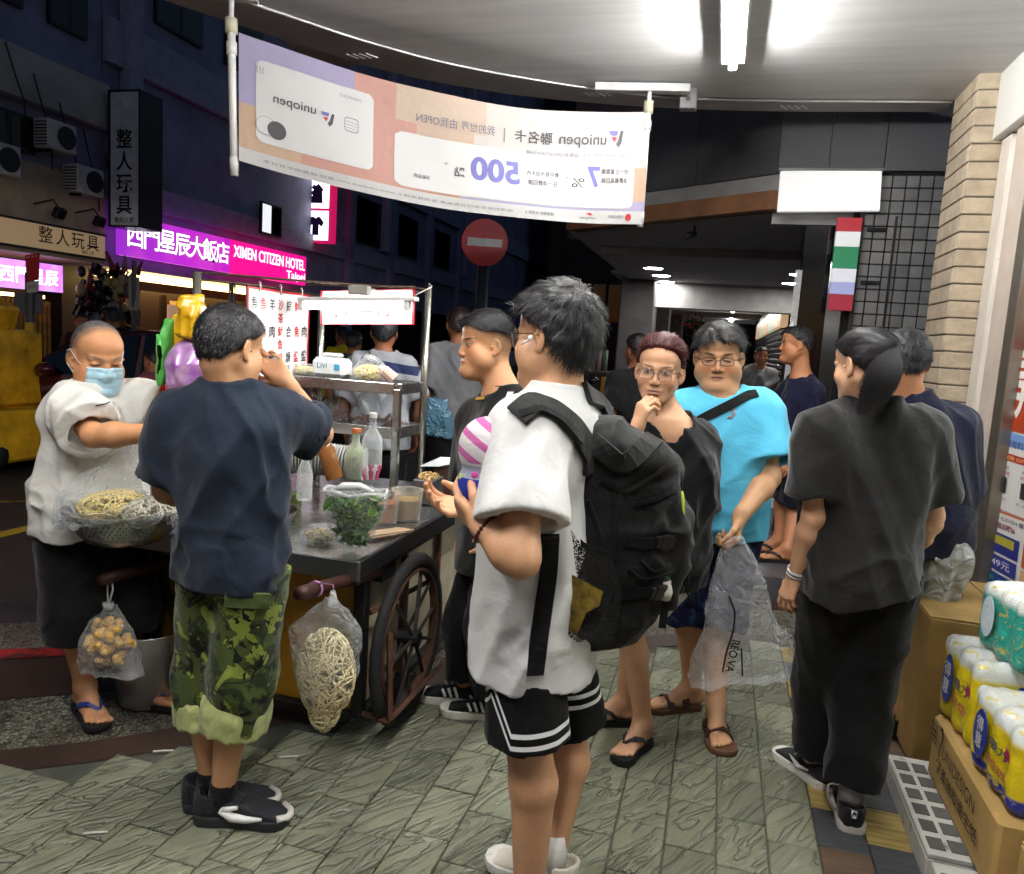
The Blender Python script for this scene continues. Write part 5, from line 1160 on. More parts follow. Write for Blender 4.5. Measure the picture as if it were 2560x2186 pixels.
    # air conditioners
    for i, (y, z) in enumerate(((10.85, 4.52), (11.45, 3.92), (9.75, 3.9))):
        q = thing('air_conditioner', ['outdoor air conditioner unit with round fan on the wall below the balcony band', 'outdoor air conditioner unit just above the toy shop frontage, nearest the vertical sign', 'outdoor air conditioner unit by the wall window at the picture edge'][i], 'air conditioner', (-11.2, y, z), 'air conditioners'); bx('casing', -11.5, -11.15, y - .3, y + .3, z - .24, z + .24, pm('dim cream casing', '#d0c8c4', .6), q, .02)
        b = B(); b.cyl((-11.148, y + .08, z), (-11.140, y + .08, z), .19, n=20); b.obj('fan_grille', pm('dark grille', '#2a2a30', .5), q); b = B()
        for k in range(8): b.box((-11.3, y - .302, z - .19 + .052 * k), (.26, .01, .02))
        b.obj('louvre', pm('dark grille', '#2a2a30', .5), q); bx('bracket', -11.5, -11.2, y - .2, y - .17, z - .29, z - .242, wf, q)
    for i in range(5):
        q = thing('cable', ['slack cable drooping over the grey balcony band', 'cable hanging beside the upper air conditioner', 'cable looping from the lower air conditioner', 'cable running down next to the vertical sign', 'cable crossing the beige frontage'][i], 'cable', (-11.25, 9.6 + i * .5, 4)); b = B(); y = 9.9 + i * .5; b.tube([(-11.27, y, 5.7 - i * .3), (-11.2, y + .12, 5.2 - i * .35), (-11.24, y + .3, 4.9 - i * .3), (-11.27, y + .35, 4.2 - i * .25)], .012, 5); q_ = b.obj('wire', pm('black cable', '#0c0c0c', .6), q)
    # market goods hanging
    mk = thing('hanging_goods', 'crowded rack of dark hanging toys and accessories under the toy shop soffit', 'market goods', (-11.2, 11.8, 1.6)); cols = ['#1b1b20', '#141018', '#3a1a20', '#5a5a60', '#2a2030', '#6a2028', '#8a7a50', '#203028', '#7c5a6a']
    for i in range(90):
        y = 11.15 + RNG.random() * 1.35; z = .9 + RNG.random() ** .7 * 1.5; b = B(); k = i % 3; s_ = .05 + RNG.random() * .07
        if k == 0: b.ball((-11.25 + RNG.random() * .3, y, z), (s_, s_, s_ * 1.4), 8, 6)
        elif k == 1: b.box((-11.25 + RNG.random() * .3, y, z), (s_, s_ * 1.6, s_ * 2), .01, np.array(Euler(tuple(RNG.normal(0, .3, 3))).to_matrix()))
        else: b.cyl((-11.2 + RNG.random() * .3, y, z), (-11.2 + RNG.random() * .3, y + RNG.normal(0, .05), z + s_ * 3), s_ * .6, s_ * .2, 7)
        b.obj('trinket', pm('trinket ' + cols[i % 9], cols[i % 9], .5), mk, True)
    for i in range(14): bx('rack_bar', -11.1, -11.08, 11.3, 12.2, 1.0 + i * .085, 1.012 + i * .085, pm('grey rack bar', '#5d5d62', .4, .6), mk)
    # pavement opposite
    b = B(); b.box((-11.6, 20, -.0), (2.6, 60, .14)); struct(b.obj('far_pavement', pm('far pavement stone', '#3a3330', .7, var=.3)))
across()
# street end: dark blocks beyond, so the lane closes
for i, (x, y, w_, d_, h_, c_) in enumerate(((-6.5, 46, 9, 6, 16, '#15141c'), (-1.5, 52, 8, 6, 20, '#101018'), (-4.3, 30, 3.2, 10, 9, '#17161c'))):
    q = thing('background_building', ['tall unlit block closing the street in the dark', 'black tower block behind the arcade roof', 'low dark building along the lane behind the no-entry sign'][i], 'building', (x, y, 0)); b = B(); b.box((x, y, h_ / 2), (w_, d_, h_)); b.obj('wall', pm('unlit wall ' + c_, c_, .8, var=.3, vs=.8), q)
    for k in range(8): b = B(); b.box((x - w_ / 2 + .8 + (k % 4) * (w_ - 1.2) / 4, y - d_ / 2 - .02, 3 + 2.6 * (k // 4)), (w_ / 8, .05, 1.2)); b.obj('window', pm('dark window glass', '#14151d', .1), q)
# ================================================================= FOOD CART
steel = pm('brushed stainless steel', '#b0b0ae', .27, .95, var=.03, vs=4., rvar=.05); steel_d = pm('dull steel', '#77777a', .4, .9, var=.05, vs=4.); blk = pm('black painted iron', '#101012', .5, var=.2, wear=('#3a241a', 30, .66)); rust = pm('rusty angle iron', '#4a2e20', .75, var=.35, vs=18., bump=.3); wood_d = pm('dark worn wood', '#3a1c14', .5, var=.3, vs=25.); film = plastic_bag('clear bag film', alpha=.07)
film2 = plastic_bag('milky bag film', (.95, .96, .96), alpha=.3, bs=22.)
noodle_m = pm('pale yellow noodle', '#dfc678', .45, var=.15, vs=60.); sprout_m = pm('pale noodle strands', '#e2d2a6', .45, var=.15, vs=60.)
def strands(b, c, r, n, rad=.0035, ln=.10, seed=1, flat=1.):
    g = np.random.default_rng(seed); c = np.asarray(c); r = np.asarray(r)
    for i in range(n):
        u = g.normal(0, 1, 3); u = u / np.linalg.norm(u) * g.random() ** .35; p = c + u * r; d = nrm(g.normal(0, 1, 3) * np.array([1, 1, flat])); P = [p]
        for k in range(6):
            d = nrm(d + g.normal(0, .55, 3) * np.array([1, 1, flat])); q = P[-1] + d * ln / 6; w_ = np.linalg.norm((q - c) / r)
            if w_ > 1: q = c + (q - c) / w_
            P.append(q)
        b.tube(P, rad, 5, False)
    return b
def cart():
    t = thing('food_cart', 'steel topped street food cart with black iron frame and spoked wheels', 'food cart', (-1.7, 3.1, 0)); X0, X1, Y0, Y1, Z = -2.26, -1.17, 2.36, 3.86, .75
    b = B(); b.box(((X0 + X1) / 2, (Y0 + Y1) / 2, Z - .004), (X1 - X0, Y1 - Y0, .008), .002); b.obj('worktop', steel, t)
    for n_, c, s_ in (('worktop_edge', ((X0 + X1) / 2, Y0 - .004, Z - .03), (X1 - X0 + .03, .02, .075)), ('worktop_edge', (X1 + .004, (Y0 + Y1) / 2 + .012, Z - .028), (.022, Y1 - Y0, .07)), ('worktop_edge', (X0 - .004, (Y0 + Y1) / 2 + .012, Z - .028), (.022, Y1 - Y0, .07))):
        b = B(); b.box(c, s_, .004); b.obj(n_, steel_d if s_[1] < .1 else blk, t)
    for x in (X0 + .05, X1 - .05):
        for y in (2.52, 3.78): b = B(); b.box((x, y, .40), (.045, .045, .62), .004); b.obj('frame_post', blk, t)
    for y in (2.52, 3.78): b = B(); b.box(((X0 + X1) / 2, y, .09), (X1 - X0 - .15, .04, .04), .004); b.obj('frame_rail', blk, t); b = B(); b.box(((X0 + X1) / 2, y, .67), (X1 - X0 - .15, .04, .04), .004); b.obj('frame_rail', blk, t)
    for x in (X0 + .05, X1 - .05):
        for z in (.09, .66): b = B(); b.box((x, 3.15, z), (.04, 1.21, .04), .004); b.obj('frame_rail', blk, t)
        for y in (2.9, 3.3): b = B(); b.box((x + (.004 if x > -1.5 else 0), y, .375), (.024, .024, .525), .002); b.obj('frame_bar', rust, t)
    b = B(); b.box(((X0 + X1) / 2, 2.555, .36), (X1 - X0 - .2, .012, .54)); b.obj('front_panel', pm('ochre plywood panel', '#9a7014', .55, var=.2, vs=3., wear=('#6a4a10', 5, .6)), t)
    for i in range(3): b = B(); b.box((X1 - .075, 2.72 + .4 * i, .37), (.012, .38, .54)); b.obj('side_panel', pm('cream side panel', '#a39a84', .6, var=.25, vs=4.), t)
    b = B(); b.box((X0 + .075, 3.15, .37), (.012, 1.2, .54)); b.obj('side_panel', pm('cream side panel', '#a39a84', .6), t)
    b = B(); b.cyl((X0 - .1, 2.74, .345), (X1 + .06, 2.74, .345), .016, n=10); b.obj('axle', rust, t)
    for xw in (-1.115, X0 - .05):
        c = np.array([xw, 2.74, .345]); a, bb = np.array([0, 1., 0]), UP; w_o = None
        b = B(); R, r = .312, .030; n1, n2 = 48, 10; V = []; Fc = []
        for i in range(n1):
            th = 2 * math.pi * i / n1
            for j in range(n2): ph = 2 * math.pi * j / n2; rr = R + r * math.cos(ph) + (.0025 if (i % 2 and abs(ph) < 1.3 or i % 2 and ph > 5) else 0); V.append(c + rr * (math.cos(th) * a + math.sin(th) * bb) + np.array([.021 * math.sin(ph), 0, 0]))
        for i in range(n1):
            for j in range(n2): Fc.append((i * n2 + j, i * n2 + (j + 1) % n2, ((i + 1) % n1) * n2 + (j + 1) % n2, ((i + 1) % n1) * n2 + j))
        b.add(V, Fc); w_o = b.obj('wheel', pm('worn black tyre', '#161616', .8, bump=.3, bs=120.), t, True)
        b = B(); ring_band(b, c, (1, 0, 0), .270, .034, .012, seg=40); b.obj('rim', rust, w_o); b = B(); b.cyl(c - np.array([.04, 0, 0]), c + np.array([.045, 0, 0]), .032, n=14); b.obj('hub', blk, w_o)
        for i in range(12): th = 2 * math.pi * (i + .3) / 12; d = math.cos(th) * a + math.sin(th) * bb; b = B(); b.tube([c + d * .028 + np.array([.02 * (-1) ** i, 0, 0]), c + d * .274], .0085, 6); b.obj('spoke', pm('iron spoke', '#34302c', .6, .5), w_o)
    # wheel guard irons and handles
    for P in ([(-1.09, 2.49, .46), (-1.07, 2.48, .13)], [(-1.07, 2.48, .13), (-1.06, 3.06, .14)], [(-1.19, 2.5, .12), (-1.07, 2.48, .12)], [(-1.2, 2.55, .50), (-1.14, 3.0, .50)]): b = B(); d = np.array(P[1]) - np.array(P[0]); b.tube(P, .013, 4); b.obj('wheel_guard', rust, t)
    for P in ([(-1.2, 2.03, .735), (-1.2, 2.64, .64)], [(-2.1, 2.19, .60), (-2.1, 2.70, .565)]):
        P = [np.array(q) for q in P]; b = B(); b.tube([P[0], P[0] + (P[1] - P[0]) * .04, lerp(P[0], P[1], .5), P[1]], [.020, .0235, .0225, .024], 12); h_ = b.obj('push_handle', wood_d, t, True); b = B(); ring_band(b, lerp(P[0], P[1], .62), P[1] - P[0], .0235, .025, .004, seg=14); b.obj('ferrule', rust, h_)
        b = B(); q = P[1]; b.box(q + np.array([0, .02, 0]), (.05, .12, .07), .004); b.obj('handle_bracket', blk, t)
    b = B(); b.tube([(-1.23, 3.80, .70), (-1.05, 3.95, .0)], .017, 6); b.obj('prop_leg', blk, t); b = B(); b.tube([(-2.2, 2.55, .66), (-1.95, 2.44, .30)], .015, 6); b.obj('frame_brace', blk, t)
    # rack: posts, rods, two shelves
    def post(x, y, z0, z1, r, m): b = B(); b.cyl((x, y, z0), (x, y, z1), r, n=12); return b.obj('post', m, t, True)
    alu = pm('bright tube aluminium', '#b4b2a6', .25, .9, var=.06); post(-2.235, 2.87, Z, 1.765, .019, alu); post(-2.12, 3.74, Z, 1.74, .018, alu); post(-1.515, 3.76, Z, 1.80, .018, alu)
    for x in (-1.525, -2.13): b = B(); b.box((x, 3.45, 1.02), (.035, .035, .53), .003); b.obj('rack_upright', steel, t)
    for z, zt in ((1.285, .055), (1.065, .055)):
        b = B(); b.box((-1.83, 3.60, z + .015), (.60, .30, .006)); b.obj('shelf', steel, t)
        for c, s_ in (((-1.83, 3.45, z), (.572, .022, zt)), ((-1.525, 3.61, z), (.022, .28, zt)), ((-2.13, 3.61, z), (.022, .28, zt)), ((-1.83, 3.755, z), (.57, .02, zt))): b = B(); b.box(c, s_, .003); b.obj('shelf_rim', steel, t)
    dr = pm('dark rod', '#4a3a30', .5, .6)
    for P in ([(-2.235, 2.87, 1.765), (-1.9, 3.3, 1.775), (-1.515, 3.76, 1.795)], [(-2.235, 2.87, 1.735), (-2.2, 3.3, 1.745), (-2.12, 3.74, 1.73)], [(-2.12, 3.74, 1.75), (-1.515, 3.76, 1.78)], [(-2.05, 3.47, 1.775), (-1.48, 3.5, 1.785)]): b = B(); b.tube(P, .006, 6); b.obj('rod', dr, t, True)
    b = B(); b.tube([(-1.515, 3.76, 1.80), (-1.49, 3.7, 1.82), (-1.44, 3.62, 1.80), (-1.50, 3.55, 1.75), (-1.6, 3.5, 1.74), (-1.7, 3.49, 1.765), (-1.8, 3.49, 1.74)], .003, 5); b.obj('wire', pm('white wire', '#c9c6be', .5), t, True)
    b = B()
    for i in range(16): y = 3.08 + RNG.normal(0, .012); b.tube([(-2.215 + RNG.normal(0, .008), y, 1.74), (-2.215 + RNG.normal(0, .015), y, 1.55 - RNG.random() * .12)], .0025, 4)
    b.obj('tie_cords', pm('black cord', '#0f0f10', .7), t)
    return t
CART = cart()
redf = pm('red sign frame', '#a3202c', .45); wsign = pm('white acrylic sign', '#dcdcdc', .35, var=.02); red_i, blk_i, grn_i = pm('red brush paint', '#b01c1c', .6), pm('black brush paint', '#15151a', .6), pm('blue grey paint', '#2f4a52', .6)
def board(name, label, P, mat):
    """flat board from four corners tl, tr, br, bl with a coloured rim"""
    P = [np.asarray(p, float) for p in P]; t = thing(name, label, 'sign', P[3]); n = nrm(np.cross(P[1] - P[0], P[3] - P[0])); n = n if n @ (C0 - P[0]) > 0 else -n
    b = B(); V = P + [p - n * .006 for p in P]; b.add(V, [(0, 1, 2, 3), (7, 6, 5, 4), (0, 4, 5, 1), (1, 5, 6, 2), (2, 6, 7, 3), (3, 7, 4, 0)]); b.obj('panel', mat, t); c = sum(P) / 4
    b = B()
    for i in range(4): a, d = P[i], P[(i + 1) % 4]; a2, d2 = c + (a - c) * .955, c + (d - c) * .955; b.add([a + n * .003, d + n * .003, d2 + n * .003, a2 + n * .003, a - n * .009, d - n * .009], [(0, 1, 2, 3), (0, 4, 5, 1)])
    b.obj('red_border', redf, t)
    ux = (P[1] - P[0]); uy = (P[0] - P[3])
    def put(s, u, v, wu, hv, m, bold=.01):
        V, Fc = text_mesh(s, 1., bold); lo, hi = V.min(0), V.max(0); V = (V - (lo + hi) / 2) / (hi - lo)
        def uv(a, d): return (P[0] * (1 - a) + P[1] * a) * (1 - d) + (P[3] * (1 - a) + P[2] * a) * d
        mesh_obj('lettering', [uv(u + x * wu, v - y * hv) + n * .004 for x, y in V], Fc, m, t)
    return t, put, n
mt, put, mn = board('menu_board', 'white hanging menu board with columns of red and black handwritten dishes', [at(618, 715, x=-2.2), at(775, 738, x=-2.14), at(768, 935, x=-2.14), at(618, 960, x=-2.2)], wsign)
for i, (s, m) in enumerate((('魚漿羹', blk_i), ('魚酥焿', red_i), ('羊肉焿', blk_i), ('沙茶魷魚焿', red_i), ('綜合焿', blk_i), ('魷魚盤', red_i), ('羊肉盤', blk_i))):
    u = .10 + i * .135; n_ = len(s)
    for k, ch in enumerate(s): put(ch, u, .16 + k * (.60 / max(1, n_ - 1)) if n_ > 1 else .4, .085, .135 if n_ < 5 else .115, m)
    put(('80', '80', '80', '80', '100', '130', '130')[i], u, .88, .07, .06, m)
put('(可加麵)', .25, .955, .30, .04, grn_i, .0)
wh = pm('white plastic hook', '#d0cec8', .4)
for q in ((.18, mt), (.5, mt), (.85, mt)):
    p = at(618, 715, x=-2.2) * (1 - q[0]) + at(775, 738, x=-2.14) * q[0]; b = B(); b.tube([p + UP * -.02 + mn * .004, p + UP * .02 + mn * .006, p + UP * .03, p + UP * .02 - mn * .006], .003, 6); b.obj('hook', wh, mt, True)
st_, put, sn = board('shop_sign', 'white red-framed sign with red brush lettering behind the cart lamp', [at(802, 727, y=3.5), at(1037, 722, y=3.5), at(1035, 812, y=3.5), at(802, 812, y=3.5)], wsign)
for i, ch in enumerate('阿綿羊肉羹'): put(ch, .14 + .18 * i, .52, .13, .52, red_i, .025)
# cart lamp
def cart_lamp():
    a = at(748, 752, y=3.44); c = at(1043, 752, y=3.44); t = thing('fluorescent_lamp', 'tube lamp with white batten tied to the cart frame above the shelves', 'lamp', lerp(a, c, .5)); d = nrm(c - a)
    b = B(); b.box(lerp(a, c, .5) + UP * .006, (np.linalg.norm(c - a), .05, .022), .004, np.stack([d, np.cross(UP, d), UP], 1)); b.obj('batten', house, t); b = B(); b.cyl(a + d * .03 - UP * .03, c - d * .06 - UP * .03, .013, n=12); b.obj('tube', emis('cart tube', (1., .99, .95), 34.), t, True)
    for p in (a + d * .02, c - d * .05): b = B(); b.box(p - UP * .02, (.03, .04, .055), .005); b.obj('end_cap', house, t)
    b = B(); b.box(lerp(a, c, .52) + UP * .05, (.11, .04, .045), .005); b.obj('ballast_box', pm('grey ballast', '#9a9890', .5), t)
cart_lamp()
# ---- things on and around the cart
def lathe_thing(name, label, cat, c, prof, mat, n=32, axis=(0, 0, 1), group=None, part='shell'):
    t = thing(name, label, cat, c, group); b = B(); b.lathe(prof, c, n, axis); o = b.obj(part, mat, t); auto_smooth(o, 35); return t
# colander with noodles under film
cc = at(316, 1300, z=.83); cc = np.array([cc[0] + .0, cc[1], .752])
t = thing('colander', 'perforated steel colander at the near left corner of the cart', 'colander', cc); b = B(); pr = [(.085, .0), (.13, .012), (.165, .05), (.185, .10), (.190, .118), (.205, .122), (.206, .126), (.188, .124), (.180, .10), (.16, .055), (.125, .02), (.0, .012)]; b.lathe(pr, cc, 40); auto_smooth(b.obj('bowl', steel, t), 35)
b = B()
for k in range(5):
    for i in range(64):
        th = 2 * math.pi * (i + .5 * (k % 2)) / 64; z = .055 + .012 * k; r = .1665 + (.0205 * (z - .05) / .05); n_ = np.array([math.cos(th), math.sin(th), 0]); b.cyl(cc + n_ * r + UP * z, cc + n_ * (r + .0016) + UP * z, .0022, n=6)
b.obj('perforations', pm('hole black', '#0a0a0a', .9), t)['kind'] = 'stuff'
t = thing('noodles', 'heap of yellow noodles filling the left half of the colander', 'noodles', cc + UP * .1); b = B(); strands(b, cc + np.array([-.055, .0, .125]), (.105, .13, .052), 520, .0032, .11, 3); b.obj('noodle_strands', noodle_m, t, True, 'stuff')
t = thing('noodles', 'pale rice noodles under film at the right of the colander', 'noodles', cc + UP * .1); b = B(); strands(b, cc + np.array([.09, .02, .12]), (.09, .11, .045), 300, .003, .10, 5); b.obj('noodle_strands', pm('white noodle', '#d9d0b8', .5), t, True, 'stuff')
def film_bag(name, label, stations, rgt, fwd, mat, contents=None, amp=.012, fr=18., h=.009, cat='plastic bag', e=2.2, seed=1, cut=None, cname='contents', cmat=None, part='film', group=None):
    t = thing(name, label, cat, stations[0][0], group); Fd = Fld(); Fd.loft(stations, np.asarray(rgt, float), np.asarray(fwd, float), .0, e=e); ax = nrm(np.asarray(stations[-1][0]) - np.asarray(stations[0][0])); Fd.disp(folds(ax, fr, .25, amp, seed, 1.2)); Fd.disp(folds(np.cross(ax, rgt) + ax, fr * 1.5, .4, amp * .5, seed + 3, 1.2))
    if cut is not None: Fd.plane(*cut)
    V, Q = Fd.mesh(h); mesh_obj(part, V, Q, mat, t, True)
    if contents: contents(t)
    return t
film_bag('noodle_bag', 'large crumpled clear bag draped open over the colander of noodles', [(cc + UP * .09, .205, .195), (cc + np.array([0, 0, .17]), .195, .185), (cc + np.array([.01, .02, .24]), .15, .14), (cc + np.array([.0, .03, .29]), .09, .08), (cc + np.array([-.03, .03, .33]), .05, .04)], (1, 0, 0), (0, 1, 0), film, None, .022, 11., .010)
# bucket
bc = at(372, 1745, z=.0) ; t = thing('bucket', 'tall stainless steel bucket on the pebbles under the cart handle', 'bucket', bc); b = B(); b.lathe([(.112, 0), (.118, .008), (.142, .30), (.148, .305), (.146, .309), (.139, .30), (.113, .012), (0, .012)], bc, 40); auto_smooth(b.obj('shell', pm('mirror steel', '#c0c0c0', .3, .9, var=.02), t), 35)
b = B(); b.tube([bc + np.array([.145 * math.cos(a) * 1.0, .03 * math.sin(a), .295 + .135 * math.sin(a)]) for a in np.linspace(0, math.pi, 15)], .0042, 6); b.obj('bail_handle', steel, t, True)
for q in (-1, 1): b = B(); b.box(bc + np.array([.147 * q, 0, .285]), (.01, .035, .04), .003); b.obj('handle_lug', steel, t)
# hanging bags
hL = np.array([-2.1, 2.235, .585])
def tofu_contents(t):
    g = np.random.default_rng(4); m = pm('fried tofu puff', '#cf9f48', .55, var=.3, vs=40., bump=.5, bs=60.); k = 0
    for i in range(75):
        u = g.normal(0, 1, 3); u = u / np.linalg.norm(u) * g.random() ** .4; p = hL + np.array([.005, -.01, -.235]) + u * np.array([.09, .062, .09]); Fd = None; b = B(); b.box(p, (.04, .034, .03), .011, np.array(Euler(tuple(g.uniform(0, 6, 3))).to_matrix())); o = b.obj('tofu_piece', m, t); auto_smooth(o, 70)
film_bag('tofu_bag', 'tied clear bag of golden fried tofu hanging from the left cart handle', [(hL + np.array([.01, -.01, -.345]), .115, .05), (hL + np.array([.005, -.01, -.29]), .105, .082), (hL + np.array([0, -.01, -.22]), .092, .075), (hL + np.array([0, -.01, -.15]), .055, .045), (hL + np.array([0, 0, -.10]), .014, .014)], (1, 0, 0), (0, 1, 0), film, tofu_contents, .008, 18., .006)
tb = [o for o in COL.objects if o.name.startswith('tofu_bag')][0]; b = B(); b.tube([hL + np.array([0, -.01, -.10]), hL + np.array([-.012, .0, -.03]), hL + np.array([0, .0, .03]), hL + np.array([.012, 0, -.03]), hL + np.array([0, -.01, -.10])], .0035, 6); b.obj('tied_handle', wh, tb, True); b = B(); b.tube([hL + np.array([0, -.01, -.105]), hL + np.array([0, -.01, -.08])], [.016, .02], 8); b.obj('knot', film2, tb, True)
hR = np.array([-1.2, 2.13, .72])
def mk_hb():
    tip = at(808, 1830, hd=2.34); mid = at(815, 1680, hd=2.34); up = at(822, 1575, hd=2.34); nk = at(832, 1500, hd=2.34); r = nrm(np.cross(FH, UP))
    def cont(t):
        Fc_ = Fld(); Fc_.cone(lerp(mid, up, .3), lerp(mid, tip, .75), .062, .018, 0); Fc_.disp(folds(UP, 40., .6, .006, 5)); V, Q = Fc_.mesh(.007); mesh_obj('noodle_mass', V, Q, sprout_m, t, True)
        b = B(); strands(b, mid + UP * -.005, (.098, .072, .15), 700, .0028, .14, 8); strands(b, lerp(mid, tip, .55), (.055, .045, .09), 240, .0028, .10, 9); b.obj('noodle_strands', sprout_m, t, True, 'stuff')
    t = film_bag('noodle_bag', 'long clear bag of pale bean sprouts and noodles hanging from the right cart handle', [(tip, .010, .010), (lerp(tip, mid, .45), .055, .045), (mid, .100, .078), (up + r * -.01, .105, .07), (lerp(up, nk, .55) - r * .004, .06, .04), (nk, .012, .012)], r, FH, film, cont, .007, 17., .0062, seed=4)
    b = B(); b.tube([nk - UP * .02, nk + UP * .03], [.02, .008], 8); b.obj('knot', film2, t, True); b = B(); b.tube([nk + UP * .02, nk + UP * .05, hR + np.array([.0, 0, .02])], .002, 5); b.obj('string', pm('pink string', '#b078a8', .6), t, True); b = B(); ring_band(b, hR, (0, 1, -.15), .0245, .012, .003, seg=14); b.obj('string_loop', pm('pink string', '#b078a8', .6), t, True)
mk_hb()
# greens in a bag on the near right corner
def greens():
    T = np.array([-1.235, 2.46, .965]); r = nrm(np.cross(FH, UP)); Lm = [pm('basil leaf %d' % i, c, .45, var=.25, vs=30.) for i, c in enumerate(('#2f5a1c', '#4c7a2a', '#6f8f3c'))]
    def cont(t):
        g = np.random.default_rng(6)
        for mi in range(3):
            b = B()
            for i in range(110):
                z = -.17 * g.random() ** .8; k = 1 + z / .26; u = g.uniform(-1, 1, 2); p = T + r * u[0] * .10 * k + FH * u[1] * .07 * k + UP * (z + .0); a = nrm(g.normal(0, 1, 3)); c_ = nrm(np.cross(a, g.normal(0, 1, 3))); L = g.uniform(.018, .034); W = L * .42; n_ = np.cross(a, c_)
                b.add([p - a * L, p - a * L * .3 + c_ * W + n_ * .003, p + a * L * .4 + c_ * W * .8 + n_ * .003, p + a * L, p + a * L * .4 - c_ * W * .8 + n_ * .003, p - a * L * .3 - c_ * W + n_ * .003], [(0, 1, 2, 3), (0, 3, 4, 5)])
            b.obj('leaves', Lm[mi], t, False, 'stuff')
        b = B(); strands(b, T + r * .04 + UP * -.07, (.05, .05, .05), 60, .0025, .09, 12); b.obj('stems', Lm[2], t, True, 'stuff')
    t = film_bag('greens_bag', 'open clear bag of green basil leaves hanging over the cart corner', [(T - UP * .215 - r * .012, .012, .012), (T - UP * .14 - r * .006, .068, .05), (T - UP * .05, .102, .072), (T + UP * .005, .112, .08), (T + UP * .03, .108, .078)], r, FH, film, cont, .007, 16., .0062, cut=(T + UP * .018, UP))
    b = B(); pts = [T + UP * (.018 + .006 * math.sin(5 * a)) + r * .113 * math.cos(a) + FH * .081 * math.sin(a) for a in np.linspace(0, 2 * math.pi, 25)]; b.tube(pts, .006, 6, False); b.obj('rolled_rim', film2, t, True)
greens()
t = thing('plastic_ladle', 'white plastic ladle resting in the bag of greens', 'ladle', (-1.22, 2.48, .98)); b = B(); r_ = nrm(np.cross(FH, UP)); c = np.array([-1.24, 2.46, .985]); b.tube([c + r_ * -.07 + UP * .0, c + r_ * -.04 + UP * .012, c + r_ * .02 + UP * .016, c + r_ * .07 + UP * -.002], [.006, .014, .012, .006], 8); b.obj('ladle_body', wsign, t, True)
# small things on the worktop
def tub(label, px, py, r, h, mat, fill, y=None, z=.752):
    c = at(px, py, z=z); t = thing('tub', label, 'tub', c, 'sauce tubs'); b = B(); b.lathe([(r * .86, 0), (r, h), (r * 1.03, h), (r * 1.03, h + .004), (r * .97, h), (r * .84, .006), (0, .006)], c, 28); auto_smooth(b.obj('wall', mat, t), 40); b = B(); b.lathe([(r * .82, .008), (r * .93, h * .7), (0, h * .7)], c, 24); b.obj('sauce', fill, t); return t, c
tub('clear tub of orange chilli sauce on the worktop behind the greens', 962, 1305, .062, .125, glassy('hazy tub', (.96, .94, .88), .12, .2), pm('orange chilli sauce', '#b5621a', .4, bump=.4, bs=80.)); tub('clear tub of pale soup stock at the right edge of the worktop', 1016, 1298, .068, .13, glassy('hazy tub', (.88, .85, .75), .35, .2), pm('brown stock', '#a0823f', .3))
c = at(940, 1235, z=.88); t = thing('wire_ring', 'steel clip-top ring lying across the sauce tubs', 'lid ring', c); b = B(); b.tube([c + np.array([.075 * math.cos(a), .075 * math.sin(a), 0]) for a in np.linspace(0, 2 * math.pi, 29)], .005, 6, False); b.tube([c + np.array([.062 * math.cos(a), .062 * math.sin(a), -.012]) for a in np.linspace(0, 2 * math.pi, 29)], .004, 6, False); b.obj('ring', steel, t, True)
c = at(650, 1300, z=.752); t = thing('steel_tray', 'round steel tray with ladles at the middle of the worktop', 'tray', c); b = B(); b.lathe([(.13, 0), (.155, .045), (.162, .047), (.162, .051), (.148, .046), (.125, .006), (0, .006)], c, 36); auto_smooth(b.obj('tray', steel, t), 35)
t = thing('wooden_scoop', 'short wooden handled scoop lying in the steel tray', 'scoop', c); b = B(); b.tube([c + np.array([.02, .03, .05]), c + np.array([.10, -.03, .03])], [.013, .010], 10); b.obj('handle', pm('bamboo handle', '#6b4a2a', .6), t, True); b = B(); b.lathe([(0, 0), (.035, .004), (.045, .02), (.042, .02), (.0, .006)], c + np.array([-.03, .05, .015]), 16); b.obj('scoop', steel, t, True)
c = at(735, 1268, z=.752); tub('small green cup beside the steel tray', 735, 1275, .035, .07, pm('olive cup', '#5e6b2c', .5), pm('dark sauce', '#2a1a0e', .3))
c = at(800, 1335, z=.785); t = film_bag('garnish_bag', 'small clear bag of chopped pink and white garnish beside the greens', [(c - UP * .035, .07, .05), (c, .075, .055), (c + UP * .03, .045, .035)], (1, 0, 0), (0, 1, 0), film, None, .006, 20., .006); b = B(); g = np.random.default_rng(9)
for i in range(260): u = g.normal(0, 1, 3); u = u / np.linalg.norm(u) * g.random() ** .4; b.box(c - UP * .005 + u * np.array([.06, .042, .027]), (.008, .006, .005), 0, np.array(Euler(tuple(g.uniform(0, 6, 3))).to_matrix()))
b.obj('chopped_bits', pm('chopped garnish', '#c9b09a', .6, var=.4, vs=90., col2='#8f9a60'), t, False, 'stuff')
t = thing('chopsticks', 'bundle of disposable wooden chopsticks on the worktop edge', 'chopsticks', at(965, 1335, z=.76)); c = at(965, 1335, z=.765)
for i in range(16): b = B(); d = nrm(np.array([.45, .8, 0]) + np.array([RNG.normal(0, .04), 0, 0])); p = c + np.array([(i % 8 - 4) * .009, 0, .008 * (i // 8)]); b.tube([p - d * .10, p + d * .10], .0035, 4); b.obj('chopstick', pm('pale chopstick wood', '#b59c7e', .6), t)
c = at(1068, 1255, z=.752); t = thing('steel_box', 'square steel box of garnish at the far right of the worktop', 'box', c); b = B(); b.box(c + UP * .06, (.10, .16, .12), .006); b.obj('box', steel_d, t); b = B(); strands(b, c + UP * .125, (.045, .075, .02), 90, .004, .05, 14); b.obj('garnish', pm('yellow garnish', '#c4a468', .5), t, True, 'stuff')
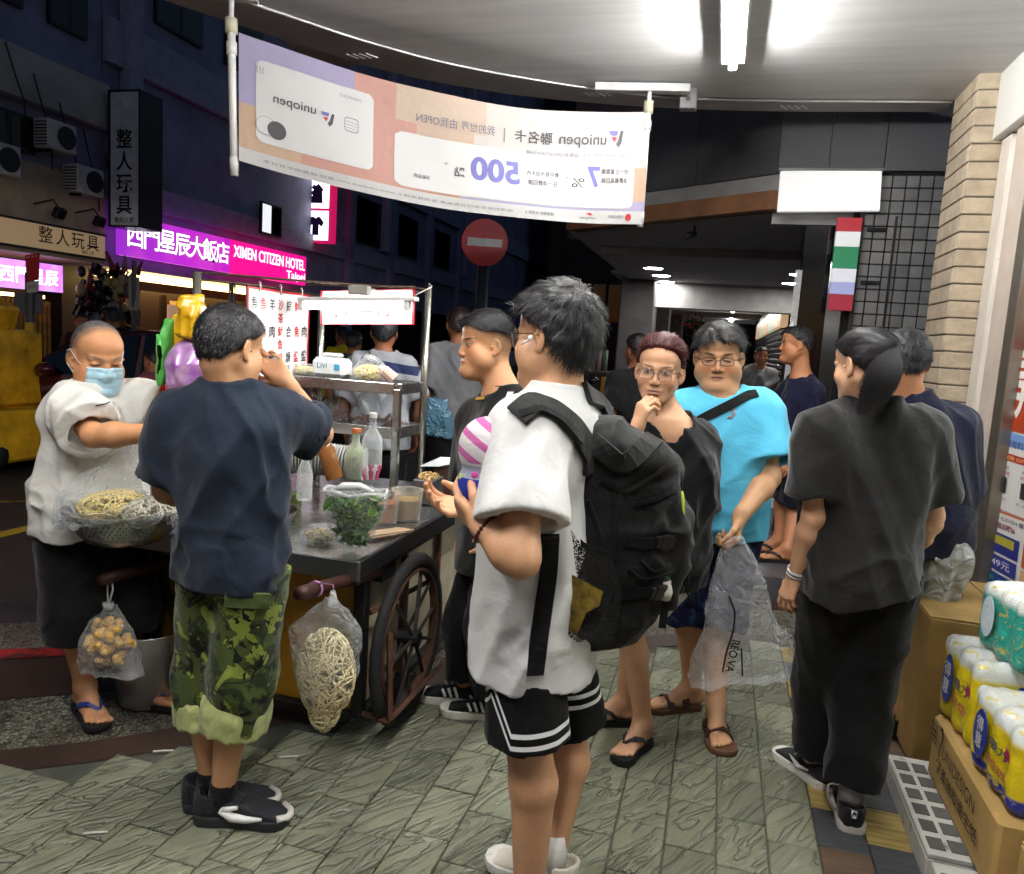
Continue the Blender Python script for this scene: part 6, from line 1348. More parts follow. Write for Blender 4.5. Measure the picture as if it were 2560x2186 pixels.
c = at(1110, 1232, z=.752); t = thing('tissue_carton', 'small brown carton with white napkins on top, on the cart corner', 'carton', c); b = B(); b.box(c + np.array([0, .02, .065]), (.10, .12, .13), .004); b.obj('carton', pm('brown carton', '#4a3024', .7), t); b = B(); Pn = c + np.array([-.03, 0, .135]); b.add([Pn + np.array([-.09, -.06, 0]), Pn + np.array([.02, -.07, .012]), Pn + np.array([.09, -.03, .03]), Pn + np.array([.05, .06, .045]), Pn + np.array([-.06, .05, .02]), Pn + np.array([0, 0, .05])], [(0, 1, 5), (1, 2, 5), (2, 3, 5), (3, 4, 5), (4, 0, 5)]); b.obj('napkin', pm('white napkin', '#d6d8da', .7), t)
def bottle(label, px, py, h, r, glass, cap, liquid=None, lean=(0, 0), y=3.05, neck=.45, z=.755, group='sauce bottles'):
    c = at(px, py, y=y); c = np.array([c[0], c[1], max(z, c[2])]); ax = nrm(np.array([lean[0], lean[1], 1.])); t = thing('bottle', label, 'bottle', c, group); pr = [(r * .9, 0), (r, .01), (r, h * .55), (r * .8, h * .64), (r * neck, h * .76), (r * neck * .9, h * .92), (r * neck, h * .93), (r * neck, h * .95)]; b = B(); b.lathe(pr, c, 20, ax); auto_smooth(b.obj('glass', glass, t), 40); b = B(); b.lathe([(r * neck * 1.12, h * .945), (r * neck * 1.15, h * 1.03), (r * neck * .8, h * 1.04)], c, 16, ax); b.obj('cap', cap, t)
    if liquid: b = B(); b.lathe([(r * .85, .008), (r * .93, .016), (r * .93, h * .42), (0, h * .42)], c, 18, ax); b.obj('liquid', liquid, t, True)
    return t
dkl = pm('dark soy', '#140a06', .15); bottle('tilted amber soy sauce bottle with green cap', 838, 1198, .25, .038, glassy('amber glass', (.35, .14, .04), .55), pm('green cap', '#2f7a34', .4), dkl, (-.4, 0), 3.0); bottle('squat clear vinegar bottle with orange cap and dark sauce', 882, 1195, .22, .042, glassy('greenish glass', (.75, .82, .65), .25), pm('orange cap', '#b5683a', .5), dkl, (.05, 0), 3.1); bottle('slim empty clear glass bottle at the left of the sauce row', 760, 1250, .22, .032, glassy('clear glass', (.9, .93, .92), .18), pm('white cap', '#c9c9c4', .4), None, (0, 0), 2.8); bottle('clear plastic water bottle with white cap behind the sauces', 928, 1175, .27, .05, glassy('clear plastic', (.92, .95, .95), .15, .1), pm('white cap', '#c9c9c4', .4), None, (0, 0), 3.35, .34)
# stack of foam bowls lying on its side
t = thing('bowl_stack', 'long nested stack of white foam bowls lying on its side on the worktop', 'bowls', at(800, 1160, y=3.25)); a0 = at(705, 1135, y=3.2); a1 = at(905, 1160, y=3.3); d = nrm(a1 - a0); L = np.linalg.norm(a1 - a0)
wfm = pm('white foam', '#d6d6d2', .6, var=.03)
for i in range(26): b = B(); p = a0 + d * L * i / 25; b.lathe([(.055, .0), (.079, .0105), (.081, .0125), (.079, .0125), (.05, .003)], p, 24, d); b.obj('bowl', wfm, t, True)
t = thing('packet_bundle', 'few pink striped paper packets behind the sauce bottles', 'packets', at(925, 1195, y=3.15)); 
for i in range(5): p = at(912 + 7 * i, 1200, y=3.2); b = B(); b.tube([p, p + np.array([.01 * i - .02, 0, .07])], .007, 6); b.obj('packet', pm(('pink packet', 'white packet')[i % 2], ('#c24a72', '#d0c8c8')[i % 2], .5), t)
# shelf goods
def onshelf(px, z, y=3.58): p = at(px, 950, y=y); return np.array([p[0], y, z])
c = onshelf(830, 1.31); t = thing('tissue_pack', 'white tissue pack with small blue lettering on the upper shelf', 'tissue pack', c); b = B(); b.box(c + UP * .05, (.19, .11, .10), .02); o = b.obj('pack', pm('white glossy wrap', '#d8dcdc', .3), t); auto_smooth(o, 60); text_on('lettering', 'Livi', c + np.array([-.03, -.056, .06]), np.array([1., 0, 0]), UP, .045, pm('blue print', '#2a5a8a', .5), t, .0, lift=.001); b = B(); b.box(c + np.array([.055, -.0562, .055]), (.03, .001, .03)); b.obj('blue_square', pm('light blue print', '#3a92b8', .5), t); b = B(); b.box(c + UP * .113, (.10, .07, .025), .01); b.obj('top_fold', film2, t)
c = onshelf(925, 1.36); t = film_bag('noodle_bag', 'mound of yellow noodles in a white film bag on the upper shelf', [(c - UP * .05, .10, .075), (c - UP * .01, .098, .07), (c + UP * .045, .06, .045), (c + UP * .075, .02, .02)], (1, 0, 0), (0, 1, 0), film, None, .006, 18., .006); b = B(); strands(b, c - UP * .015, (.088, .062, .042), 260, .003, .09, 21); b.obj('noodle_strands', noodle_m, t, True, 'stuff')
c = onshelf(765, 1.335); t = film_bag('noodle_bag', 'flat bag of pale yellow noodles at the left of the upper shelf', [(c - UP * .025, .13, .07), (c, .13, .07), (c + UP * .03, .09, .05)], (1, 0, 0), (0, 1, 0), film, None, .006, 18., .007); b = B(); strands(b, c - UP * .002, (.115, .058, .022), 260, .003, .09, 22); b.obj('noodle_strands', pm('straw noodle', '#d0bf8a', .5), t, True, 'stuff')
c = onshelf(985, 1.31); t = thing('paper_cone', 'small pinkish folded paper cone at the right end of the upper shelf', 'paper', c); b = B(); b.lathe([(.035, .0), (.03, .07), (.012, .10)], c + np.array([.0, 0, .012]), 10, nrm(np.array([-.7, -.2, .6]))); b.obj('cone', pm('pink paper', '#b79a8e', .7), t)
meat = pm('brown cooked meat', '#6a3c2e', .4, var=.5, vs=50., bump=.5, bs=60.)
for i, (px, lb, wd) in enumerate(((835, 'bundle of cooked meat in a knotted clear bag at the left of the lower shelf', .085), (925, 'brown cooked meat in a clear bag at the middle of the lower shelf', .075), (1010, 'strips of cooked meat in a clear bag at the right of the lower shelf', .07))):
    c = onshelf(px, 1.135); c[0] = min(c[0], -1.60 + .0); t = film_bag('meat_bag', lb, [(c - UP * .05, wd, .06), (c, wd * .95, .06), (c + UP * .06, wd * .5, .035), (c + UP * .10, .02, .02), (c + UP * .13, .045, .03)] if i == 0 else [(c - UP * .05, wd, .06), (c, wd * .95, .06), (c + UP * .07, wd * .7, .05), (c + UP * .12, wd * .4, .03)], (1, 0, 0), (0, 1, 0), film, None, .008, 20., .0062, group='bags of meat'); g = np.random.default_rng(i + 30)
    for k in range(14): p = c + g.normal(0, 1, 3) * np.array([wd * .42, .022, .014]) - UP * .028; d = nrm(g.normal(0, 1, 3) * np.array([1, .6, .9 if i == 2 else .3])); b = B(); b.tube([p - d * .03, p + g.normal(0, .006, 3), p + d * .03], [.006, .011, .005], 7); b.obj('meat_slice', meat, t, True)
# bags and tools hanging at the left pole
hp = np.array([-2.235, 2.84, 1.52])
def hang(name, label, px, size, mats, depth=.05, hd=2.78, cat='plastic bags', folds_=.008, e=3.2):
    (x0, y0, x1, y1) = px; r = nrm(np.cross(FH, UP)); top = at((x0 + x1) / 2, y0, hd=hd); bot = at((x0 + x1) / 2, y1, hd=hd); w_ = np.linalg.norm(at(x1, y1, hd=hd) - at(x0, y1, hd=hd)) / 2
    t = film_bag(name, label, [(bot, w_ * .9, depth), (lerp(bot, top, .5), w_, depth), (lerp(bot, top, .85), w_ * .95, depth * .8), (top, w_ * .6, depth * .5)], r, FH, mats, None, folds_, 14., .007, cat=cat, e=e); return t
hang('plastic_bag_pad', 'thick pad of bright yellow plastic bags hanging on the cart pole', (430, 790, 498, 950), 0, pm('yellow plastic', '#d9a81a', .3, var=.12, coat=.2), .055, 2.80); hang('plastic_bag_pad', 'pad of bright green plastic bags hanging beside the yellow ones', (416, 802, 440, 958), 0, pm('green plastic', '#4fa64a', .3, var=.15, coat=.2), .06, 2.77); hang('plastic_bag_pad', 'crumpled top of yellow plastic bags tied at the pole', (452, 752, 500, 830), 0, pm('yellow plastic', '#d9a81a', .3), .04, 2.72, folds_=.02)
cpz = at(496, 925, hd=2.72); t = film_bag('purple_bundle', 'round shiny purple plastic bundle behind the head of the man in camouflage', [(cpz - UP * .105, .07, .06), (cpz - UP * .05, .10, .09), (cpz + UP * .02, .105, .09), (cpz + UP * .085, .075, .06), (cpz + UP * .11, .03, .03)], (1, 0, 0), (0, 1, 0), pm('purple foil', '#8a4a98', .22, .35, var=.35, vs=26., col2='#c4a8c8'), None, .010, 13., .006, cat='bundle')
t = thing('folded_rack', 'folded red and silver tubular rack leaning by the cart pole', 'rack', at(430, 1010, hd=2.85))
for i, (a, c, m, r_) in enumerate((((398, 905), (412, 1010), 0, .010), ((416, 1000), (428, 1060), 1, .012), ((404, 1000), (416, 1075), 1, .011), ((440, 990), (448, 1060), 1, .014), ((425, 960), (430, 1050), 0, .016), ((460, 985), (462, 1010), 0, .02), ((475, 1000), (478, 1050), 1, .008), ((488, 1000), (490, 1050), 1, .008))):
    b = B(); b.cyl(at(*a, hd=2.86), at(*c, hd=2.86), r_, n=10); b.obj('tube', (pm('red plastic', '#b31a1c', .35), alu_ if (alu_ := pm('bright tube aluminium', '#b4b2a6', .25, .9)) else None)[m], t, True)
# ================================================================= PEOPLE in front
black_hair = hair_mat('black hair', '#17151a', '#4a4648'); grey_hair = hair_mat('greying hair', '#232122', '#8a8684')
white_rubber = pm('white rubber', '#d9d6cf', .6, var=.06, wear=('#8d877c', 30, .58)); black_rubber = pm('black rubber', '#141416', .65); black_mesh = fabric('black shoe mesh', '#131316', weave=700.)
def P_young():
    J = joints(1.95, 82, pelvis=(1345, 1465), chest=(1352, 1135), neck=(1390, 990), head=(1385, 842), shL=(1305, 1085, -.18), shR=(1450, 1055, .17), elL=(1300, 1395, -.31), wrL=(1208, 1318, -.27), elR=(1390, 1340, .2), wrR=(1190, 1275, .16), knL=(1318, 1835, -.09), anL=(1322, 2225, -.06), knR=(1418, 1800, .13), anR=(1378, 2135, .17))
    print('young', seg(J)); root = thing('person', 'young man in white T-shirt and black shorts wearing a large black backpack', 'person', at(1390, 2230, z=0))
    M = head_frame(math.radians(68), math.radians(-3)); J['fold1'] = -UP + J['f'] * .5
    sk = skin_mat('skin of young man', '#cf9f7b', red=.5)
    hl = nrm(at(1155, 1270, hd=1.74) - J['wrL'])
    build_skin(root, J, sk, {'M': M, 'o': dict(w=1.02, fat=.010)}, arm=1.1, leg=1.12, neckr=.058, torso=(.13, .09), hands={'L': dict(d=hl, palm=np.array([.15, .75, .5]), curl=.62, thumb=.9), 'R': dict(d=np.array([-.8, -.35, .1]), palm=np.array([0, -.5, .8]), curl=.5)}, toes={'L': J['f'], 'R': J['f']})
    sh = shirt(root, J, fabric('white cotton', '#d3d3d2', var=.05), (.188, .175, .175, .18), (.158, .15, .145, .13), -.225, sl=(.70, .80), slr=(.088, .102), neck=.07, fold=(.5, .0048), seed=2, fr=9., tilt=(0, .08))
    d = nrm(J['knL'] - J['hipL']); end = J['hipL'] + d * np.linalg.norm(J['knL'] - J['hipL']) * 1.0
    def zig(t, pos, o):
        v = N(t, 'ShaderNodeVectorMath', operation='SUBTRACT', ins={0: pos, 1: tuple(float(x) for x in end)}).outputs[0]
        s = N(t, 'ShaderNodeVectorMath', operation='DOT_PRODUCT', ins={0: v, 1: tuple(float(-x) for x in d)}).outputs['Value']
        uv = nrm(np.cross(UP, FH)); c0 = at(1222, 1840, hd=1.85); u0 = float((c0 - end) @ uv)
        u = N(t, 'ShaderNodeVectorMath', operation='DOT_PRODUCT', ins={0: v, 1: tuple(float(x) for x in uv)}).outputs['Value']
        MT = lambda op, a, b=0.: N(t, 'ShaderNodeMath', operation=op, ins={0: a, 1: b}).outputs[0]
        tri = MT('MAXIMUM', MT('SUBTRACT', .115, MT('MULTIPLY', MT('ABSOLUTE', MT('SUBTRACT', u, u0)), 2.1)), 0.)
        s2 = MT('SUBTRACT', s, tri)
        for a, b in ((.012, .024), (.042, .054)):
            k = MT('MULTIPLY', MT('GREATER_THAN', s2, a), MT('LESS_THAN', s2, b)); o = mixc(t, k, o, '#dcdcdc')
        return o
    legs(root, J, fabric('black basketball shorts', '#0c0c0d', fn=zig, sheen=.05), (.085, .1, .112), (1.0, 1.0), .13, .12, fold=.004, seed=4, name='shorts')
    hair_obj(root, J['head'], M, 1., black_hair, mask_short(.06, .055, 1.15, .015, -.072, .004), .014, 8500, .034, flow_from((.0, -.075, .10), (0, .55, -.15)), .55, 1.02, seed=3, amp=.005, top=.004)
    glasses(root, J['head'], M, 1., pm('thin brass wire', '#8f8062', .25, .9), 'round', .0235, .0225, ear=.079, wf=1.)
    # earbud
    L = lambda x, y, z: J['head'] + M @ np.array([x, y, z]); b = B(); b.ball(L(-.093, .006, -.008), .0075, 10, 8); b.cyl(L(-.094, .008, -.012), L(-.097, .030, -.022), .0035, .0032, 8); b.obj('earbud', pm('white earbud', '#e6e6e6', .25, var=.02), root, True)
    # bead bracelet
    b = B(); ax = nrm(J['wrL'] - J['elL']); c = lerp(J['elL'], J['wrL'], .93); a1, a2, _ = frame(ax)
    for i in range(22):
        t = 2 * math.pi * i / 22; b.ball(c + .034 * (math.cos(t) * a1 + math.sin(t) * a2), .0052, 8, 6)
    b.obj('bead_bracelet', pm('dark red beads', '#54140f', .2, coat=.5), root, True)
    for sd, q in (('L', -1), ('R', 1)):
        an = J['an' + sd]; g = np.array([an[0], an[1], max(0., an[2] - .09)]); toe = J['f']
        shoe(root, g, toe, .285, fabric('cream canvas', '#cfc8b8'), white_rubber, white_rubber, side=q)
        b = B(); b.cyl(an - UP * .05, an + UP * .075, .046, .044, 16); b.obj('sock', fabric('white sock', '#d8d6d0'), root, True)
    return root, J, sh, M
YG = P_young()
def P_camo():
    J = joints(2.25, -8, pelvis=(580, 1385), chest=(572, 1125), neck=(580, 985), head=(578, 868), shL=(432, 1045, .03), shR=(712, 1035, .05), elL=(418, 1225, .06), wrL=(500, 1240, .24), elR=(800, 1085, .25), wrR=(716, 958, .13), knL=(520, 1690, .06), anL=(527, 1945, .12), knR=(605, 1690, -.02), anR=(558, 1975, -.02))
    print('camo', seg(J)); root = thing('person', 'man in dark navy T-shirt and rolled camouflage shorts, back turned, reaching up', 'person', at(560, 2040, z=0))
    M = head_frame(math.radians(-12), math.radians(-12)); sk = skin_mat('skin of man in camouflage', '#cc9a74')
    build_skin(root, J, sk, {'M': M, 's': .98, 'o': dict(fat=.004)}, neckr=.056, leg=.98, hands={'R': dict(d=nrm(at(682, 918, hd=2.36) - J['wrR']), palm=np.array([-.5, .7, -.3]), curl=.85), 'L': dict(d=np.array([.7, .6, 0]), palm=UP * -1, curl=.4)}, toes={'L': yawv(-60), 'R': yawv(-68)})
    J['fold1'] = -UP + J['r'] * .9
    shirt(root, J, fabric('dark navy cotton', '#1c2431', var=.12, weave=300.), (.172, .168, .175, .172), (.125, .12, .125, .115), -.085, sl=(.80, .66), slr=(.078, .092), neck=.064, fold=(.7, .0062), seed=6, fr=9.)
    cm = fabric('camouflage cotton', '#3f4a22', fn=camo_fn, bump=.3)
    tr = legs(root, J, cm, (.092, .098, .098), (1.36, 1.38), .15, .118, fold=.0095, seed=8, fr=11., waist=.1)
    for sd, q in (('L', 1.36), ('R', 1.38)):
        kn, an = J['kn' + sd], J['an' + sd]; d = nrm(an - kn); L = np.linalg.norm(an - kn); e = kn + d * L * (q - 1)
        Fd = Fld(); fn, lo, hi = sleeve_fn(e - d * .035, e + d * .022, .106, .103, 1., .02); Fd.fn(fn, .0, 'u', lo, hi); Fd.disp(folds(d, 26., .5, .005, 3)); V, Q = Fd.mesh(.0065)
        mesh_obj('rolled_cuff', V, Q, fabric('pale camouflage lining', '#b5b87c', col2='#8a9460', vs=26.), tr, True)
    b = B(); p, n = cast(tr, 620, 1500)
    if p is not None:
        a = nrm(np.cross(UP, n)); c2 = np.cross(n, a); b.box(p + n * .002, (.13, .05, .008), .003, np.stack([a, c2, n], 1)); b.obj('pocket_flap', fabric('green pocket', '#4c5a30', col2='#333f22', vs=20.), tr)
    hair_obj(root, J['head'], M, .98, black_hair, mask_short(.065, .06, 1.2, .015, -.062), .0075, 5200, .011, flow_from((0, -.06, .11)), .8, seed=5, amp=.002)
    wt = pm('white shoe panel', '#d6d6d2', .5); 
    for sd, q in (('L', -1), ('R', 1)):
        an = J['an' + sd]; g = np.array([an[0], an[1], 0.]); toe = yawv(-74 if sd == 'R' else -66); o, P = shoe(root, g, toe, .30, fabric('black grey trainer', '#17171a', col2='#2b2b30', vs=40.), pm('dark grey midsole', '#2a2b2e', .6), pm('black lace', '#101012', .7), ztop=.085, side=q)
        b = B()
        for z, (x0, x1) in enumerate(((.15, .42),)):
            pass
        b.tube([P(.02, .046, .060), P(.15, .050, .042), P(.30, .052, .038), P(.46, .052, .040)], [.009, .014, .011, .005], 8); b.tube([P(.05, .046, .062), P(.2, .046, .072)], [.010, .006], 8); b.obj('white_panel', wt, o, True)
        b = B(); b.tube([P(.60, .040, .035), P(.69, .02, .03), P(.71, 0, .03), P(.69, -.02, .03), P(.60, -.040, .035)], .012, 8); b.obj('toe_cap', pm('pale toe rubber', '#c9c4bd', .5), o, True)
        b = B(); b.cyl(an - UP * .03, an + UP * .03, .043, .041, 14); b.obj('sock', fabric('black sock', '#101013'), root, True)
    return root
P_camo()
def P_vendor():
    J = joints(2.83, -112, pelvis=(225, 1290), chest=(245, 1085), neck=(222, 985), head=(245, 893), shR=(178, 1020, -.12), shL=(330, 1005, .12), elR=(236, 1090, -.27), wrR=(412, 1082, -.30), elL=(415, 1030, .05), wrL=(470, 1090, -.12), knR=(190, 1520, -.06), anR=(212, 1715, -.02), knL=(320, 1510, .06), anL=(335, 1700, .14))
    print('vendor', seg(J)); root = thing('person', 'elderly balding vendor in white polo shirt and blue surgical mask behind the food cart', 'person', at(230, 1790, z=0))
    M = head_frame(math.radians(-118), math.radians(-14)); J['ffR'] = yawv(-100); J['ffL'] = yawv(-80); tR = yawv(-120); tL = yawv(-80)
    sk = skin_mat('skin of vendor', '#c48e66', brow='#6b5a4c', eyes='closed', red=.35, stubble=('#4a4644', .9, .0), old=.3)
    head = {'M': M, 's': 1.08, 'o': dict(fat=.004, nose=1.1, w=.97)}
    build_skin(root, J, sk, head, s=.95, arm=.98, bare=(True, True), toes={'R': tR, 'L': tL}, hands={'R': dict(d=np.array([.9, .35, .1]), palm=-UP, curl=.5), 'L': dict(d=np.array([.7, -.4, -.3]), palm=-UP, curl=.5)}, feet_s=1.)
    sh = shirt(root, J, fabric('white polo cotton', '#d0cec8', var=.06), (.185, .185, .18, .175), (.15, .15, .14, .125), -.05, sl=(.86, .82), slr=(.085, .098), neck=.066, fold=(.8, .0072), seed=9, fr=9., name='polo_shirt', tilt=(0, -.12))
    b = B(); nk = J['neck']; hd = nrm(J['head'] - nk); ring_band(b, nk + hd * .012 + J['f'] * .02, nrm(hd - J['f'] * .25), .082, .055, .007); b.obj('collar', fabric('white polo cotton', '#d0cec8'), sh, True)
    ribbon_on(sh, [(288, 1010), (300, 1060), (305, 1110)], .02, 'button_placket', fabric('placket cotton', '#c5c2ba'), sh)
    ribbon_on(sh, [(238, 1005 + 8), (272, 1000 + 8)], .004, 'pocket_seam', fabric('dark seam', '#3a3a3a'), sh)
    legs(root, J, fabric('black cotton trousers', '#0d0c0d'), (.10, .115, .115), (1.28, 1.28), .165, .13, fold=.006, seed=11)
    # surgical mask: a shell over the lower face
    Fd = Fld(); head_prims(Fd, J['head'], M, 1.08, mouth=False, fat=.004, w=.97); Fd.p = [p for p in Fd.p if p[4] == 'u']; hc = J['head']
    Fd.fn(lambda P: np.full(P.shape[:-1], -.009), 0, 'd'); Fd.p[-1] = (Fd.p[-1][0], Fd.p[-1][1], lambda P: -.0085 + 0 * P[..., 0], 0, 'd')
    def mk(P):
        q = (P - hc) @ M / 1.08; x, y, z = np.abs(q[..., 0]), q[..., 1], q[..., 2]
        return np.maximum.reduce([x - .058, z - (-.012 + (y - .09) * .15), -.112 - z, .022 - y])
    Fd.fn(mk, .003); Fd.disp(lambda P: .0022 * np.abs(np.sin((((P - hc) @ M)[..., 2] + .012) * 105.)) ** 8); V, Q = Fd.mesh(.0036)
    mo = mesh_obj('surgical_mask', V, Q, fabric('pale blue mask', '#a9cbdb', var=.05, weave=500.), root, True)
    L = lambda x, y, z: hc + M @ (np.array([x, y, z]) * 1.08)
    hair_obj(root, hc, M, 1.08, hair_mat('cropped grey hair', '#5d5957', '#9a9693'), mask_short(-.02, .05, .6, .0, -.055, .02), .0022, 3500, .006, flow_from((0, -.06, .11)), .7, .97, seed=21, amp=.0, wid=.0008)
    for q in (-1, 1):
        b = B(); b.tube([L(q * .060, .050, -.02), L(q * .072, .02, -.005), L(q * .085, -.01, .022), L(q * .09, -.028, .012)], .0016, 5); b.tube([L(q * .056, .040, -.095), L(q * .072, .01, -.06), L(q * .088, -.024, -.03)], .0016, 5); b.obj('ear_loop', pm('white elastic', '#d8d8d8', .7), mo, True)
    for sd, t in (('R', tR), ('L', tL)): flipflop(root, J['an' + sd], t, 1 if sd == 'R' else -1, 1., black_rubber, pm('blue strap', '#1b2f6a', .5))
    return root
P_vendor()
def P_guard():
    J = joints(3.05, 122, pelvis=(1232, 1370), chest=(1240, 1120), neck=(1256, 985), head=(1212, 862), shL=(1330, 1030, -.1), shR=(1190, 1050, .12), elL=(1335, 1230, -.08), wrL=(1255, 1330, -.16), elR=(1175, 1230, .18), wrR=(1170, 1330, .1), knL=(1215, 1560, -.08), anL=(1225, 1735, -.06), knR=(1160, 1550, .06), anR=(1160, 1700, .08))
    print('guard', seg(J)); root = thing('person', 'man in black uniform polo with yellow shoulder stripe, short black hair faded at the sides', 'person', at(1180, 1770, z=0))
    M = head_frame(math.radians(128), math.radians(-2)); sk = skin_mat('skin of guard', '#cb9770', stubble=('#3c3a2e', .55, -.005), brow='#15100e', gaze=-.002, brow_w=.005)
    build_skin(root, J, sk, {'M': M, 's': 1.03, 'o': dict(fat=.012, nose=1.05)}, neckr=.064, hands={'L': dict(d=np.array([-.5, -.2, -.8]), palm=J['r'], curl=.5), 'R': dict(d=-UP, palm=-J['r'], curl=.5)}, toes={'L': yawv(110), 'R': yawv(100)})
    c1 = at(1252, 935, hd=2.93); c2 = at(1272, 988, hd=2.9)
    sh = shirt(root, J, fabric('black uniform', '#121213', sheen=.2), (.175, .175, .18, .18), (.15, .145, .14, .125), -.08, sl=(.85, .85), slr=(.085, .092), neck=.068, fold=(.6, .005), seed=13, fr=8., name='uniform_shirt')
    for pix, w, col, nm in (([(1232, 945), (1275, 938)], .05, '#c79a1e', 'shoulder_stripe'), ([(1268, 988), (1282, 988)], .026, '#d8d8d8', 'white_badge'), ([(1192, 998), (1212, 996)], .012, '#b88f22', 'gold_embroidery'), ([(1195, 985), (1206, 984)], .006, '#b88f22', 'gold_embroidery')):
        ribbon_on(sh, pix, w, nm, fabric('patch ' + col, col), sh, .003, .002, 3)
    b = B(); nk = J['neck']; hd = nrm(J['head'] - nk + np.array([0.05, 0, .1])); ring_band(b, nk + hd * .018, hd, .066, .045, .006); b.obj('collar', fabric('black uniform', '#121213'), sh, True)
    legs(root, J, fabric('black work trousers', '#151518'), (.092, .085, .075), (1.93, 1.93), .155, .125, fold=.007, seed=15)
    hair_obj(root, J['head'], M, 1.03, black_hair, lambda q: np.maximum(mask_short(.062, .06, 1.3, .015)(q), (.055 - .3 * np.clip(-q[..., 1] - .02, 0, 1)) - q[..., 2]), .014, 5000, .022, flow_from((0, -.10, .10), (0, .3, 0)), .8, seed=7, amp=.003)
    for sd, q in (('L', -1), ('R', 1)):
        an = J['an' + sd]; o, P = shoe(root, np.array([an[0], an[1], 0.]), yawv(100), .29, black_mesh, white_rubber, black_rubber, side=q); b = B()
        for i in range(3): b.tube([P(.12 + .09 * i, -.034 * 1, .078 - .006 * i), P(.06 + .09 * i, -.047, .038)], .006, 6); b.tube([P(.12 + .09 * i, .034, .078 - .006 * i), P(.06 + .09 * i, .047, .038)], .006, 6)
        b.obj('white_stripes', pm('white stripe', '#d8d8d8', .5), o, True)
P_guard()
def P_redhair():
    J = joints(2.77, 172, pelvis=(1648, 1370), chest=(1682, 1155), neck=(1672, 1050), head=(1648, 928), shR=(1590, 1110, .0), shL=(1748, 1100, .06), elR=(1590, 1235, -.16), wrR=(1592, 1072, -.19), elL=(1752, 1270, .1), wrL=(1700, 1400, 0), knR=(1578, 1545, .14), anR=(1560, 1752, .20), knL=(1568, 1560, -.07), anL=(1608, 1805, -.02))
    print('red', seg(J)); root = thing('person', 'older woman with dark red swept-back hair and glasses in black top, hand at her mouth', 'person', at(1590, 1890, z=0))
    M = head_frame(math.radians(178), math.radians(-2), math.radians(-3)); J['ffL'] = yawv(150); J['ffR'] = yawv(120); tL = yawv(158); tR = yawv(112)
    sk = skin_mat('skin of older woman', '#d3a583', brow='#4a4038', lip='#b57f72', old=.3, brow_w=.003, eye_h=.0042, red=.25)
    build_skin(root, J, sk, {'M': M, 's': .97, 'o': dict(w=1.02, chin=1.0)}, arm=.8, leg=.92, neckr=.047, bare=(True, True), toes={'L': tL, 'R': tR}, torso=(.135, .09), feet_s=.92, hands={'R': dict(d=nrm(np.array([.25, .05, 1.])), palm=nrm(np.array([.6, .5, 0])), curl=.95, s=.92, thumb=.9), 'L': dict(d=-UP, palm=J['r'], curl=.4)})
    J['fold1'] = -UP + J['r'] * .9
    shirt(root, J, fabric('thin black knit', '#0e0e10', sheen=.2), (.16, .15, .155, .155), (.115, .11, .11, .10), -.13, sl=(.96, .96), slr=(.066, .06), neck=.084, fold=(.8, .006), seed=17, fr=11., neckdrop=.035, name='top')
    legs(root, J, fabric('pale shorts', '#b9bab4'), (.082, .085, .088), (.60, .60), .14, .105, fold=.005, name='shorts')
    def vol(Fd, L): Fd.ell(L(0, -.02, .085), (.070, .085, .05), .03); Fd.ell(L(0, -.06, .03), (.075, .06, .08), .03)
    def mk(q):
        x, y, z = np.abs(q[..., 0]), q[..., 1], q[..., 2]; fr = (y - (.068 + .9 * (z - .085)) + .012 * np.clip((x - .03) / .04, 0, 1)) / 1.35
        zb = np.interp(y, [-.2, -.05, -.02, .02, .04], [-.055, -.05, .0, .015, .03]); return np.maximum(fr, (zb - z) * .8)
    rh = hair_mat('dark red hair', '#4a121a', '#8a3038', .55)
    hair_obj(root, J['head'], M, .97, rh, mk, .013, 7000, .045, lambda q: np.tile([0, -1., .25], (len(q), 1)) + q * np.array([2., 0, 0]), .15, .97, seed=8, strand_jit=.2, extra=vol, amp=.003, wid=.0009)
    glasses(root, J['head'], M, .97, pm('rose metal frame', '#8c6a68', .25, .8), 'square', .0245, .019, ear=.078, wf=.95, rad=.0016, z=-.008)
    bs = pm('black foam sole', '#121213', .75)
    for sd, t in (('L', tL), ('R', tR)): flipflop(root, J['an' + sd], t, 1 if sd == 'R' else -1, .92, bs, pm('black strap', '#17171a', .45), thick=.026, wedge=.012)
P_redhair()
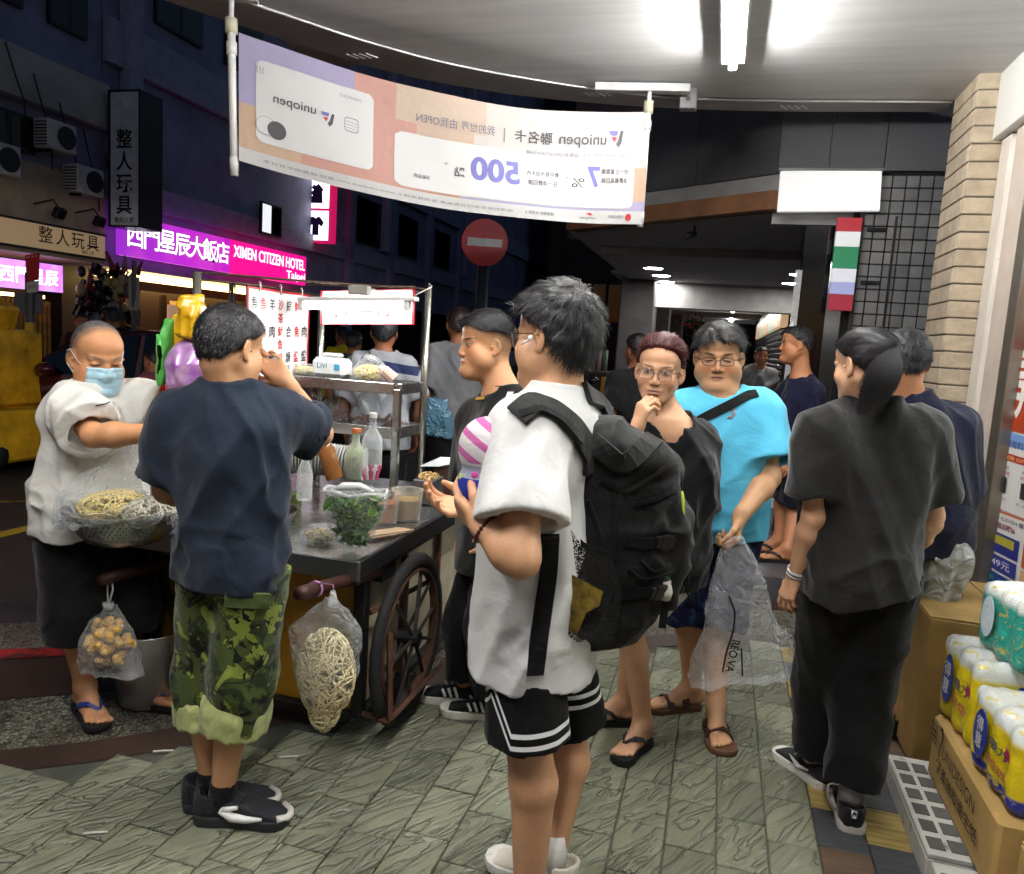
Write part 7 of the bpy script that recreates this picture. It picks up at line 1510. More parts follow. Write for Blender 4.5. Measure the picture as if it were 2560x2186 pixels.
def P_blue():
    J = joints(3.2, 188, pelvis=(1792, 1295), chest=(1800, 1100), neck=(1802, 985), head=(1797, 893), shR=(1702, 1035, .03), shL=(1908, 1032, -.03), elR=(1690, 1220, .05), wrR=(1700, 1330, .0), elL=(1922, 1195, -.13), wrL=(1850, 1293, -.30), knR=(1722, 1560, -.02), anR=(1730, 1715, .1), knL=(1790, 1570, -.06), anL=(1790, 1765, -.06))
    print('blue', seg(J)); root = thing('person', 'stout man in sky blue T-shirt and glasses with black cross-body strap, looking down', 'person', at(1770, 1800, z=0))
    M = head_frame(math.radians(180), math.radians(-7), math.radians(2)); tL = yawv(190); tR = yawv(120); J['ffL'] = yawv(190); J['ffR'] = yawv(150)
    sk = skin_mat('skin of stout man', '#c79a74', brow='#2a211c', lip='#93524a', eyes='closed', red=.4, shadow_beard=.12, brow_w=.0045)
    build_skin(root, J, sk, {'M': M, 's': 1.06, 'o': dict(w=1.08, fat=.012, nose=1.2, jaw=1.1)}, arm=1.12, leg=1.05, neckr=.07, bare=(True, True), toes={'L': tL, 'R': tR}, hands={'L': dict(d=nrm(np.array([-.15, -.1, -1.])), palm=J['r'], curl=1.05, s=1.05, thumb=1.), 'R': dict(d=-UP, palm=-J['r'], curl=.4)})
    J['fold1'] = -UP + J['r'] * .8
    sh = shirt(root, J, fabric('sky blue jersey', '#58b4d6', var=.05, weave=300.), (.20, .20, .195, .19), (.175, .18, .165, .14), -.07, sl=(.72, .74), slr=(.098, .112), neck=.078, fold=(.5, .0058), seed=19, fr=8.)
    ribbon_on(sh, [(1748, 1052), (1790, 1030), (1835, 1008), (1872, 988), (1893, 985)], .04, 'cross_body_strap', fabric('black webbing', '#0d0d0e'), sh, .004, .004)
    P = [cast(sh, *q, off=.003)[0] for q in ((1818, 1047), (1826, 1043), (1834, 1030), (1836, 1024), (1831, 1025), (1832, 1033), (1838, 1038), (1832, 1045), (1822, 1048))]
    P = [p for p in P if p is not None]
    if len(P) > 3: b = B(); b.tube(P, .0022, 6); b.obj('chest_emblem', pm('orange print', '#b06a4a', .6), sh, True)
    def pat(t, pos, o):
        n1 = noise(t, pos, 22., 3, .6, 1.); return mixc(t, ramp(t, n1, [(.52, (0, 0, 0)), (.6, (1, 1, 1))]), o, '#233a5c')
    legs(root, J, fabric('navy patterned shorts', '#0f1230', fn=pat), (.105, .115, .12), (.96, .96), .185, .16, fold=.007, seed=21, name='shorts')
    def mk(q):
        x, y, z = q[..., 0], q[..., 1], q[..., 2]; ax = np.abs(x); fr = (y - (.075 + 1.0 * (z - .065)) + .02 * np.clip((ax - .035) / .035, 0, 1) + .012 * np.sin(x * 90)) / 1.4
        zb = np.interp(y, [-.2, -.055, -.03, -.01, .015, .03, .06], [-.06, -.06, -.03, .03, .03, .0, .05]); return np.maximum(fr, (zb - z) * .8)
    hair_obj(root, J['head'], M, 1.06, grey_hair, mk, .017, 6500, .04, lambda q: np.tile([-.75, .55, -.1], (len(q), 1)) + np.clip(q[:, :1], 0, 1) * np.array([[18., 0, -8.]]), .3, 1.05, seed=10, amp=.004, top=.006, strand_jit=.18)
    glasses(root, J['head'], M, 1.06, pm('dark metal frame', '#2a1a1c', .3, .7), 'square', .0255, .0145, ear=.082, wf=1.06, rad=.0017, z=-.006, y=.106)
    cork = pm('cork sole', '#5a3d28', .8); br = pm('brown leather strap', '#2f1f18', .5, bump=.2)
    for sd, t in (('L', tL), ('R', tR)):
        an = J['an' + sd]; f = nrm(t); rt = np.cross(f, UP); g = an - UP * .082; b = B(); foot_sole(b, g + f * .03 - UP * .022, f, rt, .28, .108, 0, .026, 1 if sd == 'R' else -1); o = auto_smooth(b.obj('sandal', cork, root), 50)
        for a in (.045, .115):
            pts = []; nn = []
            for i in range(9):
                u = -1 + i / 4; pts.append(g + f * a + rt * .052 * u * 1.02 + UP * (.004 + (.058 - .25 * (a - .045)) * (1 - abs(u) ** 3))); nn.append(nrm(UP * (1 - u * u) + rt * u))
            ribbon(pts, nn, .034, 'strap', br, o, .004)
    return root, J
BL = P_blue()
def P_pony():
    J = joints(2.52, 8, pelvis=(2150, 1415), chest=(2168, 1150), neck=(2180, 1022), head=(2158, 915), shL=(2045, 1085, -.02), shR=(2318, 1085, .03), elL=(2035, 1290, -.03), wrL=(1988, 1442, .06), elR=(2330, 1290, .06), wrR=(2310, 1350, .25), knL=(2060, 1690, .16), anL=(2040, 1885, .26), knR=(2160, 1720, .02), anR=(2128, 1985, -.12))
    print('pony', seg(J)); root = thing('person', 'woman with long dark ponytail in black T-shirt and black trousers walking away', 'person', at(2110, 2060, z=0))
    M = head_frame(math.radians(40), math.radians(-10)); sk = skin_mat('skin of ponytail woman', '#d6a888', brow='#2a211c'); 
    build_skin(root, J, sk, {'M': M, 's': .97, 'o': {}}, arm=.92, neckr=.05, hands={'L': dict(d=nrm(np.array([-.22, .12, -1.])), palm=nrm(np.array([.8, .5, 0])), curls=[.35, .5, .6, .7], s=.95, thumb=.5), 'R': dict(d=np.array([0, .8, -.3]), palm=-J['r'], curl=.6)}, toes={'L': yawv(30), 'R': yawv(5)})
    J['fold1'] = -UP + J['r'] * .5
    shirt(root, J, fabric('faded black cotton', '#1d1d1d', var=.15, sheen=.25), (.182, .175, .178, .175), (.145, .135, .13, .115), -.10, sl=(.70, .70), slr=(.08, .092), neck=.062, fold=(.7, .0075), seed=23, fr=8., tilt=(.25, 0))
    legs(root, J, fabric('loose black trousers', '#0e0e0f'), (.10, .098, .085), (1.93, 1.93), .155, .125, fold=.009, seed=25, fr=9.)
    tie = np.array([.005, -.098, .058]); hc = J['head']
    hair_obj(root, hc, M, .97, black_hair, mask_short(.062, .06, 1.2, .02, -.07), .009, 6500, .05, flow_to(tie), .06, seed=12, amp=.0015, strand_jit=.05)
    L = lambda x, y, z: hc + M @ (np.array([x, y, z]) * .97); rg = np.random.default_rng(5)     # the tail
    tw = L(*tie); end = at(2165, 1030, hd=2.38); mid = at(2225, 925, hd=2.36); Vs = []; Fs = []; n = 0; up0 = nrm(mid - tw)
    side0 = nrm(np.cross(FH, UP))
    for i in range(1500):
        a, rr = rg.uniform(0, 6.28), math.sqrt(rg.random()); o0 = side0 * math.cos(a) * rr + FH * math.sin(a) * rr; ln = rg.uniform(.6, 1.05); K = 8; pts = []
        dx = side0 * rg.normal(0, .012)
        for k in range(K + 1):
            u = k / K * ln; c = (1 - u) ** 2 * tw + 2 * u * (1 - u) * mid + u * u * end; wdt = .010 + .040 * math.sin(math.pi * min(1, u * .75 + .08)) * (1 - .5 * max(0, u - .6))
            p = c + o0 * wdt + dx * u * u; wd = .0014 * (1 - .75 * k / K); pts += [p - side0 * wd, p + side0 * wd]
        Vs += pts; Fs += [(n + 2 * k, n + 2 * k + 1, n + 2 * k + 3, n + 2 * k + 2) for k in range(K)]; n += 2 * K + 2
    b = B(); K = 10; b.tube([(1 - u) ** 2 * tw + 2 * u * (1 - u) * mid + u * u * end for u in [k / K * .9 for k in range(K + 1)]], [.007 + .020 * math.sin(math.pi * min(1, u * .75 + .08)) * (1 - .7 * max(0, u - .5)) for u in [k / K * .9 for k in range(K + 1)]], 12)
    V = [list(map(float, p)) for p in Vs]; nn = len(V); mesh_obj('ponytail', V + b.v, Fs + [tuple(i + nn for i in q) for q in b.f], black_hair, root, True)
    b = B(); ring_band(b, tw + (mid - tw) * .08, mid - tw, .012, .014, .004, seg=14); b.obj('hair_tie', pm('dark hair tie', '#1a1014', .8), root, True)
    b = B(); ax = nrm(J['wrL'] - J['elL']); ring_band(b, lerp(J['elL'], J['wrL'], .90), ax, .031, .012, .003); ring_band(b, lerp(J['elL'], J['wrL'], .955), ax, .030, .006, .003); b.obj('bracelet', pm('pale bracelet', '#c9c4c8', .4), root, True)
    for sd, q in (('L', -1), ('R', 1)):
        an = J['an' + sd]; toe = yawv(38 if sd == 'L' else 0); g = np.array([an[0], an[1], 0.]); o, P = shoe(root, g, toe, .27, fabric('dark grey suede', '#1e1e20'), white_rubber, white_rubber, side=q)
        b = B(); b.tube([P(-.05, -.045, .050), P(.12, -.050, .042), P(.30, -.047, .062), P(.12, -.049, .05)], [.004, .009, .003, .004], 8); b.tube([P(-.05, .045, .050), P(.12, .050, .042), P(.30, .047, .062)], [.004, .009, .003], 8); b.box(P(-.285, 0, .075), (.018, .018, .028), .003); b.obj('white_trim', pm('white leather trim', '#d6d6d6', .5), o, True)
        b = B(); b.cyl(an - UP * .03, an + UP * .05, .042, .040, 14); b.obj('sock', fabric('grey sock', '#8f8f90'), root, True)
P_pony()
navy_tee = fabric('navy cotton', '#14162a', var=.15)
def P_navy_right():
    J = joints(3.1, 10, pelvis=(2300, 1330), chest=(2300, 1120), neck=(2270, 1005), head=(2258, 905), shL=(2190, 1060, .02), shR=(2392, 1070, .0), elL=(2190, 1230, .05), wrL=(2240, 1330, .25), elR=(2405, 1250, .03), wrR=(2335, 1300, .10), knL=(2260, 1560, .1), anL=(2235, 1775, .15), knR=(2330, 1570, 0), anR=(2320, 1770, -.02))
    root = thing('person', 'man in navy T-shirt seen from behind, standing at the storefront past the ponytail woman', 'person', at(2280, 1830, z=0))
    M = head_frame(math.radians(8), math.radians(-8)); sk = skin_mat('skin of navy shirt man', '#c08663')
    build_skin(root, J, sk, {'M': M, 's': 1., 'o': dict(fat=.008)}, arm=1.05, neckr=.06, hands={'R': dict(d=np.array([-.5, .6, -.2]), palm=-J['r'], curl=.8), 'L': dict(d=np.array([.2, .8, -.2]), palm=J['r'], curl=.6)}, toes={'L': J['f'], 'R': J['f']}, h=.009)
    shirt(root, J, navy_tee, (.18, .18, .19, .185), (.15, .145, .14, .12), -.08, sl=(.8, .80), slr=(.085, .098), neck=.066, fold=(.6, .006), seed=29, fr=8.)
    legs(root, J, fabric('black cotton trousers', '#0d0c0d'), (.09, .09, .085), (1.3, 1.3), .155, .125, name='shorts')
    hair_obj(root, J['head'], M, 1., black_hair, mask_short(), .013, 4000, .018, flow_from((0, -.06, .11)), .6, seed=14, amp=.003)
    for sd, q in (('L', -1), ('R', 1)):
        an = J['an' + sd]; shoe(root, np.array([an[0], an[1], 0.]), J['f'], .28, black_mesh, black_rubber, None, side=q, h=.007)
    return J
NR = P_navy_right()
def P_navy_mid():
    gz = .15
    J = joints(5.35, 98, gz=.15, pelvis=(1995, 1175), chest=(1998, 1030), neck=(2003, 945), head=(1990, 862), shL=(2035, 985, -.14), shR=(1965, 985, .14), elL=(2018, 1090, -.15), wrL=(1982, 1150, -.12), elR=(1965, 1090, .17), wrR=(1950, 1160, .1), knL=(1985, 1265, -.05), anL=(1968, 1372, -.05), knR=(1955, 1260, .08), anR=(1945, 1352, .10))
    root = thing('person', 'man in navy T-shirt and dark shorts standing in profile beside the arcade pillar', 'person', (J['pelvis'][0], J['pelvis'][1], gz))
    M = head_frame(math.radians(92), math.radians(0)); sk = skin_mat('skin of man by pillar', '#b87f5c')
    build_skin(root, J, sk, {'M': M, 's': 1.03, 'o': dict(w=1., fat=.008)}, arm=1.05, leg=1.02, neckr=.062, bare=(True, True), hands={'L': dict(d=np.array([-.4, -.2, -.8]), palm=J['r'], curl=.5)}, toes={'L': yawv(100), 'R': yawv(100)}, h=.010, headres=.0045)
    shirt(root, J, fabric('dark navy tee', '#10122a'), (.17, .17, .18, .175), (.145, .14, .14, .12), -.06, sl=(.8, .8), slr=(.08, .092), neck=.068, h=.009, seed=31)
    legs(root, J, fabric('dark navy shorts', '#0b0c1c'), (.09, .10, .105), (.95, .95), .15, .125, h=.010, name='shorts')
    hair_obj(root, J['head'], M, 1.03, black_hair, mask_short(.055, .06), .009, 2500, .014, flow_from((0, -.06, .11)), .6, seed=15, wid=.0018)
    for sd in 'LR': flipflop(root, J['an' + sd], yawv(100), 1 if sd == 'R' else -1, 1., black_rubber, pm('black strap', '#17171a', .45))
P_navy_mid()
print('people', round(time.time() - T0, 1))
# ================================================================= BANNER
def banner():
    TL, BL, TR, BR = at(597, 82, hd=4.33), at(597, 403, hd=4.33), at(1622, 280, hd=5.25), at(1603, 562, hd=5.25)
    nn = nrm(np.cross(TR - TL, UP)); nn = nn if nn @ (C0 - TL) > 0 else -nn
    def S(u, v, lift=0.):     # u left to right, v top to bottom
        p = (TL * (1 - u) + TR * u) * (1 - v) + (BL * (1 - u) + BR * u) * v
        sag = 4 * u * (1 - u); p = p - UP * (.125 * sag * (1 - .25 * v)) + nn * (.018 * math.sin(7 * u + 2 * v) + .010 * math.sin(17 * u - 3 * v) + .05 * sag * v); return p + nn * lift
    t = thing('banner', 'wide translucent advertising banner seen from behind with mirrored print', 'banner', BL)
    m, nt_, p = newmat('banner cloth'); uvn = N(nt_, 'ShaderNodeAttribute', attribute_name='buv').outputs['Vector']; sx = N(nt_, 'ShaderNodeSeparateXYZ'); nt_.links.new(uvn, sx.inputs[0]); U, V_ = sx.outputs[0], sx.outputs[1]
    def MT(op, a, b_=0.): return N(nt_, 'ShaderNodeMath', operation=op, ins={0: a, 1: b_}).outputs[0]
    def box(u0, v0, u1, v1): return MT('MULTIPLY', MT('MULTIPLY', MT('GREATER_THAN', U, u0), MT('LESS_THAN', U, u1)), MT('MULTIPLY', MT('GREATER_THAN', V_, v0), MT('LESS_THAN', V_, v1)))
    base = ramp(nt_, U, [(0., '#cfc4bf'), (.42, '#d2b5ac'), (.5, '#d3cbc4'), (.8, '#d6d4d2'), (1., '#d4cfca')])
    c = mixc(nt_, box(0, 0, .25, .53), base, '#b3acce'); c = mixc(nt_, box(.245, 0, .40, .90), c, '#d3a49a'); c = mixc(nt_, box(0, .53, .25, .9), c, '#d2b49c'); c = mixc(nt_, box(.13, .75, .5, .9), c, '#d2a296'); c = mixc(nt_, box(.34, 0., .56, .30), c, '#d3bfae'); c = mixc(nt_, box(.39, .25, .53, .55), c, '#d3bba8')
    c = mixc(nt_, box(.42, .83, .5, .9), c, '#cf9e80'); c = mixc(nt_, box(.5, .80, 1., .89), c, '#b4aecd'); c = mixc(nt_, box(.95, .5, 1., .80), c, '#d3b49c'); c = mixc(nt_, MT('GREATER_THAN', V_, .885), c, '#d4d3d2')
    nt_.links.new(c, p.inputs['Base Color']); p.inputs['Roughness'].default_value = .6; p.inputs['Specular IOR Level'].default_value = .2
    tl_ = N(nt_, 'ShaderNodeBsdfTranslucent'); nt_.links.new(c, tl_.inputs[0]); ms = N(nt_, 'ShaderNodeMixShader', ins={0: .35}); nt_.links.new(p.outputs[0], ms.inputs[1]); nt_.links.new(tl_.outputs[0], ms.inputs[2]); nt_.links.new(ms.outputs[0], nt_.nodes['Material Output'].inputs[0])
    nt_.links.new(bumpn(nt_, noise(nt_, geopos(nt_), 9., 3, .6, .5), .3, .03), p.inputs['Normal'])
    nu, nv = 80, 20; V = []; uv = []; Fc = []
    for j in range(nv + 1):
        for i in range(nu + 1): V.append(S(i / nu, j / nv)); uv.append((i / nu, j / nv, 0))
    for j in range(nv):
        for i in range(nu): a = j * (nu + 1) + i; Fc.append((a, a + 1, a + nu + 2, a + nu + 1))
    o = mesh_obj('cloth', V, Fc, m, t, True); at_ = o.data.attributes.new('buv', 'FLOAT_VECTOR', 'POINT'); at_.data.foreach_set('vector', np.array(uv, np.float32).ravel())
    Wb, Hb = 2.75, .76
    def print_poly(name, poly, mat, lift): # poly in u,v; subdivided along u so that it follows the cloth
        mesh_obj(name, [S(u, v, lift) for u, v in poly], [tuple(range(len(poly)))], mat, t)
    def rrect(name, u0, v0, u1, v1, r, mat, lift, k=12):
        # strips so the panel bends with the cloth
        Vv = []; Fv = []
        for i in range(k + 1):
            u = u0 + (u1 - u0) * i / k; e = min(u - u0, u1 - u) * Wb; q = 0 if e >= r else r - math.sqrt(max(0, r * r - (r - e) ** 2)); q /= Hb
            for j in range(7): Vv.append(S(u, v0 + q + (v1 - v0 - 2 * q) * j / 6, lift))
        for i in range(k):
            for j in range(6): a = i * 7 + j; Fv.append((a, a + 7, a + 8, a + 1))
        mesh_obj(name, Vv, Fv, mat, t, True)
    pw = pm('banner white print', '#bcbcbc', .6, var=.02)
    rrect('card_picture', .035, .155, .288, .80, .03, pw, .003, 24); rrect('offer_panel', .338, .395, .962, .865, .03, pw, .003, 40)
    gk = pm('banner grey ink', '#464549', .6, var=.03); gl = pm('banner light ink', '#7c7a82', .6, var=.03); lav = pm('banner lavender ink', '#6160a0', .6, var=.03); wk = pm('banner white ink', '#e0e0e0', .6); rd = pm('banner red ink', '#b03038', .6)
    def txt(s, u, v, w, h, mat, bold=.0, lift=.006):      # mirrored, as the photograph sees the back
        Vt, Ft = text_mesh(s, 1., bold)
        if not len(Vt): return
        lo, hi = Vt.min(0), Vt.max(0); Vt = (Vt - (lo + hi) / 2) / (hi - lo); mesh_obj('lettering', [S(u - x * w, v - y * h, lift) for x, y in Vt], [q[::-1] for q in Ft], mat, t)
    def logo(u, v, s_):
        k = Hb / Wb; g = lambda P, m, nm='emblem': print_poly(nm, [(u - x * s_ * k, v - y * s_) for x, y in P], m, .0065)
        g([(-.5, .5), (-.3, .5), (-.15, -.05), (.0, -.28), (-.15, -.5), (-.36, -.25)], gk); g([(-.12, .5), (.5, .5), (.38, .25), (-.05, .22)], lav); g([(-.05, .14), (.32, .12), (.1, -.2)], rd)
    logo(.905, .245, .15); txt('uniopen', .815, .265, .125, .125, gk, .012); txt('聯名卡', .685, .255, .10, .115, gk, .012); txt('我的世界 由我OPEN', .485, .245, .195, .085, gl, .004)
    print_poly('divider', [(.607, .2), (.610, .2), (.608, .33), (.605, .33)], gl, .006)
    txt('2025.8.21～2025.12.31 消費享OPENPOINT回饋', .80, .395, .27, .045, gl, .0); txt('統一企業集團', .905, .535, .075, .05, gk, .002); txt('消費最高回饋', .905, .615, .075, .05, gk, .002); txt('7', .845, .585, .035, .19, lav, .03); txt('%', .805, .64, .035, .085, gk, .0)
    txt('+', .775, .60, .012, .03, gl); txt('新戶核卡30天內', .71, .58, .085, .05, gk, .002); txt('任一消費回饋', .71, .665, .08, .05, gk, .002); txt('500', .585, .60, .125, .21, lav, .03); txt('點', .495, .655, .026, .085, gk, .015); txt('+', .462, .60, .012, .03, gl); txt('活動官網', .405, .75, .04, .035, gk)
    logo(.185, .47, .11); txt('uniopen', .115, .435, .09, .09, gk, .008); txt('OPENPOINT', .235, .235, .05, .025, gl)
    g = lambda cu, cv, r, m, l_: mesh_obj('card_disc', [S(cu + r * math.cos(a) * Hb / Wb, cv + r * math.sin(a), l_) for a in np.linspace(0, 2 * math.pi, 25)[:-1]], [tuple(range(24))], m, t)
    g(.055, .66, .075, gl, .0055); g(.055, .66, .071, pw, .0060); g(.078, .675, .072, gk, .0064)
    rrect('card_chip', .222, .40, .254, .52, .012, gl, .0055, 6); rrect('card_chip', .2235, .408, .2525, .512, .01, pw, .006, 6)
    for k in range(3): print_poly('chip_line', [(.2235, .435 + k * .025), (.2525, .44 + k * .025), (.2525, .444 + k * .025), (.2235, .439 + k * .025)], gl, .0064)
    for k in range(3): mesh_obj('wave_mark', [S(.055 - .006 * k + .010 * math.cos(a) * .6, .235 + .035 * math.sin(a), .006) for a in np.linspace(2.2, 4.1, 8)] + [S(.0535 - .006 * k + .010 * math.cos(a) * .6, .235 + .035 * math.sin(a), .006) for a in np.linspace(4.1, 2.2, 8)], [tuple(range(16))], gl, t)
    txt('循環利率依本行公告為準 各項費用請上 www.ctbcbank.com 查詢 總費用年百分率', .34, .945, .58, .025, gl); txt('謹慎理財 信用至上', .70, .94, .08, .03, gk, .004); txt('注意事項：活動詳情與贈點條件依官網公告為準 本公司保留變更及終止之權利', .76, .85, .40, .022, wk)
    txt('中國信託銀行', .915, .935, .045, .028, gk); g(.952, .94, .032, rd, .006); txt('uniopen', .835, .955, .045, .03, gk); print_poly('emblem', [(.84, .905), (.85, .925), (.842, .93), (.83, .915)], rd, .006)
    pp = pm('white plastic pole', '#cfcfcb', .4, var=.05); bk = pm('white bracket', '#c2c2c2', .4)
    for nm, tp, bt in (('left', at(578, 62, hd=4.33), at(586, 440, hd=4.33)), ('right', at(1621, 266, hd=5.25), at(1600, 568, hd=5.25))):
        b = B(); b.cyl(tp, bt, .021, n=14); po = b.obj('pole', pp, t, True); d = nrm(bt - tp); b = B(); b.cyl(tp + d * .09, tp + d * .155, .028, n=14); b.obj('sleeve', pp, po, True); b = B(); b.cyl(bt - d * .03, bt - d * .10, .024, n=12); b.obj('sleeve', pp, po, True); b = B(); b.cyl(tp - d * .03, tp + d * .045, .033, n=14); b.obj('pole_cap', pm('cream plastic cap', '#b9b59c', .5), po, True)
        top = np.array([tp[0], tp[1], 3.283]); b = B(); 
        if nm == 'left': b.box(top + np.array([0.02, 0, .0]), (.24, .05, .022), .003, np.array(Matrix.Rotation(.35, 3, 'Z')))
        else: b.box(top + np.array([-.05, .0, -.02]), (.62, .07, .05), .003, np.array(Matrix.Rotation(.12, 3, 'Z')))
        b.obj('bracket', bk, t); b = B(); b.cyl(top, tp, .014, n=8); b.obj('hanger', bk, t)
banner()
p = at(1718, 290, hd=5.35); t_ = thing('junction_box', 'small grey junction box on the soffit right of the banner pole', 'junction box', p); b = B(); b.box((p[0], p[1], 3.235), (.11, .09, .13), .006); b.obj('box', pm('grey box', '#8a8a8c', .5), t_); b = B(); b.cyl((p[0], p[1] - .047, 3.23), (p[0], p[1] - .05, 3.23), .016, n=10); b.obj('knob', pm('dark knob', '#4a4a4c', .5), t_)
# no-entry sign
c = at(1212, 607, d=9.6); t_ = thing('no_entry_sign', 'round red no-entry road sign with white bar on a grey pole', 'road sign', (c[0], c[1], 0)); nv_ = nrm(C0 - c) * np.array([1, 1, 0]); nv_ = nrm(nv_); ux = np.cross(UP, nv_)
b = B(); b.lathe([(.0, .0), (.29, .0), (.295, .006), (.29, .012), (0, .012)], c, 40, nv_); b.obj('disc', pm('reflective red', '#c0161c', .4, var=.08), t_); b = B(); b.box(c + nv_ * .016, (.44, .008, .10), .002, np.stack([ux, nv_, UP], 1)); b.obj('white_bar', pm('reflective white', '#d8d8d8', .4), t_); b = B(); b.cyl(np.array([c[0], c[1], 0]) - nv_ * .09, c - nv_ * .09 - UP * .1, .075, n=16); b.obj('pole', pm('grey galvanised pole', '#4a4a4e', .5, .5), t_, True); b = B(); b.box(c - nv_ * .04, (.1, .08, .3)); b.obj('clamp', steel_d, t_)
# plush toy, backpack and small things the young man carries
RY, JY, SHY, MY = YG
def plush():
    c = at(1212, 1178, hd=1.78); t = thing('plush_toy', 'round plush toy with pink striped top and blue base held by the young man', 'plush toy', c); Fd = Fld(); r = nrm(np.cross(FH, UP)); Fd.ell(c + UP * .055, (.066, .066, .075), 0); Fd.ell(c - UP * .04, (.07, .07, .06), .02); V, Q = Fd.mesh(.0048)
    def stripes(t_, pos, o):
        v = N(t_, 'ShaderNodeVectorMath', operation='SUBTRACT', ins={0: pos, 1: tuple(float(x) for x in c)}).outputs[0]; d = N(t_, 'ShaderNodeVectorMath', operation='DOT_PRODUCT', ins={0: v, 1: (float(r[0]) * .55, float(r[1]) * .55, .83)}).outputs['Value']; sx = N(t_, 'ShaderNodeSeparateXYZ'); t_.links.new(v, sx.inputs[0]); MT = lambda op, a, b_=0.: N(t_, 'ShaderNodeMath', operation=op, ins={0: a, 1: b_}).outputs[0]
        st = MT('GREATER_THAN', MT('SINE', MT('MULTIPLY', d, 150.)), .35); o = mixc(t_, MT('MULTIPLY', st, MT('GREATER_THAN', sx.outputs[2], .025)), o, '#b85f98'); o = mixc(t_, MT('LESS_THAN', sx.outputs[2], .018), o, '#8f93a4'); return mixc(t_, MT('LESS_THAN', sx.outputs[2], -.012), o, '#17237a')
    mesh_obj('plush_body', V, Q, fabric('plush fabric', '#d5d0d2', fn=stripes, weave=250., bump=.5), t, True); q = at(1165, 1205, hd=1.76); b = B(); b.ball(q, (.02, .02, .026), 12, 8); b.obj('yellow_fin', fabric('lime felt', '#a9bf3a'), t, True)
    for px in (1187, 1222): 
        q, n_ = cast([o for o in t.children if o.name.startswith('plush_body')][0], px, 1188, .001)
        if q is not None: a1, a2, _ = frame(n_); b = B(); b.lathe([(0, .002), (.008, .0015), (.009, 0)], q, 12, n_); b.obj('pink_dot', fabric('pink felt', '#b8468a'), t, True)
    b = B(); b.tube([at(1235, 1095, hd=1.86), at(1250, 1080, hd=1.83), at(1262, 1068, hd=1.8)], .003, 6); b.obj('cord_loop', fabric('lime cord', '#a9b060'), t, True)
plush()
def backpack():
    r = nrm(np.cross(FH, UP)); bk_m = fabric('black ripstop nylon', '#161616', var=.25, weave=520., rough=.6, bump=.4, sheen=.1); web = fabric('black webbing', '#0d0d0e'); P = lambda x, y, o=0.: at(x, y, hd=2.0 + o)
    t = thing('backpack', 'large black backpack with straps and buckles on the back of the young man', 'backpack', P(1540, 1580)); Fd = Fld()
    Fd.loft([(P(1520, 1585), .085, .09), (P(1510, 1540), .145, .13), (P(1505, 1420), .165, .145), (P(1508, 1290), .165, .15), (P(1505, 1180), .14, .15), (P(1490, 1100), .10, .135), (P(1475, 1065), .06, .09)], r, FH, .0, e=2.8)
    Fd.loft([(P(1640, 1500, -.02), .04, .10), (P(1655, 1400, -.02), .055, .115), (P(1660, 1290, -.02), .058, .12), (P(1620, 1200, -.02), .05, .11)], r, FH, .03, e=3.)
    Fd.ell(P(1445, 1480, -.12), (.075, .07, .11), .03)
    Fd.ell(P(1575, 1130, -.05), (.13, .11, .055), .04, 'u', np.stack([nrm(r - UP * .35), FH, nrm(UP + r * .35)], 1)); Fd.disp(folds(UP + r * .4, 9., .3, .011, 41, 1.2)); Fd.disp(folds(r, 12., .35, .006, 44, 1.2)); V, Q = Fd.mesh(.0065); body = mesh_obj('pack_body', V, Q, bk_m, t, True)
    ribbon_on(SHY, [(1292, 1045), (1330, 1012), (1385, 1030), (1435, 1075), (1468, 1130), (1470, 1180)], .062, 'shoulder_strap', bk_m, t, .004, .012); ribbon_on(SHY, [(1460, 985), (1500, 1010), (1530, 1060)], .06, 'shoulder_strap', bk_m, t, .004, .012)
    ribbon_on(SHY, [(1300, 1045), (1345, 1030), (1400, 1058), (1440, 1100)], .018, 'strap_webbing', web, t, .017, .003)
    for pix, w_, nm in (([(1375, 1330), (1370, 1430), (1352, 1560), (1335, 1685)], .045, 'waist_strap'), ):
        ribbon_on(SHY, pix, w_, nm, web, t, .006, .004)
    def strap(pix, w_, nm='compression_strap', m=web, off=.004, th=.003): return ribbon_on(body, pix, w_, nm, m, t, off, th)
    strap([(1560, 1350), (1620, 1360), (1690, 1345)], .030); strap([(1530, 1490), (1600, 1480), (1680, 1470)], .030); strap([(1480, 1105), (1560, 1165), (1670, 1070)], .05, 'top_flap_edge', bk_m, .006, .008); strap([(1500, 1200), (1560, 1230), (1640, 1180), (1690, 1150)], .012, 'zip', pm('black zip', '#0a0a0a', .35), .004, .004); strap([(1470, 1250), (1500, 1330), (1490, 1420)], .010, 'seam_piping', web); strap([(1530, 1230), (1540, 1330), (1535, 1450)], .008, 'seam_piping', web); strap([(1580, 1260), (1640, 1250), (1690, 1230)], .010, 'seam_piping', web)
    bp = pm('black buckle plastic', '#0f0f10', .3)
    for (x, y) in ((1660, 1352), (1640, 1475), (1372, 1485)):
        q, n_ = cast(body, x, y, .008)
        if q is None: q = P(x, y, -.205); n_ = -FH
        a = nrm(np.cross(UP, n_)); c2 = np.cross(n_, a); b = B(); b.box(q, (.055, .036, .012), .004, np.stack([a, c2, n_], 1)); b.box(q + n_ * .004, (.026, .044, .008), .002, np.stack([a, c2, n_], 1)); b.obj('buckle', bp, t)
    for pix in ([(1600, 1400), (1640, 1430), (1670, 1410)], [(1570, 1420), (1610, 1450), (1680, 1425)]): strap(pix, .005, 'cord', web, .006, .004)
    for dx in (0, 8): b = B(); b.tube([P(1698 + dx, 1340, -.08), P(1705 + dx, 1400, -.1), P(1712 + dx, 1460, -.1), P(1725 + dx, 1500, -.1)], .0035, 6); b.obj('hanging_cord', web, t, True)
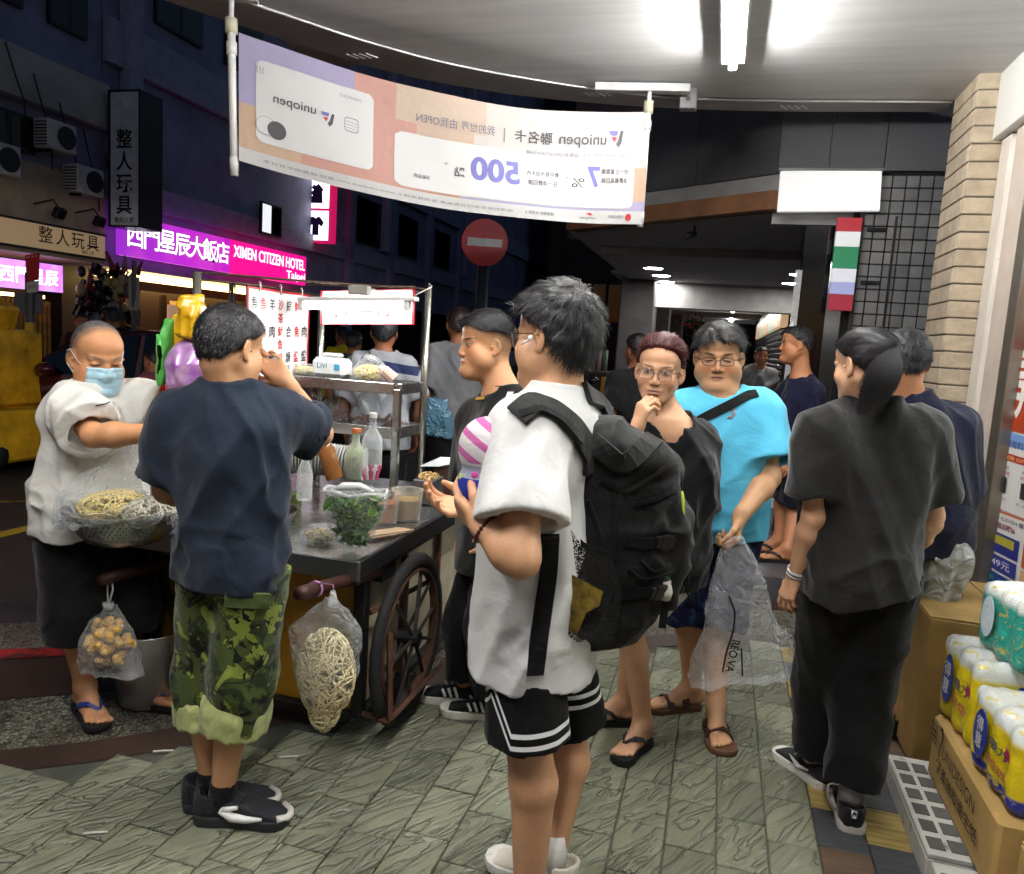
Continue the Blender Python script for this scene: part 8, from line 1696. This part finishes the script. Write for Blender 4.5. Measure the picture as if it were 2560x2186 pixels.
    ribbon([P(1660, 1480, -.12), P(1672, 1530, -.12), P(1655, 1570, -.12)], [-FH] * 3, .02, 'loose_webbing', web, t)
    # side pocket of mesh with a gold camouflage pouch inside
    m, nt_, p_ = newmat('elastic mesh'); pos = geopos(nt_); v = N(nt_, 'ShaderNodeTexVoronoi', ins={'Scale': 260.}); nt_.links.new(pos, v.inputs['Vector']); p_.inputs['Base Color'].default_value = (.008, .008, .008, 1); tr = N(nt_, 'ShaderNodeBsdfTransparent'); ms = N(nt_, 'ShaderNodeMixShader'); nt_.links.new(ramp(nt_, v.outputs['Distance'], [(.42, (0, 0, 0)), (.5, (1, 1, 1))]), ms.inputs[0]); nt_.links.new(tr.outputs[0], ms.inputs[1]); nt_.links.new(p_.outputs[0], ms.inputs[2]); nt_.links.new(ms.outputs[0], nt_.nodes['Material Output'].inputs[0])
    def patch(name, poly, mat, off, th=.004):
        pts = [cast(body, x, y, off) for x, y in poly]; pts = [q[0] if q[0] is not None else P(poly[i][0], poly[i][1], -.24) for i, q in enumerate(pts)]; c = sum(pts) / len(pts); n_ = len(pts); mesh_obj(name, [list(c - FH * .012)] + [list(q) for q in pts], [(0, 1 + i, 1 + (i + 1) % n_) for i in range(n_)], mat, t, True)
    patch('pouch', [(1425, 1432), (1490, 1475), (1485, 1505), (1455, 1520), (1440, 1568), (1390, 1530), (1365, 1500), (1385, 1465)], fabric('gold camouflage pouch', '#7a6423', col2='#3a3016', vs=45.), .03); patch('mesh_pocket', [(1425, 1300), (1465, 1370), (1520, 1385), (1530, 1480), (1520, 1570), (1440, 1575), (1365, 1515), (1380, 1440)], m, .04)
    strap([(1425, 1300), (1460, 1365), (1530, 1385)], .014, 'pocket_hem', web, .018)
backpack()
def charm(name, label, pts, rs, mats, cut=None):
    t = thing(name, label, 'key charm', pts[0]); b = B(); k = cut or len(pts); b.tube(pts[:k], rs[:k], 10); b.obj('upper', mats[0], t, True)
    if cut: b = B(); b.tube(pts[k - 1:], rs[k - 1:], 10); b.obj('lower', mats[1], t, True)
    b = B(); b.tube([pts[0] + UP * .06 + FH * .02, pts[0] + UP * .03, pts[0]], .0018, 5); b.obj('loop', pm('dark cord', '#1a1a1a', .6), t, True)
P2 = lambda x, y: at(x, y, hd=1.87)
charm('key_charm', 'yellow green banana-shaped charm hanging from the backpack', [P2(1704, 1228), P2(1702, 1250), P2(1700, 1275), P2(1708, 1296)], [.004, .010, .012, .006], [fabric('lime felt', '#a9bf3a')])
charm('key_charm', 'green and white plush leek charm hanging from the backpack', [P2(1645, 1385), P2(1656, 1420), P2(1662, 1450), P2(1664, 1480), P2(1664, 1500)], [.005, .014, .016, .019, .012], [fabric('green felt', '#3f6a58'), fabric('white felt', '#c9c6ba')], 3)
# bag of the stout man
def carry_bag():
    J = BL[1]; top = 0; r = nrm(np.cross(FH, UP)); m = plastic_bag('translucent carrier film', (.94, .95, .96), .12, .9, 12.)
    t = film_bag('carrier_bag', 'translucent plastic carrier bag with black lettering held by the stout man', [(at(1865, 1700, hd=2.84), .195, .03), (at(1855, 1620, hd=2.84), .17, .05), (at(1850, 1520, hd=2.84), .125, .06), (at(1842, 1430, hd=2.85), .08, .05), (at(1832, 1350, hd=2.86), .03, .03)], r, FH, m, None, .012, 10., .0085, seed=7)
    film_o = [o for o in t.children if o.name.startswith('film')][0]; ik = pm('black bag print', '#111114', .5); V, Fc = text_mesh('REO.VA', 1., .012); lo, hi = V.min(0), V.max(0); V = (V - (lo + hi) / 2) / (hi - lo); A, Bq = np.array([1840, 1600]), np.array([1822, 1680]); d = (Bq - A); pn = np.array([-d[1], d[0]]) / np.linalg.norm(d) * 22; out = []
    for x, y in V:
        q = (A + Bq) / 2 + d * x + pn * -y; pt, n_ = cast(film_o, q[0], q[1], .004); out.append(list(pt) if pt is not None else list(at(q[0], q[1], hd=2.9)))
    mesh_obj('lettering', out, Fc, ik, t); ribbon_on(film_o, [(1822, 1490), (1838, 1530), (1832, 1580), (1815, 1630), (1805, 1680)], .007, 'printed_line', ik, t, .003, .001); ribbon_on(film_o, [(1853, 1620), (1856, 1690)], .006, 'printed_line', ik, t, .003, .001)
carry_bag()
# bag carried by the man in navy at the store front
c = at(2362, 1400, hd=3.02); film_bag('carrier_bag', 'grey stuffed plastic bag hanging from the arm of the man at the storefront', [(c - UP * .19, .05, .05), (c - UP * .10, .075, .06), (c + UP * .02, .095, .07), (c + UP * .10, .06, .05), (c + UP * .16, .02, .02)], nrm(np.cross(FH, UP)), FH, plastic_bag('grey bag film', (.55, .56, .53), .55, .7, 14.), None, .014, 15., .008, seed=9)
# ================================================================= CARTONS AND TISSUE PACKS by the store front
card = pm('brown corrugated card', '#8a6d3c', .75, var=.12, vs=8., bump=.15, bs=90.); card2 = pm('pale corrugated card', '#a98a52', .75, var=.10, vs=8., bump=.15, bs=90.); ink_b = pm('carton print', '#2b2018', .7)
def carton(label, x0, x1, y0, y1, z0, z1, m, rot=0., flaps=True):
    c = np.array([(x0 + x1) / 2, (y0 + y1) / 2, (z0 + z1) / 2]); R = np.array(Matrix.Rotation(rot, 3, 'Z')); t = thing('carton', label, 'carton', (c[0], c[1], z0), 'cartons at the store front'); b = B(); b.box(c, (x1 - x0, y1 - y0, z1 - z0), .006, R); b.obj('box', m, t); b = B()
    k = (x1 - x0) / 2; b.box(c + R @ np.array([-k / 2 - .002, 0, (z1 - z0) / 2 + .003]), (k - .006, y1 - y0 - .004, .005), .001, R); b.obj('top_flap', m, t); b = B(); b.box(c + R @ np.array([k / 2 + .002, 0, (z1 - z0) / 2 + .0035]), (k - .006, y1 - y0 - .004, .005), .001, R); b.obj('top_flap', m, t); return t, c, R
tA, cA, RA = carton('tall brown carton standing against the store front at the rear of the pile', .84, 1.44, 3.10, 3.72, .02, .62, card)
tB, cB, RB = carton('second tall brown carton squeezed beside the rear carton', 1.04, 1.46, 2.95, 3.09, .02, .64, card)
# big pale carton on the crate, tilted forward, print on its long face
tC = thing('carton', 'large pale carton with printed logo on the white crate, tissue packs on top', 'carton', (1.0, 2.4, .1), 'cartons at the store front')
q0 = at(2310, 2186, z=.10); pa = at(2352, 1790, x=.88); 
X0c, Y1c, Y0c, Z0c, Z1c = .84, 2.93, 2.26, .098, .325
b = B(); b.box((X0c + .32, (Y0c + Y1c) / 2 + .0, (Z0c + Z1c) / 2), (.62, Y1c - Y0c, Z1c - Z0c), .012); b.obj('box', card2, tC)
ux = np.array([0, -1., 0]); oC = np.array([X0c + .007, 2.60, .21])
text_on('lettering', 'UNIDESIGN', oC + np.array([0, .0, .05]), ux, UP, .10, ink_b, tC, .0, fit=(.34, .045), lift=.004); text_on('lettering', '舒柔抽取衛生紙', oC + np.array([0, .0, -.02]), ux, UP, .09, ink_b, tC, .012, fit=(.44, .05), lift=.004)
b = B(); P_ = [(.0, .08), (.03, .085), (.045, .05), (.03, .0), (.02, -.05), (.012, -.05), (.018, .0), (.028, .045), (.02, .065), (.0, .065)]; b.add([oC + np.array([-.004, 0, 0]) + ux * (x - .22) + UP * (z * .8 + .05) for x, z in P_], [tuple(range(len(P_)))]); b.obj('logo', ink_b, tC)
b = B(); cq = oC + np.array([-.004, 0, 0]); 
for (u0, u1, v0, v1) in ((-.31, -.25, .03, .035), (-.31, -.25, .09, .095), (-.312, -.307, .03, .095), (-.253, -.248, .03, .095), (-.30, -.26, .045, .055), (-.30, -.26, .065, .075)): b.add([cq + ux * u0 + UP * v0, cq + ux * u1 + UP * v0, cq + ux * u1 + UP * v1, cq + ux * u0 + UP * v1], [(0, 1, 2, 3)])
b.obj('stamp', ink_b, tC)
tD, cD, RD = carton('pale carton lowest at the right picture edge', .90, 1.45, 1.6, 2.24, .098, .29, card2)
# white plastic crates under the carton
for k, (y0, y1) in enumerate(((2.42, 3.02), (1.75, 2.38))):
    t = thing('pallet_crate', 'white plastic slotted pallet under the cartons, ' + ('the farther one' if k == 0 else 'the nearer one'), 'pallet', (.9, y0, 0), 'white pallets'); wm = pm('grey white plastic', '#b9b9b4', .5, var=.12, wear=('#7d7a72', 12, .62)); x0 = .735
    b = B(); b.box((x0 + .375, (y0 + y1) / 2, .085), (.75, y1 - y0, .02), .004); b.obj('deck', wm, t); b = B(); b.box((x0 + .012, (y0 + y1) / 2, .037), (.024, y1 - y0, .074), .003); b.obj('side_wall', wm, t); b = B(); b.box((x0 + .375, y0 + .012, .037), (.70, .022, .074), .003); b.obj('side_wall', wm, t); n_ = 6
    for i in range(n_):
        for j in range(2): b = B(); b.box((x0 + .035 + .06 * j, y0 + .055 + i * (y1 - y0 - .04) / n_, .0965), (.045, .062, .004), .001); b.obj('slot', pm('slot shadow grey', '#4f4f4d', .7), t)
# tissue packs: film-wrapped bundles
def tissue(label, c, size, rotz, base, oval, word, second, seed, tilt=0.):
    t = thing('tissue_pack', label, 'tissue pack', c, 'tissue packs'); R = np.array(Matrix.Rotation(rotz, 3, 'Z') @ Matrix.Rotation(tilt, 3, 'X')); c = np.asarray(c, float) + np.array([0, 0, size[2] / 2]); Fd = Fld(); S_ = np.array(size) / 2
    def fn(P):
        q = np.abs((P - c) @ R) - (S_ - .035); return np.linalg.norm(np.maximum(q, 0), axis=-1) + np.minimum(q.max(-1), 0) - .035
    E_ = np.abs(R) @ S_; Fd.fn(fn, 0, 'u', c - E_, c + E_); Fd.disp(lambda P: .006 * np.sin(((P - c) @ R)[..., 1] * (2 * math.pi / (size[1] / 3))) * 1. + .004 * vnoise(P * 34 + seed)); V, Q = Fd.mesh(.009)
    m, nt_, p_ = newmat('wrapped tissue ' + label[:18]); loc = N(nt_, 'ShaderNodeAttribute', attribute_name='tl').outputs['Vector']; sx = N(nt_, 'ShaderNodeSeparateXYZ'); nt_.links.new(loc, sx.inputs[0]); zz = sx.outputs[2]
    col = ramp(nt_, zz, [(0., base[1]), (.18, base[1]), (.22, base[0]), (.78, base[0]), (.86, '#d3dad6'), (1., '#d8dcda')]); col = mixc(nt_, ramp(nt_, noise(nt_, loc, 9., 3, .6, 1.), [(.56, (0, 0, 0)), (.62, (.7, .7, .7))]), col, base[2]); nt_.links.new(col, p_.inputs['Base Color']); p_.inputs['Roughness'].default_value = .22; p_.inputs['Coat Weight'].default_value = .3
    nt_.links.new(bumpn(nt_, noise(nt_, geopos(nt_), 34., 4, .65, 1.5), .5, .012), p_.inputs['Normal']); o = mesh_obj('wrapper', V, Q, m, t, True); tl = ((V - c) @ R) / S_ * .5 + .5; a_ = o.data.attributes.new('tl', 'FLOAT_VECTOR', 'POINT'); a_.data.foreach_set('vector', tl.astype(np.float32).ravel())
    # print on the aisle side (-x local) and near side (-y local)
    for (nrm_, u_) in ((R @ np.array([-1., 0, 0]), R @ np.array([0, -1., 0])), (R @ np.array([0, -1., 0]), R @ np.array([1., 0, 0]))):
        dep = S_[0] if abs(nrm_ @ R[:, 0]) > .5 else S_[1]; half = S_[1] if dep == S_[0] else S_[0]; o0 = c + nrm_ * (dep + .008); vU = R @ np.array([0, 0, 1.])
        b = B(); b.prism([(half * .42 * math.cos(a) * .62 - half * .30, size[2] * .30 * math.sin(a) + size[2] * .02) for a in np.linspace(0, 2 * math.pi, 25)[:-1]], o0, u_, vU, nrm_ * .002); b.obj('oval_label', pm('oval ' + oval, oval, .3), t)
        for i, ch in enumerate(word): text_on('lettering', ch, o0 + nrm_ * .003 - u_ * half * .30 + vU * size[2] * (.12 - .20 * i), u_, vU, size[2] * .2, wk_, t, .012, lift=.001)
        if second:
            text_on('lettering', second[0], o0 + u_ * half * .40 + vU * size[2] * .08, u_, vU, .05, pm('navy print', '#1e2a5c', .4), t, .015, fit=(half * .62, size[2] * .13), lift=.002); text_on('lettering', second[1], o0 + u_ * half * .40 - vU * size[2] * .14, u_, vU, .05, pm('magenta print', '#9c1848', .4), t, .015, fit=(half * .72, size[2] * .13), lift=.002); b = B(); b.prism([(-.5, -.4), (.2, -.4), (.2, -.7), (.6, 0), (.2, .7), (.2, .4), (-.5, .4)], o0 + u_ * half * .72 + vU * size[2] * .12, u_ * .02 + vU * .02, vU * .03 - u_ * .02, nrm_ * .0015); b.obj('arrow_mark', pm('magenta print', '#9c1848', .4), t)
    return t
wk_ = pm('white print', '#dcdcdc', .4); YB = ('#d9c41a', '#c9b012', '#d9c41a')
tissue('yellow tissue pack with blue oval label lying nearest on the pale carton', (1.07, 2.47, .33), (.40, .36, .25), .06, ('#d6c018', '#1a2a8a', '#dcc820'), '#16308c', '得意', ('吸力', '升級30%'), 1); tissue('yellow tissue pack with blue oval label behind the nearest one', (1.06, 2.84, .33), (.38, .33, .29), .08, ('#d6c018', '#c9b418', '#dcc820'), '#16308c', '得意', ('吸力', '升級'), 2)
tissue('teal tissue pack with a pale oval label on top of the yellow packs', (1.13, 2.78, .625), (.38, .30, .23), .15, ('#2f9a8c', '#2a8f84', '#c9b040'), '#b9cdd4', '舒潔', None, 3); tissue('topmost yellow tissue pack at the right picture edge', (1.16, 2.42, .585), (.38, .34, .27), .1, ('#d6c018', '#c9b418', '#dcc820'), '#16308c', '得意', ('吸力', '大升級'), 4)
# wet umbrella / rag bag on the ground behind the ponytail woman
c = at(2265, 1740, z=.0); film_bag('plastic_bag', 'crumpled teal plastic bag lying on the ground by the rear carton', [(c + UP * .01, .09, .08), (c + UP * .09, .08, .07), (c + UP * .19, .03, .03)], (1, 0, 0), (0, 1, 0), plastic_bag('teal film', (.25, .55, .55), .7), None, .012, 16., .008)
# litter
for i, (px, py, lb) in enumerate(((235, 2085, 'thin white stick lying on the slate paving in the foreground'), (405, 1880, 'small white plastic scrap on the paving near the camouflage shorts'), (720, 1895, 'short white noodle dropped on the paving under the cart'))):
    c = at(px, py, z=.004); t = thing('litter', lb, 'litter', c); b = B(); b.tube([c - np.array([.03, .01, 0]), c + np.array([0, .004, .002]), c + np.array([.03, .022, 0])], .0035, 6); b.obj('scrap', wh, t)
# ================================================================= STREET: car, works machine, sign poles
def car():
    c = at(330, 1120, z=0); c = np.array([-6.35, 7.35, 0]); d = nrm(np.array([.92, .39, 0])); s_ = np.cross(UP, d); t = thing('parked_car', 'dark red car with black windows parked behind the vendor', 'car', c); Lc, Wc = 4.1, 1.7
    prof = [(-2.05, .30), (-2.05, .62), (-1.9, .80), (-1.05, .92), (-.45, 1.34), (.1, 1.43), (.9, 1.40), (1.55, 1.08), (1.95, .98), (2.05, .70), (2.05, .32)]
    def body(prof, w0, w1, name, m, z0=0):
        b = B(); n_ = len(prof); V = []
        for w_ in (-w0, -w0 * .96, w0 * .96, w0): pass
        for sg in (-1, 1):
            for x, z in prof: k = w0 if z < .95 else w0 + (w1 - w0) * (z - .95) / .5; V.append(c + d * x + s_ * sg * k + UP * z)
        Fc = [tuple(range(n_)), tuple(range(n_, 2 * n_))[::-1]] + [(i, n_ + i, n_ + (i + 1) % n_, (i + 1) % n_) for i in range(n_)]; b.add(V, Fc); o = b.obj(name, m, t); md = o.modifiers.new('soft', 'BEVEL'); md.width = .06; md.segments = 3; auto_smooth(o, 40); return o
    bo = body(prof, Wc / 2, .62, 'body', pm('dark red car paint', '#4a0a10', .2, .2, coat=.8, var=.1)); g = pm('black car glass', '#08080a', .06, coat=.3)
    for sg in (-1, 1):
        for pl in ([(-.98, .93), (-.42, 1.30), (.12, 1.38), (.12, .93)], [(.18, .93), (.18, 1.385), (.85, 1.35), (1.42, 1.06), (1.40, .95)]): b = B(); b.add([c + d * x + s_ * sg * (Wc / 2 + .012 - max(0, z - .95) * .40) + UP * z for x, z in pl], [tuple(range(len(pl)))]); b.obj('side_window', g, t)
    b = B(); b.add([c + d * -1.03 + s_ * .74 + UP * .945, c + d * -1.03 - s_ * .74 + UP * .945, c + d * -.46 - s_ * .62 + UP * 1.345, c + d * -.46 + s_ * .62 + UP * 1.345], [(0, 1, 2, 3)]); b.obj('windscreen', g, t)
    for x in (-1.3, 1.3):
        for sg in (-1, 1): q = c + d * x + s_ * sg * (Wc / 2 - .06) + UP * .31; b = B(); b.lathe([(.0, -.1), (.30, -.1), (.32, -.06), (.32, .06), (.30, .1), (0, .1)], q, 24, s_); w_ = b.obj('wheel', black_rubber, t, True); b = B(); b.lathe([(.0, .102), (.19, .102), (.20, .095)], q, 20, s_ * sg); b.obj('rim', steel_d, w_, True)
    for sg in (-1, 1): q = c + d * -2.03 + s_ * sg * .6 + UP * .68; b = B(); b.box(q, (.08, .3, .14), .03, np.stack([d, s_, UP], 1)); b.obj('headlight', emis('headlight', (1., .95, .8), 14. if sg < 0 else 1.), t)
    for sg in (-1, 1): q = c + d * -.7 + s_ * sg * .95 + UP * .98; b = B(); b.ball(q, (.1, .1, .07), 10, 7); b.obj('wing_mirror', pm('dark red car paint', '#4a0a10', .2), t, True)
car()
def machine():
    ym = pm('dirty yellow paint', '#d9a21c', .5, var=.3, vs=4., wear=('#3a2a10', 7, .62)); dkm = pm('black machine parts', '#121210', .6); c = np.array([-6.9, 5.9, 0]); t = thing('road_works_machine', 'dirty yellow road works machine with pipe arms at the left edge', 'machine', c)
    def bx(name, o, s_, m=ym, rot=0.): b = B(); b.box(c + np.array(o), s_, .03, np.array(Matrix.Rotation(rot, 3, 'Y'))); b.obj(name, m, t)
    bx('base_body', (0, 0, .35), (.9, .8, .5)); bx('cabin_body', (-.15, .1, .98), (.62, .6, .75)); bx('hood', (-.3, .1, 1.48), (.4, .5, .35), ym, .35); bx('control_box', (.12, -.25, 1.25), (.16, .1, .3), pm('grey panel', '#5f5a48', .6))
    for P in ([(-.6, -.5, .75), (.35, -.35, 1.0)], [(-.6, -.55, .60), (.4, -.45, .86)]): b = B(); b.tube([c + np.array(q) for q in P], .055, 10); b.obj('pipe_arm', ym, t, True)
    b = B(); b.tube([c + np.array(q) for q in ((-.2, -.32, 1.5), (.05, -.38, 1.2), (-.1, -.4, .9), (.15, -.4, .7))], .02, 6); b.obj('hose', dkm, t, True)
    for x in (-.3, .3): b = B(); b.lathe([(0, -.07), (.16, -.07), (.18, 0), (.16, .07), (0, .07)], c + np.array([x, -.35, .18]), 18, (0, 1, 0)); b.obj('wheel', dkm, t, True)
machine()
def sign_poles():
    p = at(78, 950, d=9.2); t = thing('warning_post', 'red notice board with 7-22 on a black and yellow striped post', 'sign post', (p[0], p[1], 0)); b0 = np.array([p[0], p[1], 0]); top = at(78, 820, d=9.2)[2]
    for i in range(8): b = B(); b.cyl(b0 + UP * (.3 + .14 * i), b0 + UP * (.3 + .14 * (i + 1)), .055, n=10); b.obj('stripe_ring', pm(('black band', 'yellow band')[i % 2], ('#121212', '#b08a14')[i % 2], .5), t)
    b = B(); b.cyl(b0, b0 + UP * 2.0, .05, n=10); b.obj('pole', pm('grey galvanised pole', '#4a4a4e', .5, .5), t); A = [at(*q, d=9.0) for q in ((63, 638), (97, 633), (95, 700), (66, 704))]; rd = pm('red notice', '#a01e20', .5); b = B(); b.add(A + [a + FH * .02 for a in A], [(3, 2, 1, 0), (4, 5, 6, 7), (0, 1, 5, 4), (1, 2, 6, 5), (2, 3, 7, 6), (3, 0, 4, 7)]); b.obj('notice', rd, t); r_ = nrm(A[1] - A[0]); c_ = (A[0] + A[1]) / 2
    text_on('lettering', '7-22', c_ - UP * .055 - FH * .004, r_, UP, .075, pm('white print', '#dcdcdc', .4), t, .01, lift=.0)
    for k, s in enumerate(('禁止臨時停車', '上下貨除外', '違者拖吊')): text_on('lettering', s, c_ - UP * (.125 + .055 * k) - FH * .004, r_, UP, .03, pm('white print', '#dcdcdc', .4), t, .0, lift=.0)
    A = [at(*q, d=9.0) for q in ((66, 706), (95, 702), (94, 730), (67, 732))]; b = B(); b.add(A + [a + FH * .02 for a in A], [(3, 2, 1, 0), (4, 5, 6, 7), (0, 1, 5, 4), (1, 2, 6, 5), (2, 3, 7, 6), (3, 0, 4, 7)]); b.obj('notice', pm('pale notice', '#a8a098', .5), t); text_on('lettering', '依法', (A[0] + A[2]) / 2 - FH * .004, r_, UP, .05, pm('carton print', '#2b2018', .7), t, .0, lift=.0)
    for (x0, x1) in ((35, 66), (76, 105)): A = [at(*q, d=9.1) for q in ((x0, 732), (x1, 735), (x1, 785), (x0, 780))]; b = B(); b.add(A + [a + FH * .02 for a in A], [(3, 2, 1, 0), (4, 5, 6, 7), (0, 1, 5, 4), (1, 2, 6, 5), (2, 3, 7, 6), (3, 0, 4, 7)]); b.obj('back_plate', pm('grey back plate', '#55525c', .5), t)
    p = at(335, 860, d=11.5); t = thing('traffic_sign_post', 'narrow white traffic sign with a round symbol on a pole before the hotel entrance', 'traffic sign', (p[0], p[1], 0)); b = B(); b.cyl((p[0], p[1], 0), (p[0], p[1], 2.4), .035, n=10); b.obj('pole', pm('grey galvanised pole', '#4a4a4e', .5, .5), t); A = [at(*q, d=11.4) for q in ((322, 690), (348, 694), (346, 778), (321, 774))]; b = B(); b.add(A + [a + FH * .02 for a in A], [(3, 2, 1, 0), (4, 5, 6, 7), (0, 1, 5, 4), (1, 2, 6, 5), (2, 3, 7, 6), (3, 0, 4, 7)]); b.obj('plate', pm('dim white plate', '#8a8580', .5), t); c_ = (A[0] + A[1]) / 2 - UP * .1 - FH * .006; b = B(); ring_band(b, c_, FH, .05, .004, .014, seg=20); b.obj('round_symbol', pm('dark symbol', '#2a1c1c', .5), t)
    for k in range(3): b = B(); b.box(c_ - UP * (.13 + .1 * k), (.10, .006, .02), 0); b.obj('text_bar', pm('dark symbol', '#2a1c1c', .5), t)
    A = [at(*q, x=-11.4) for q in ((422, 762), (472, 768), (470, 872), (420, 866))]; t = thing('menu_stand', 'pink and tan poster stand beside the hotel door', 'poster stand', (A[3][0], A[3][1], .9)); b = B(); b.add(A + [a - np.array([.04, 0, 0]) for a in A], [(0, 1, 2, 3), (7, 6, 5, 4), (0, 4, 5, 1), (1, 5, 6, 2), (2, 6, 7, 3), (3, 7, 4, 0)]); b.obj('board', emis('lit tan poster', srgb('#a8846a'), .35), t); c_ = sum(A) / 4; u_ = nrm(A[1] - A[0]); text_on('lettering', '0000', c_ + UP * .22, u_, UP, .16, pm('dark symbol', '#2a1c1c', .5), t, .01, lift=.006); b = B()
    for k in range(4): b.box(c_ + np.array([.008, 0, .05 - .12 * k]), (.006, .36, .012))
    for k in range(3): b.box(c_ + np.array([.008, -.15 + .15 * k, -.13]), (.006, .012, .36))
    b.obj('grid_print', pm('dark symbol', '#2a1c1c', .5), t)
sign_poles()
# scooter with a black seat cover and a rack of drinks by the arcade column
def scooter():
    c = np.array([-1.75, 7.6, 0.]); t = thing('scooter', 'dark scooter parked at the street side of the arcade', 'scooter', c); bm = pm('black glossy scooter paint', '#0a0a0b', .15, coat=.6); Fd = Fld(); f = nrm(np.array([.3, 1., 0])); Fd.loft([(c + f * -.55 + UP * .55, .12, .10), (c + f * -.2 + UP * .68, .16, .14), (c + f * .1 + UP * .5, .14, .10), (c + f * .5 + UP * .45, .12, .12)], np.cross(f, UP), UP, 0); Fd.loft([(c + f * .55 + UP * .35, .12, .07), (c + f * .62 + UP * .75, .17, .09), (c + f * .55 + UP * 1.0, .12, .07)], np.cross(f, UP), f, .05); V, Q = Fd.mesh(.018); mesh_obj('body', V, Q, bm, t, True)
    for k in (-.6, .72): b = B(); b.lathe([(0, -.05), (.2, -.05), (.22, 0), (.2, .05), (0, .05)], c + f * k + UP * .22, 20, np.cross(f, UP)); b.obj('wheel', black_rubber, t, True)
    b = B(); r_ = np.cross(f, UP); b.tube([c + f * .5 + UP * 1.05 - r_ * .32, c + f * .55 + UP * 1.08, c + f * .5 + UP * 1.05 + r_ * .32], .018, 8); b.obj('handlebar', bm, t, True)
    for q in (-1, 1): b = B(); b.ball(c + f * .52 + UP * 1.2 + r_ * q * .3, (.06, .03, .045), 10, 7); b.obj('mirror', bm, t, True)
scooter()
def rack():
    c = np.array([-1.95, 10.2, 0.]); t = thing('drinks_rack', 'rack of upright pale bottles and tubes beside the arcade column', 'rack', c); b = B(); b.box(c + UP * .62, (1.1, .4, 1.24), .02); b.obj('cabinet', pm('dark brown cabinet', '#2a1c16', .6), t)
    for i in range(12): b = B(); b.cyl(c + np.array([-.45 + .08 * i, -.05, 1.245]), c + np.array([-.45 + .08 * i, -.05, 1.52]), .032, .03, 10); b.obj('bottle', pm('rack bottle %d' % (i % 4), ('#a8b8a8', '#8a9a98', '#b89aa0', '#6f8f7a')[i % 4], .3), t, True)
rack()
def striped_post(x, y, lb):
    t = thing('bollard', lb, 'bollard', (x, y, 0))
    for i in range(6): b = B(); b.cyl((x, y, .2 * i), (x, y, .2 * (i + 1)), .06, n=10); b.obj('stripe_ring', pm(('black band', 'yellow band')[i % 2], ('#121212', '#b08a14')[i % 2], .5), t)
striped_post(-1.35, 9.2, 'black and yellow striped bollard by the arcade column')
# ================================================================= PEOPLE further back
stripe_c = at(975, 910, hd=5.05)
sw = fabric('white work shirt with band', '#9fa2a8', fn=patch_fn([(at(968, 918, hd=4.9), nrm(np.cross(FH, UP)) - UP * .12, UP, .19, .030, .3, '#2d3458')]))
simple_person('person in pale grey work shirt with navy chest band, back turned, behind the cart', 962, 5.05, 790, 20, sw, fabric('dark jeans', '#14161c'), '#a06a4c', black_hair, arms=((.08, .3, .02), (.10, .28, .02)), wide=1.05, low=False)
simple_person('person in grey shirt and black trousers with a bag strap, beyond the guard', 1150, 5.6, 772, 30, fabric('grey shirt', '#6a6a6e'), fabric('black trousers far', '#101012'), '#a06a4c', hair_mat('brownish hair', '#2a1a18', '#5a3a38'))
simple_person('person in bright yellow vest standing at the scooters behind the cart', 858, 9.5, 818, 60, fabric('yellow vest', '#c4b414'), fabric('dark jeans', '#14161c'), '#8a5a40', black_hair)
simple_person('person in olive shirt seen from behind beside the yellow vest', 885, 7.4, 830, 10, fabric('olive shirt', '#3a3a2a'), fabric('dark jeans', '#14161c'), '#9a6648', black_hair)
simple_person('small dark-haired person low behind the work shirt', 950, 6.2, 868, 10, fabric('maroon shirt', '#3a1a22'), fabric('dark jeans', '#14161c'), '#9a6648', black_hair)
simple_person('person in grey tank top far down the passage', 1905, 9.2, 870, 190, fabric('pale grey vest', '#8a8a8c'), fabric('dark jeans', '#14161c'), '#b07a58', black_hair, gz=GZ, sl=.35)
simple_person('person in black hooded top half hidden behind the red-haired woman', 1600, 5.4, 838, 40, fabric('black hoodie', '#0c0c0e'), fabric('dark jeans', '#14161c'), '#8a5a40', hair_mat('hidden hair', '#0c0a0c'), gz=.0)
simple_person('person in dusky pink top by the red car', 385, 6.6, 880, 100, fabric('dusky pink top', '#7a3a44'), fabric('dark jeans', '#14161c'), '#a06a4c', black_hair)
simple_person('person with reddish face near the hanging toys', 205, 9.6, 786, 230, fabric('dark red shirt', '#3a1218'), fabric('dark jeans', '#14161c'), '#9a5a44', black_hair)
simple_person('person with black hair and dark jacket before the toy rack', 285, 9.0, 770, 40, fabric('black jacket', '#0e0e10'), fabric('dark jeans', '#14161c'), '#8a5a40', black_hair, wide=1.1)
simple_person('pale-haired person by the hotel poster stand', 338, 10.4, 832, 150, fabric('grey jacket', '#3a3a3e'), fabric('dark jeans', '#14161c'), '#b07a58', hair_mat('pale hair', '#5a5048'))
c = at(1092, 1040, hd=4.95); film_bag('plastic_bag', 'dark teal plastic bag held by the person in the work shirt', [(c - UP * .13, .08, .06), (c, .10, .07), (c + UP * .10, .05, .04)], nrm(np.cross(FH, UP)), FH, plastic_bag('dark teal film', (.08, .2, .3), .75), None, .014, 14., .01)
bpy.data.objects.remove(text_mesh.o); bpy.data.scenes.remove(text_mesh.sc)
print('TOTAL', round(time.time() - T0, 1), sum(len(o.data.polygons) for o in bpy.data.objects if o.type == 'MESH'))
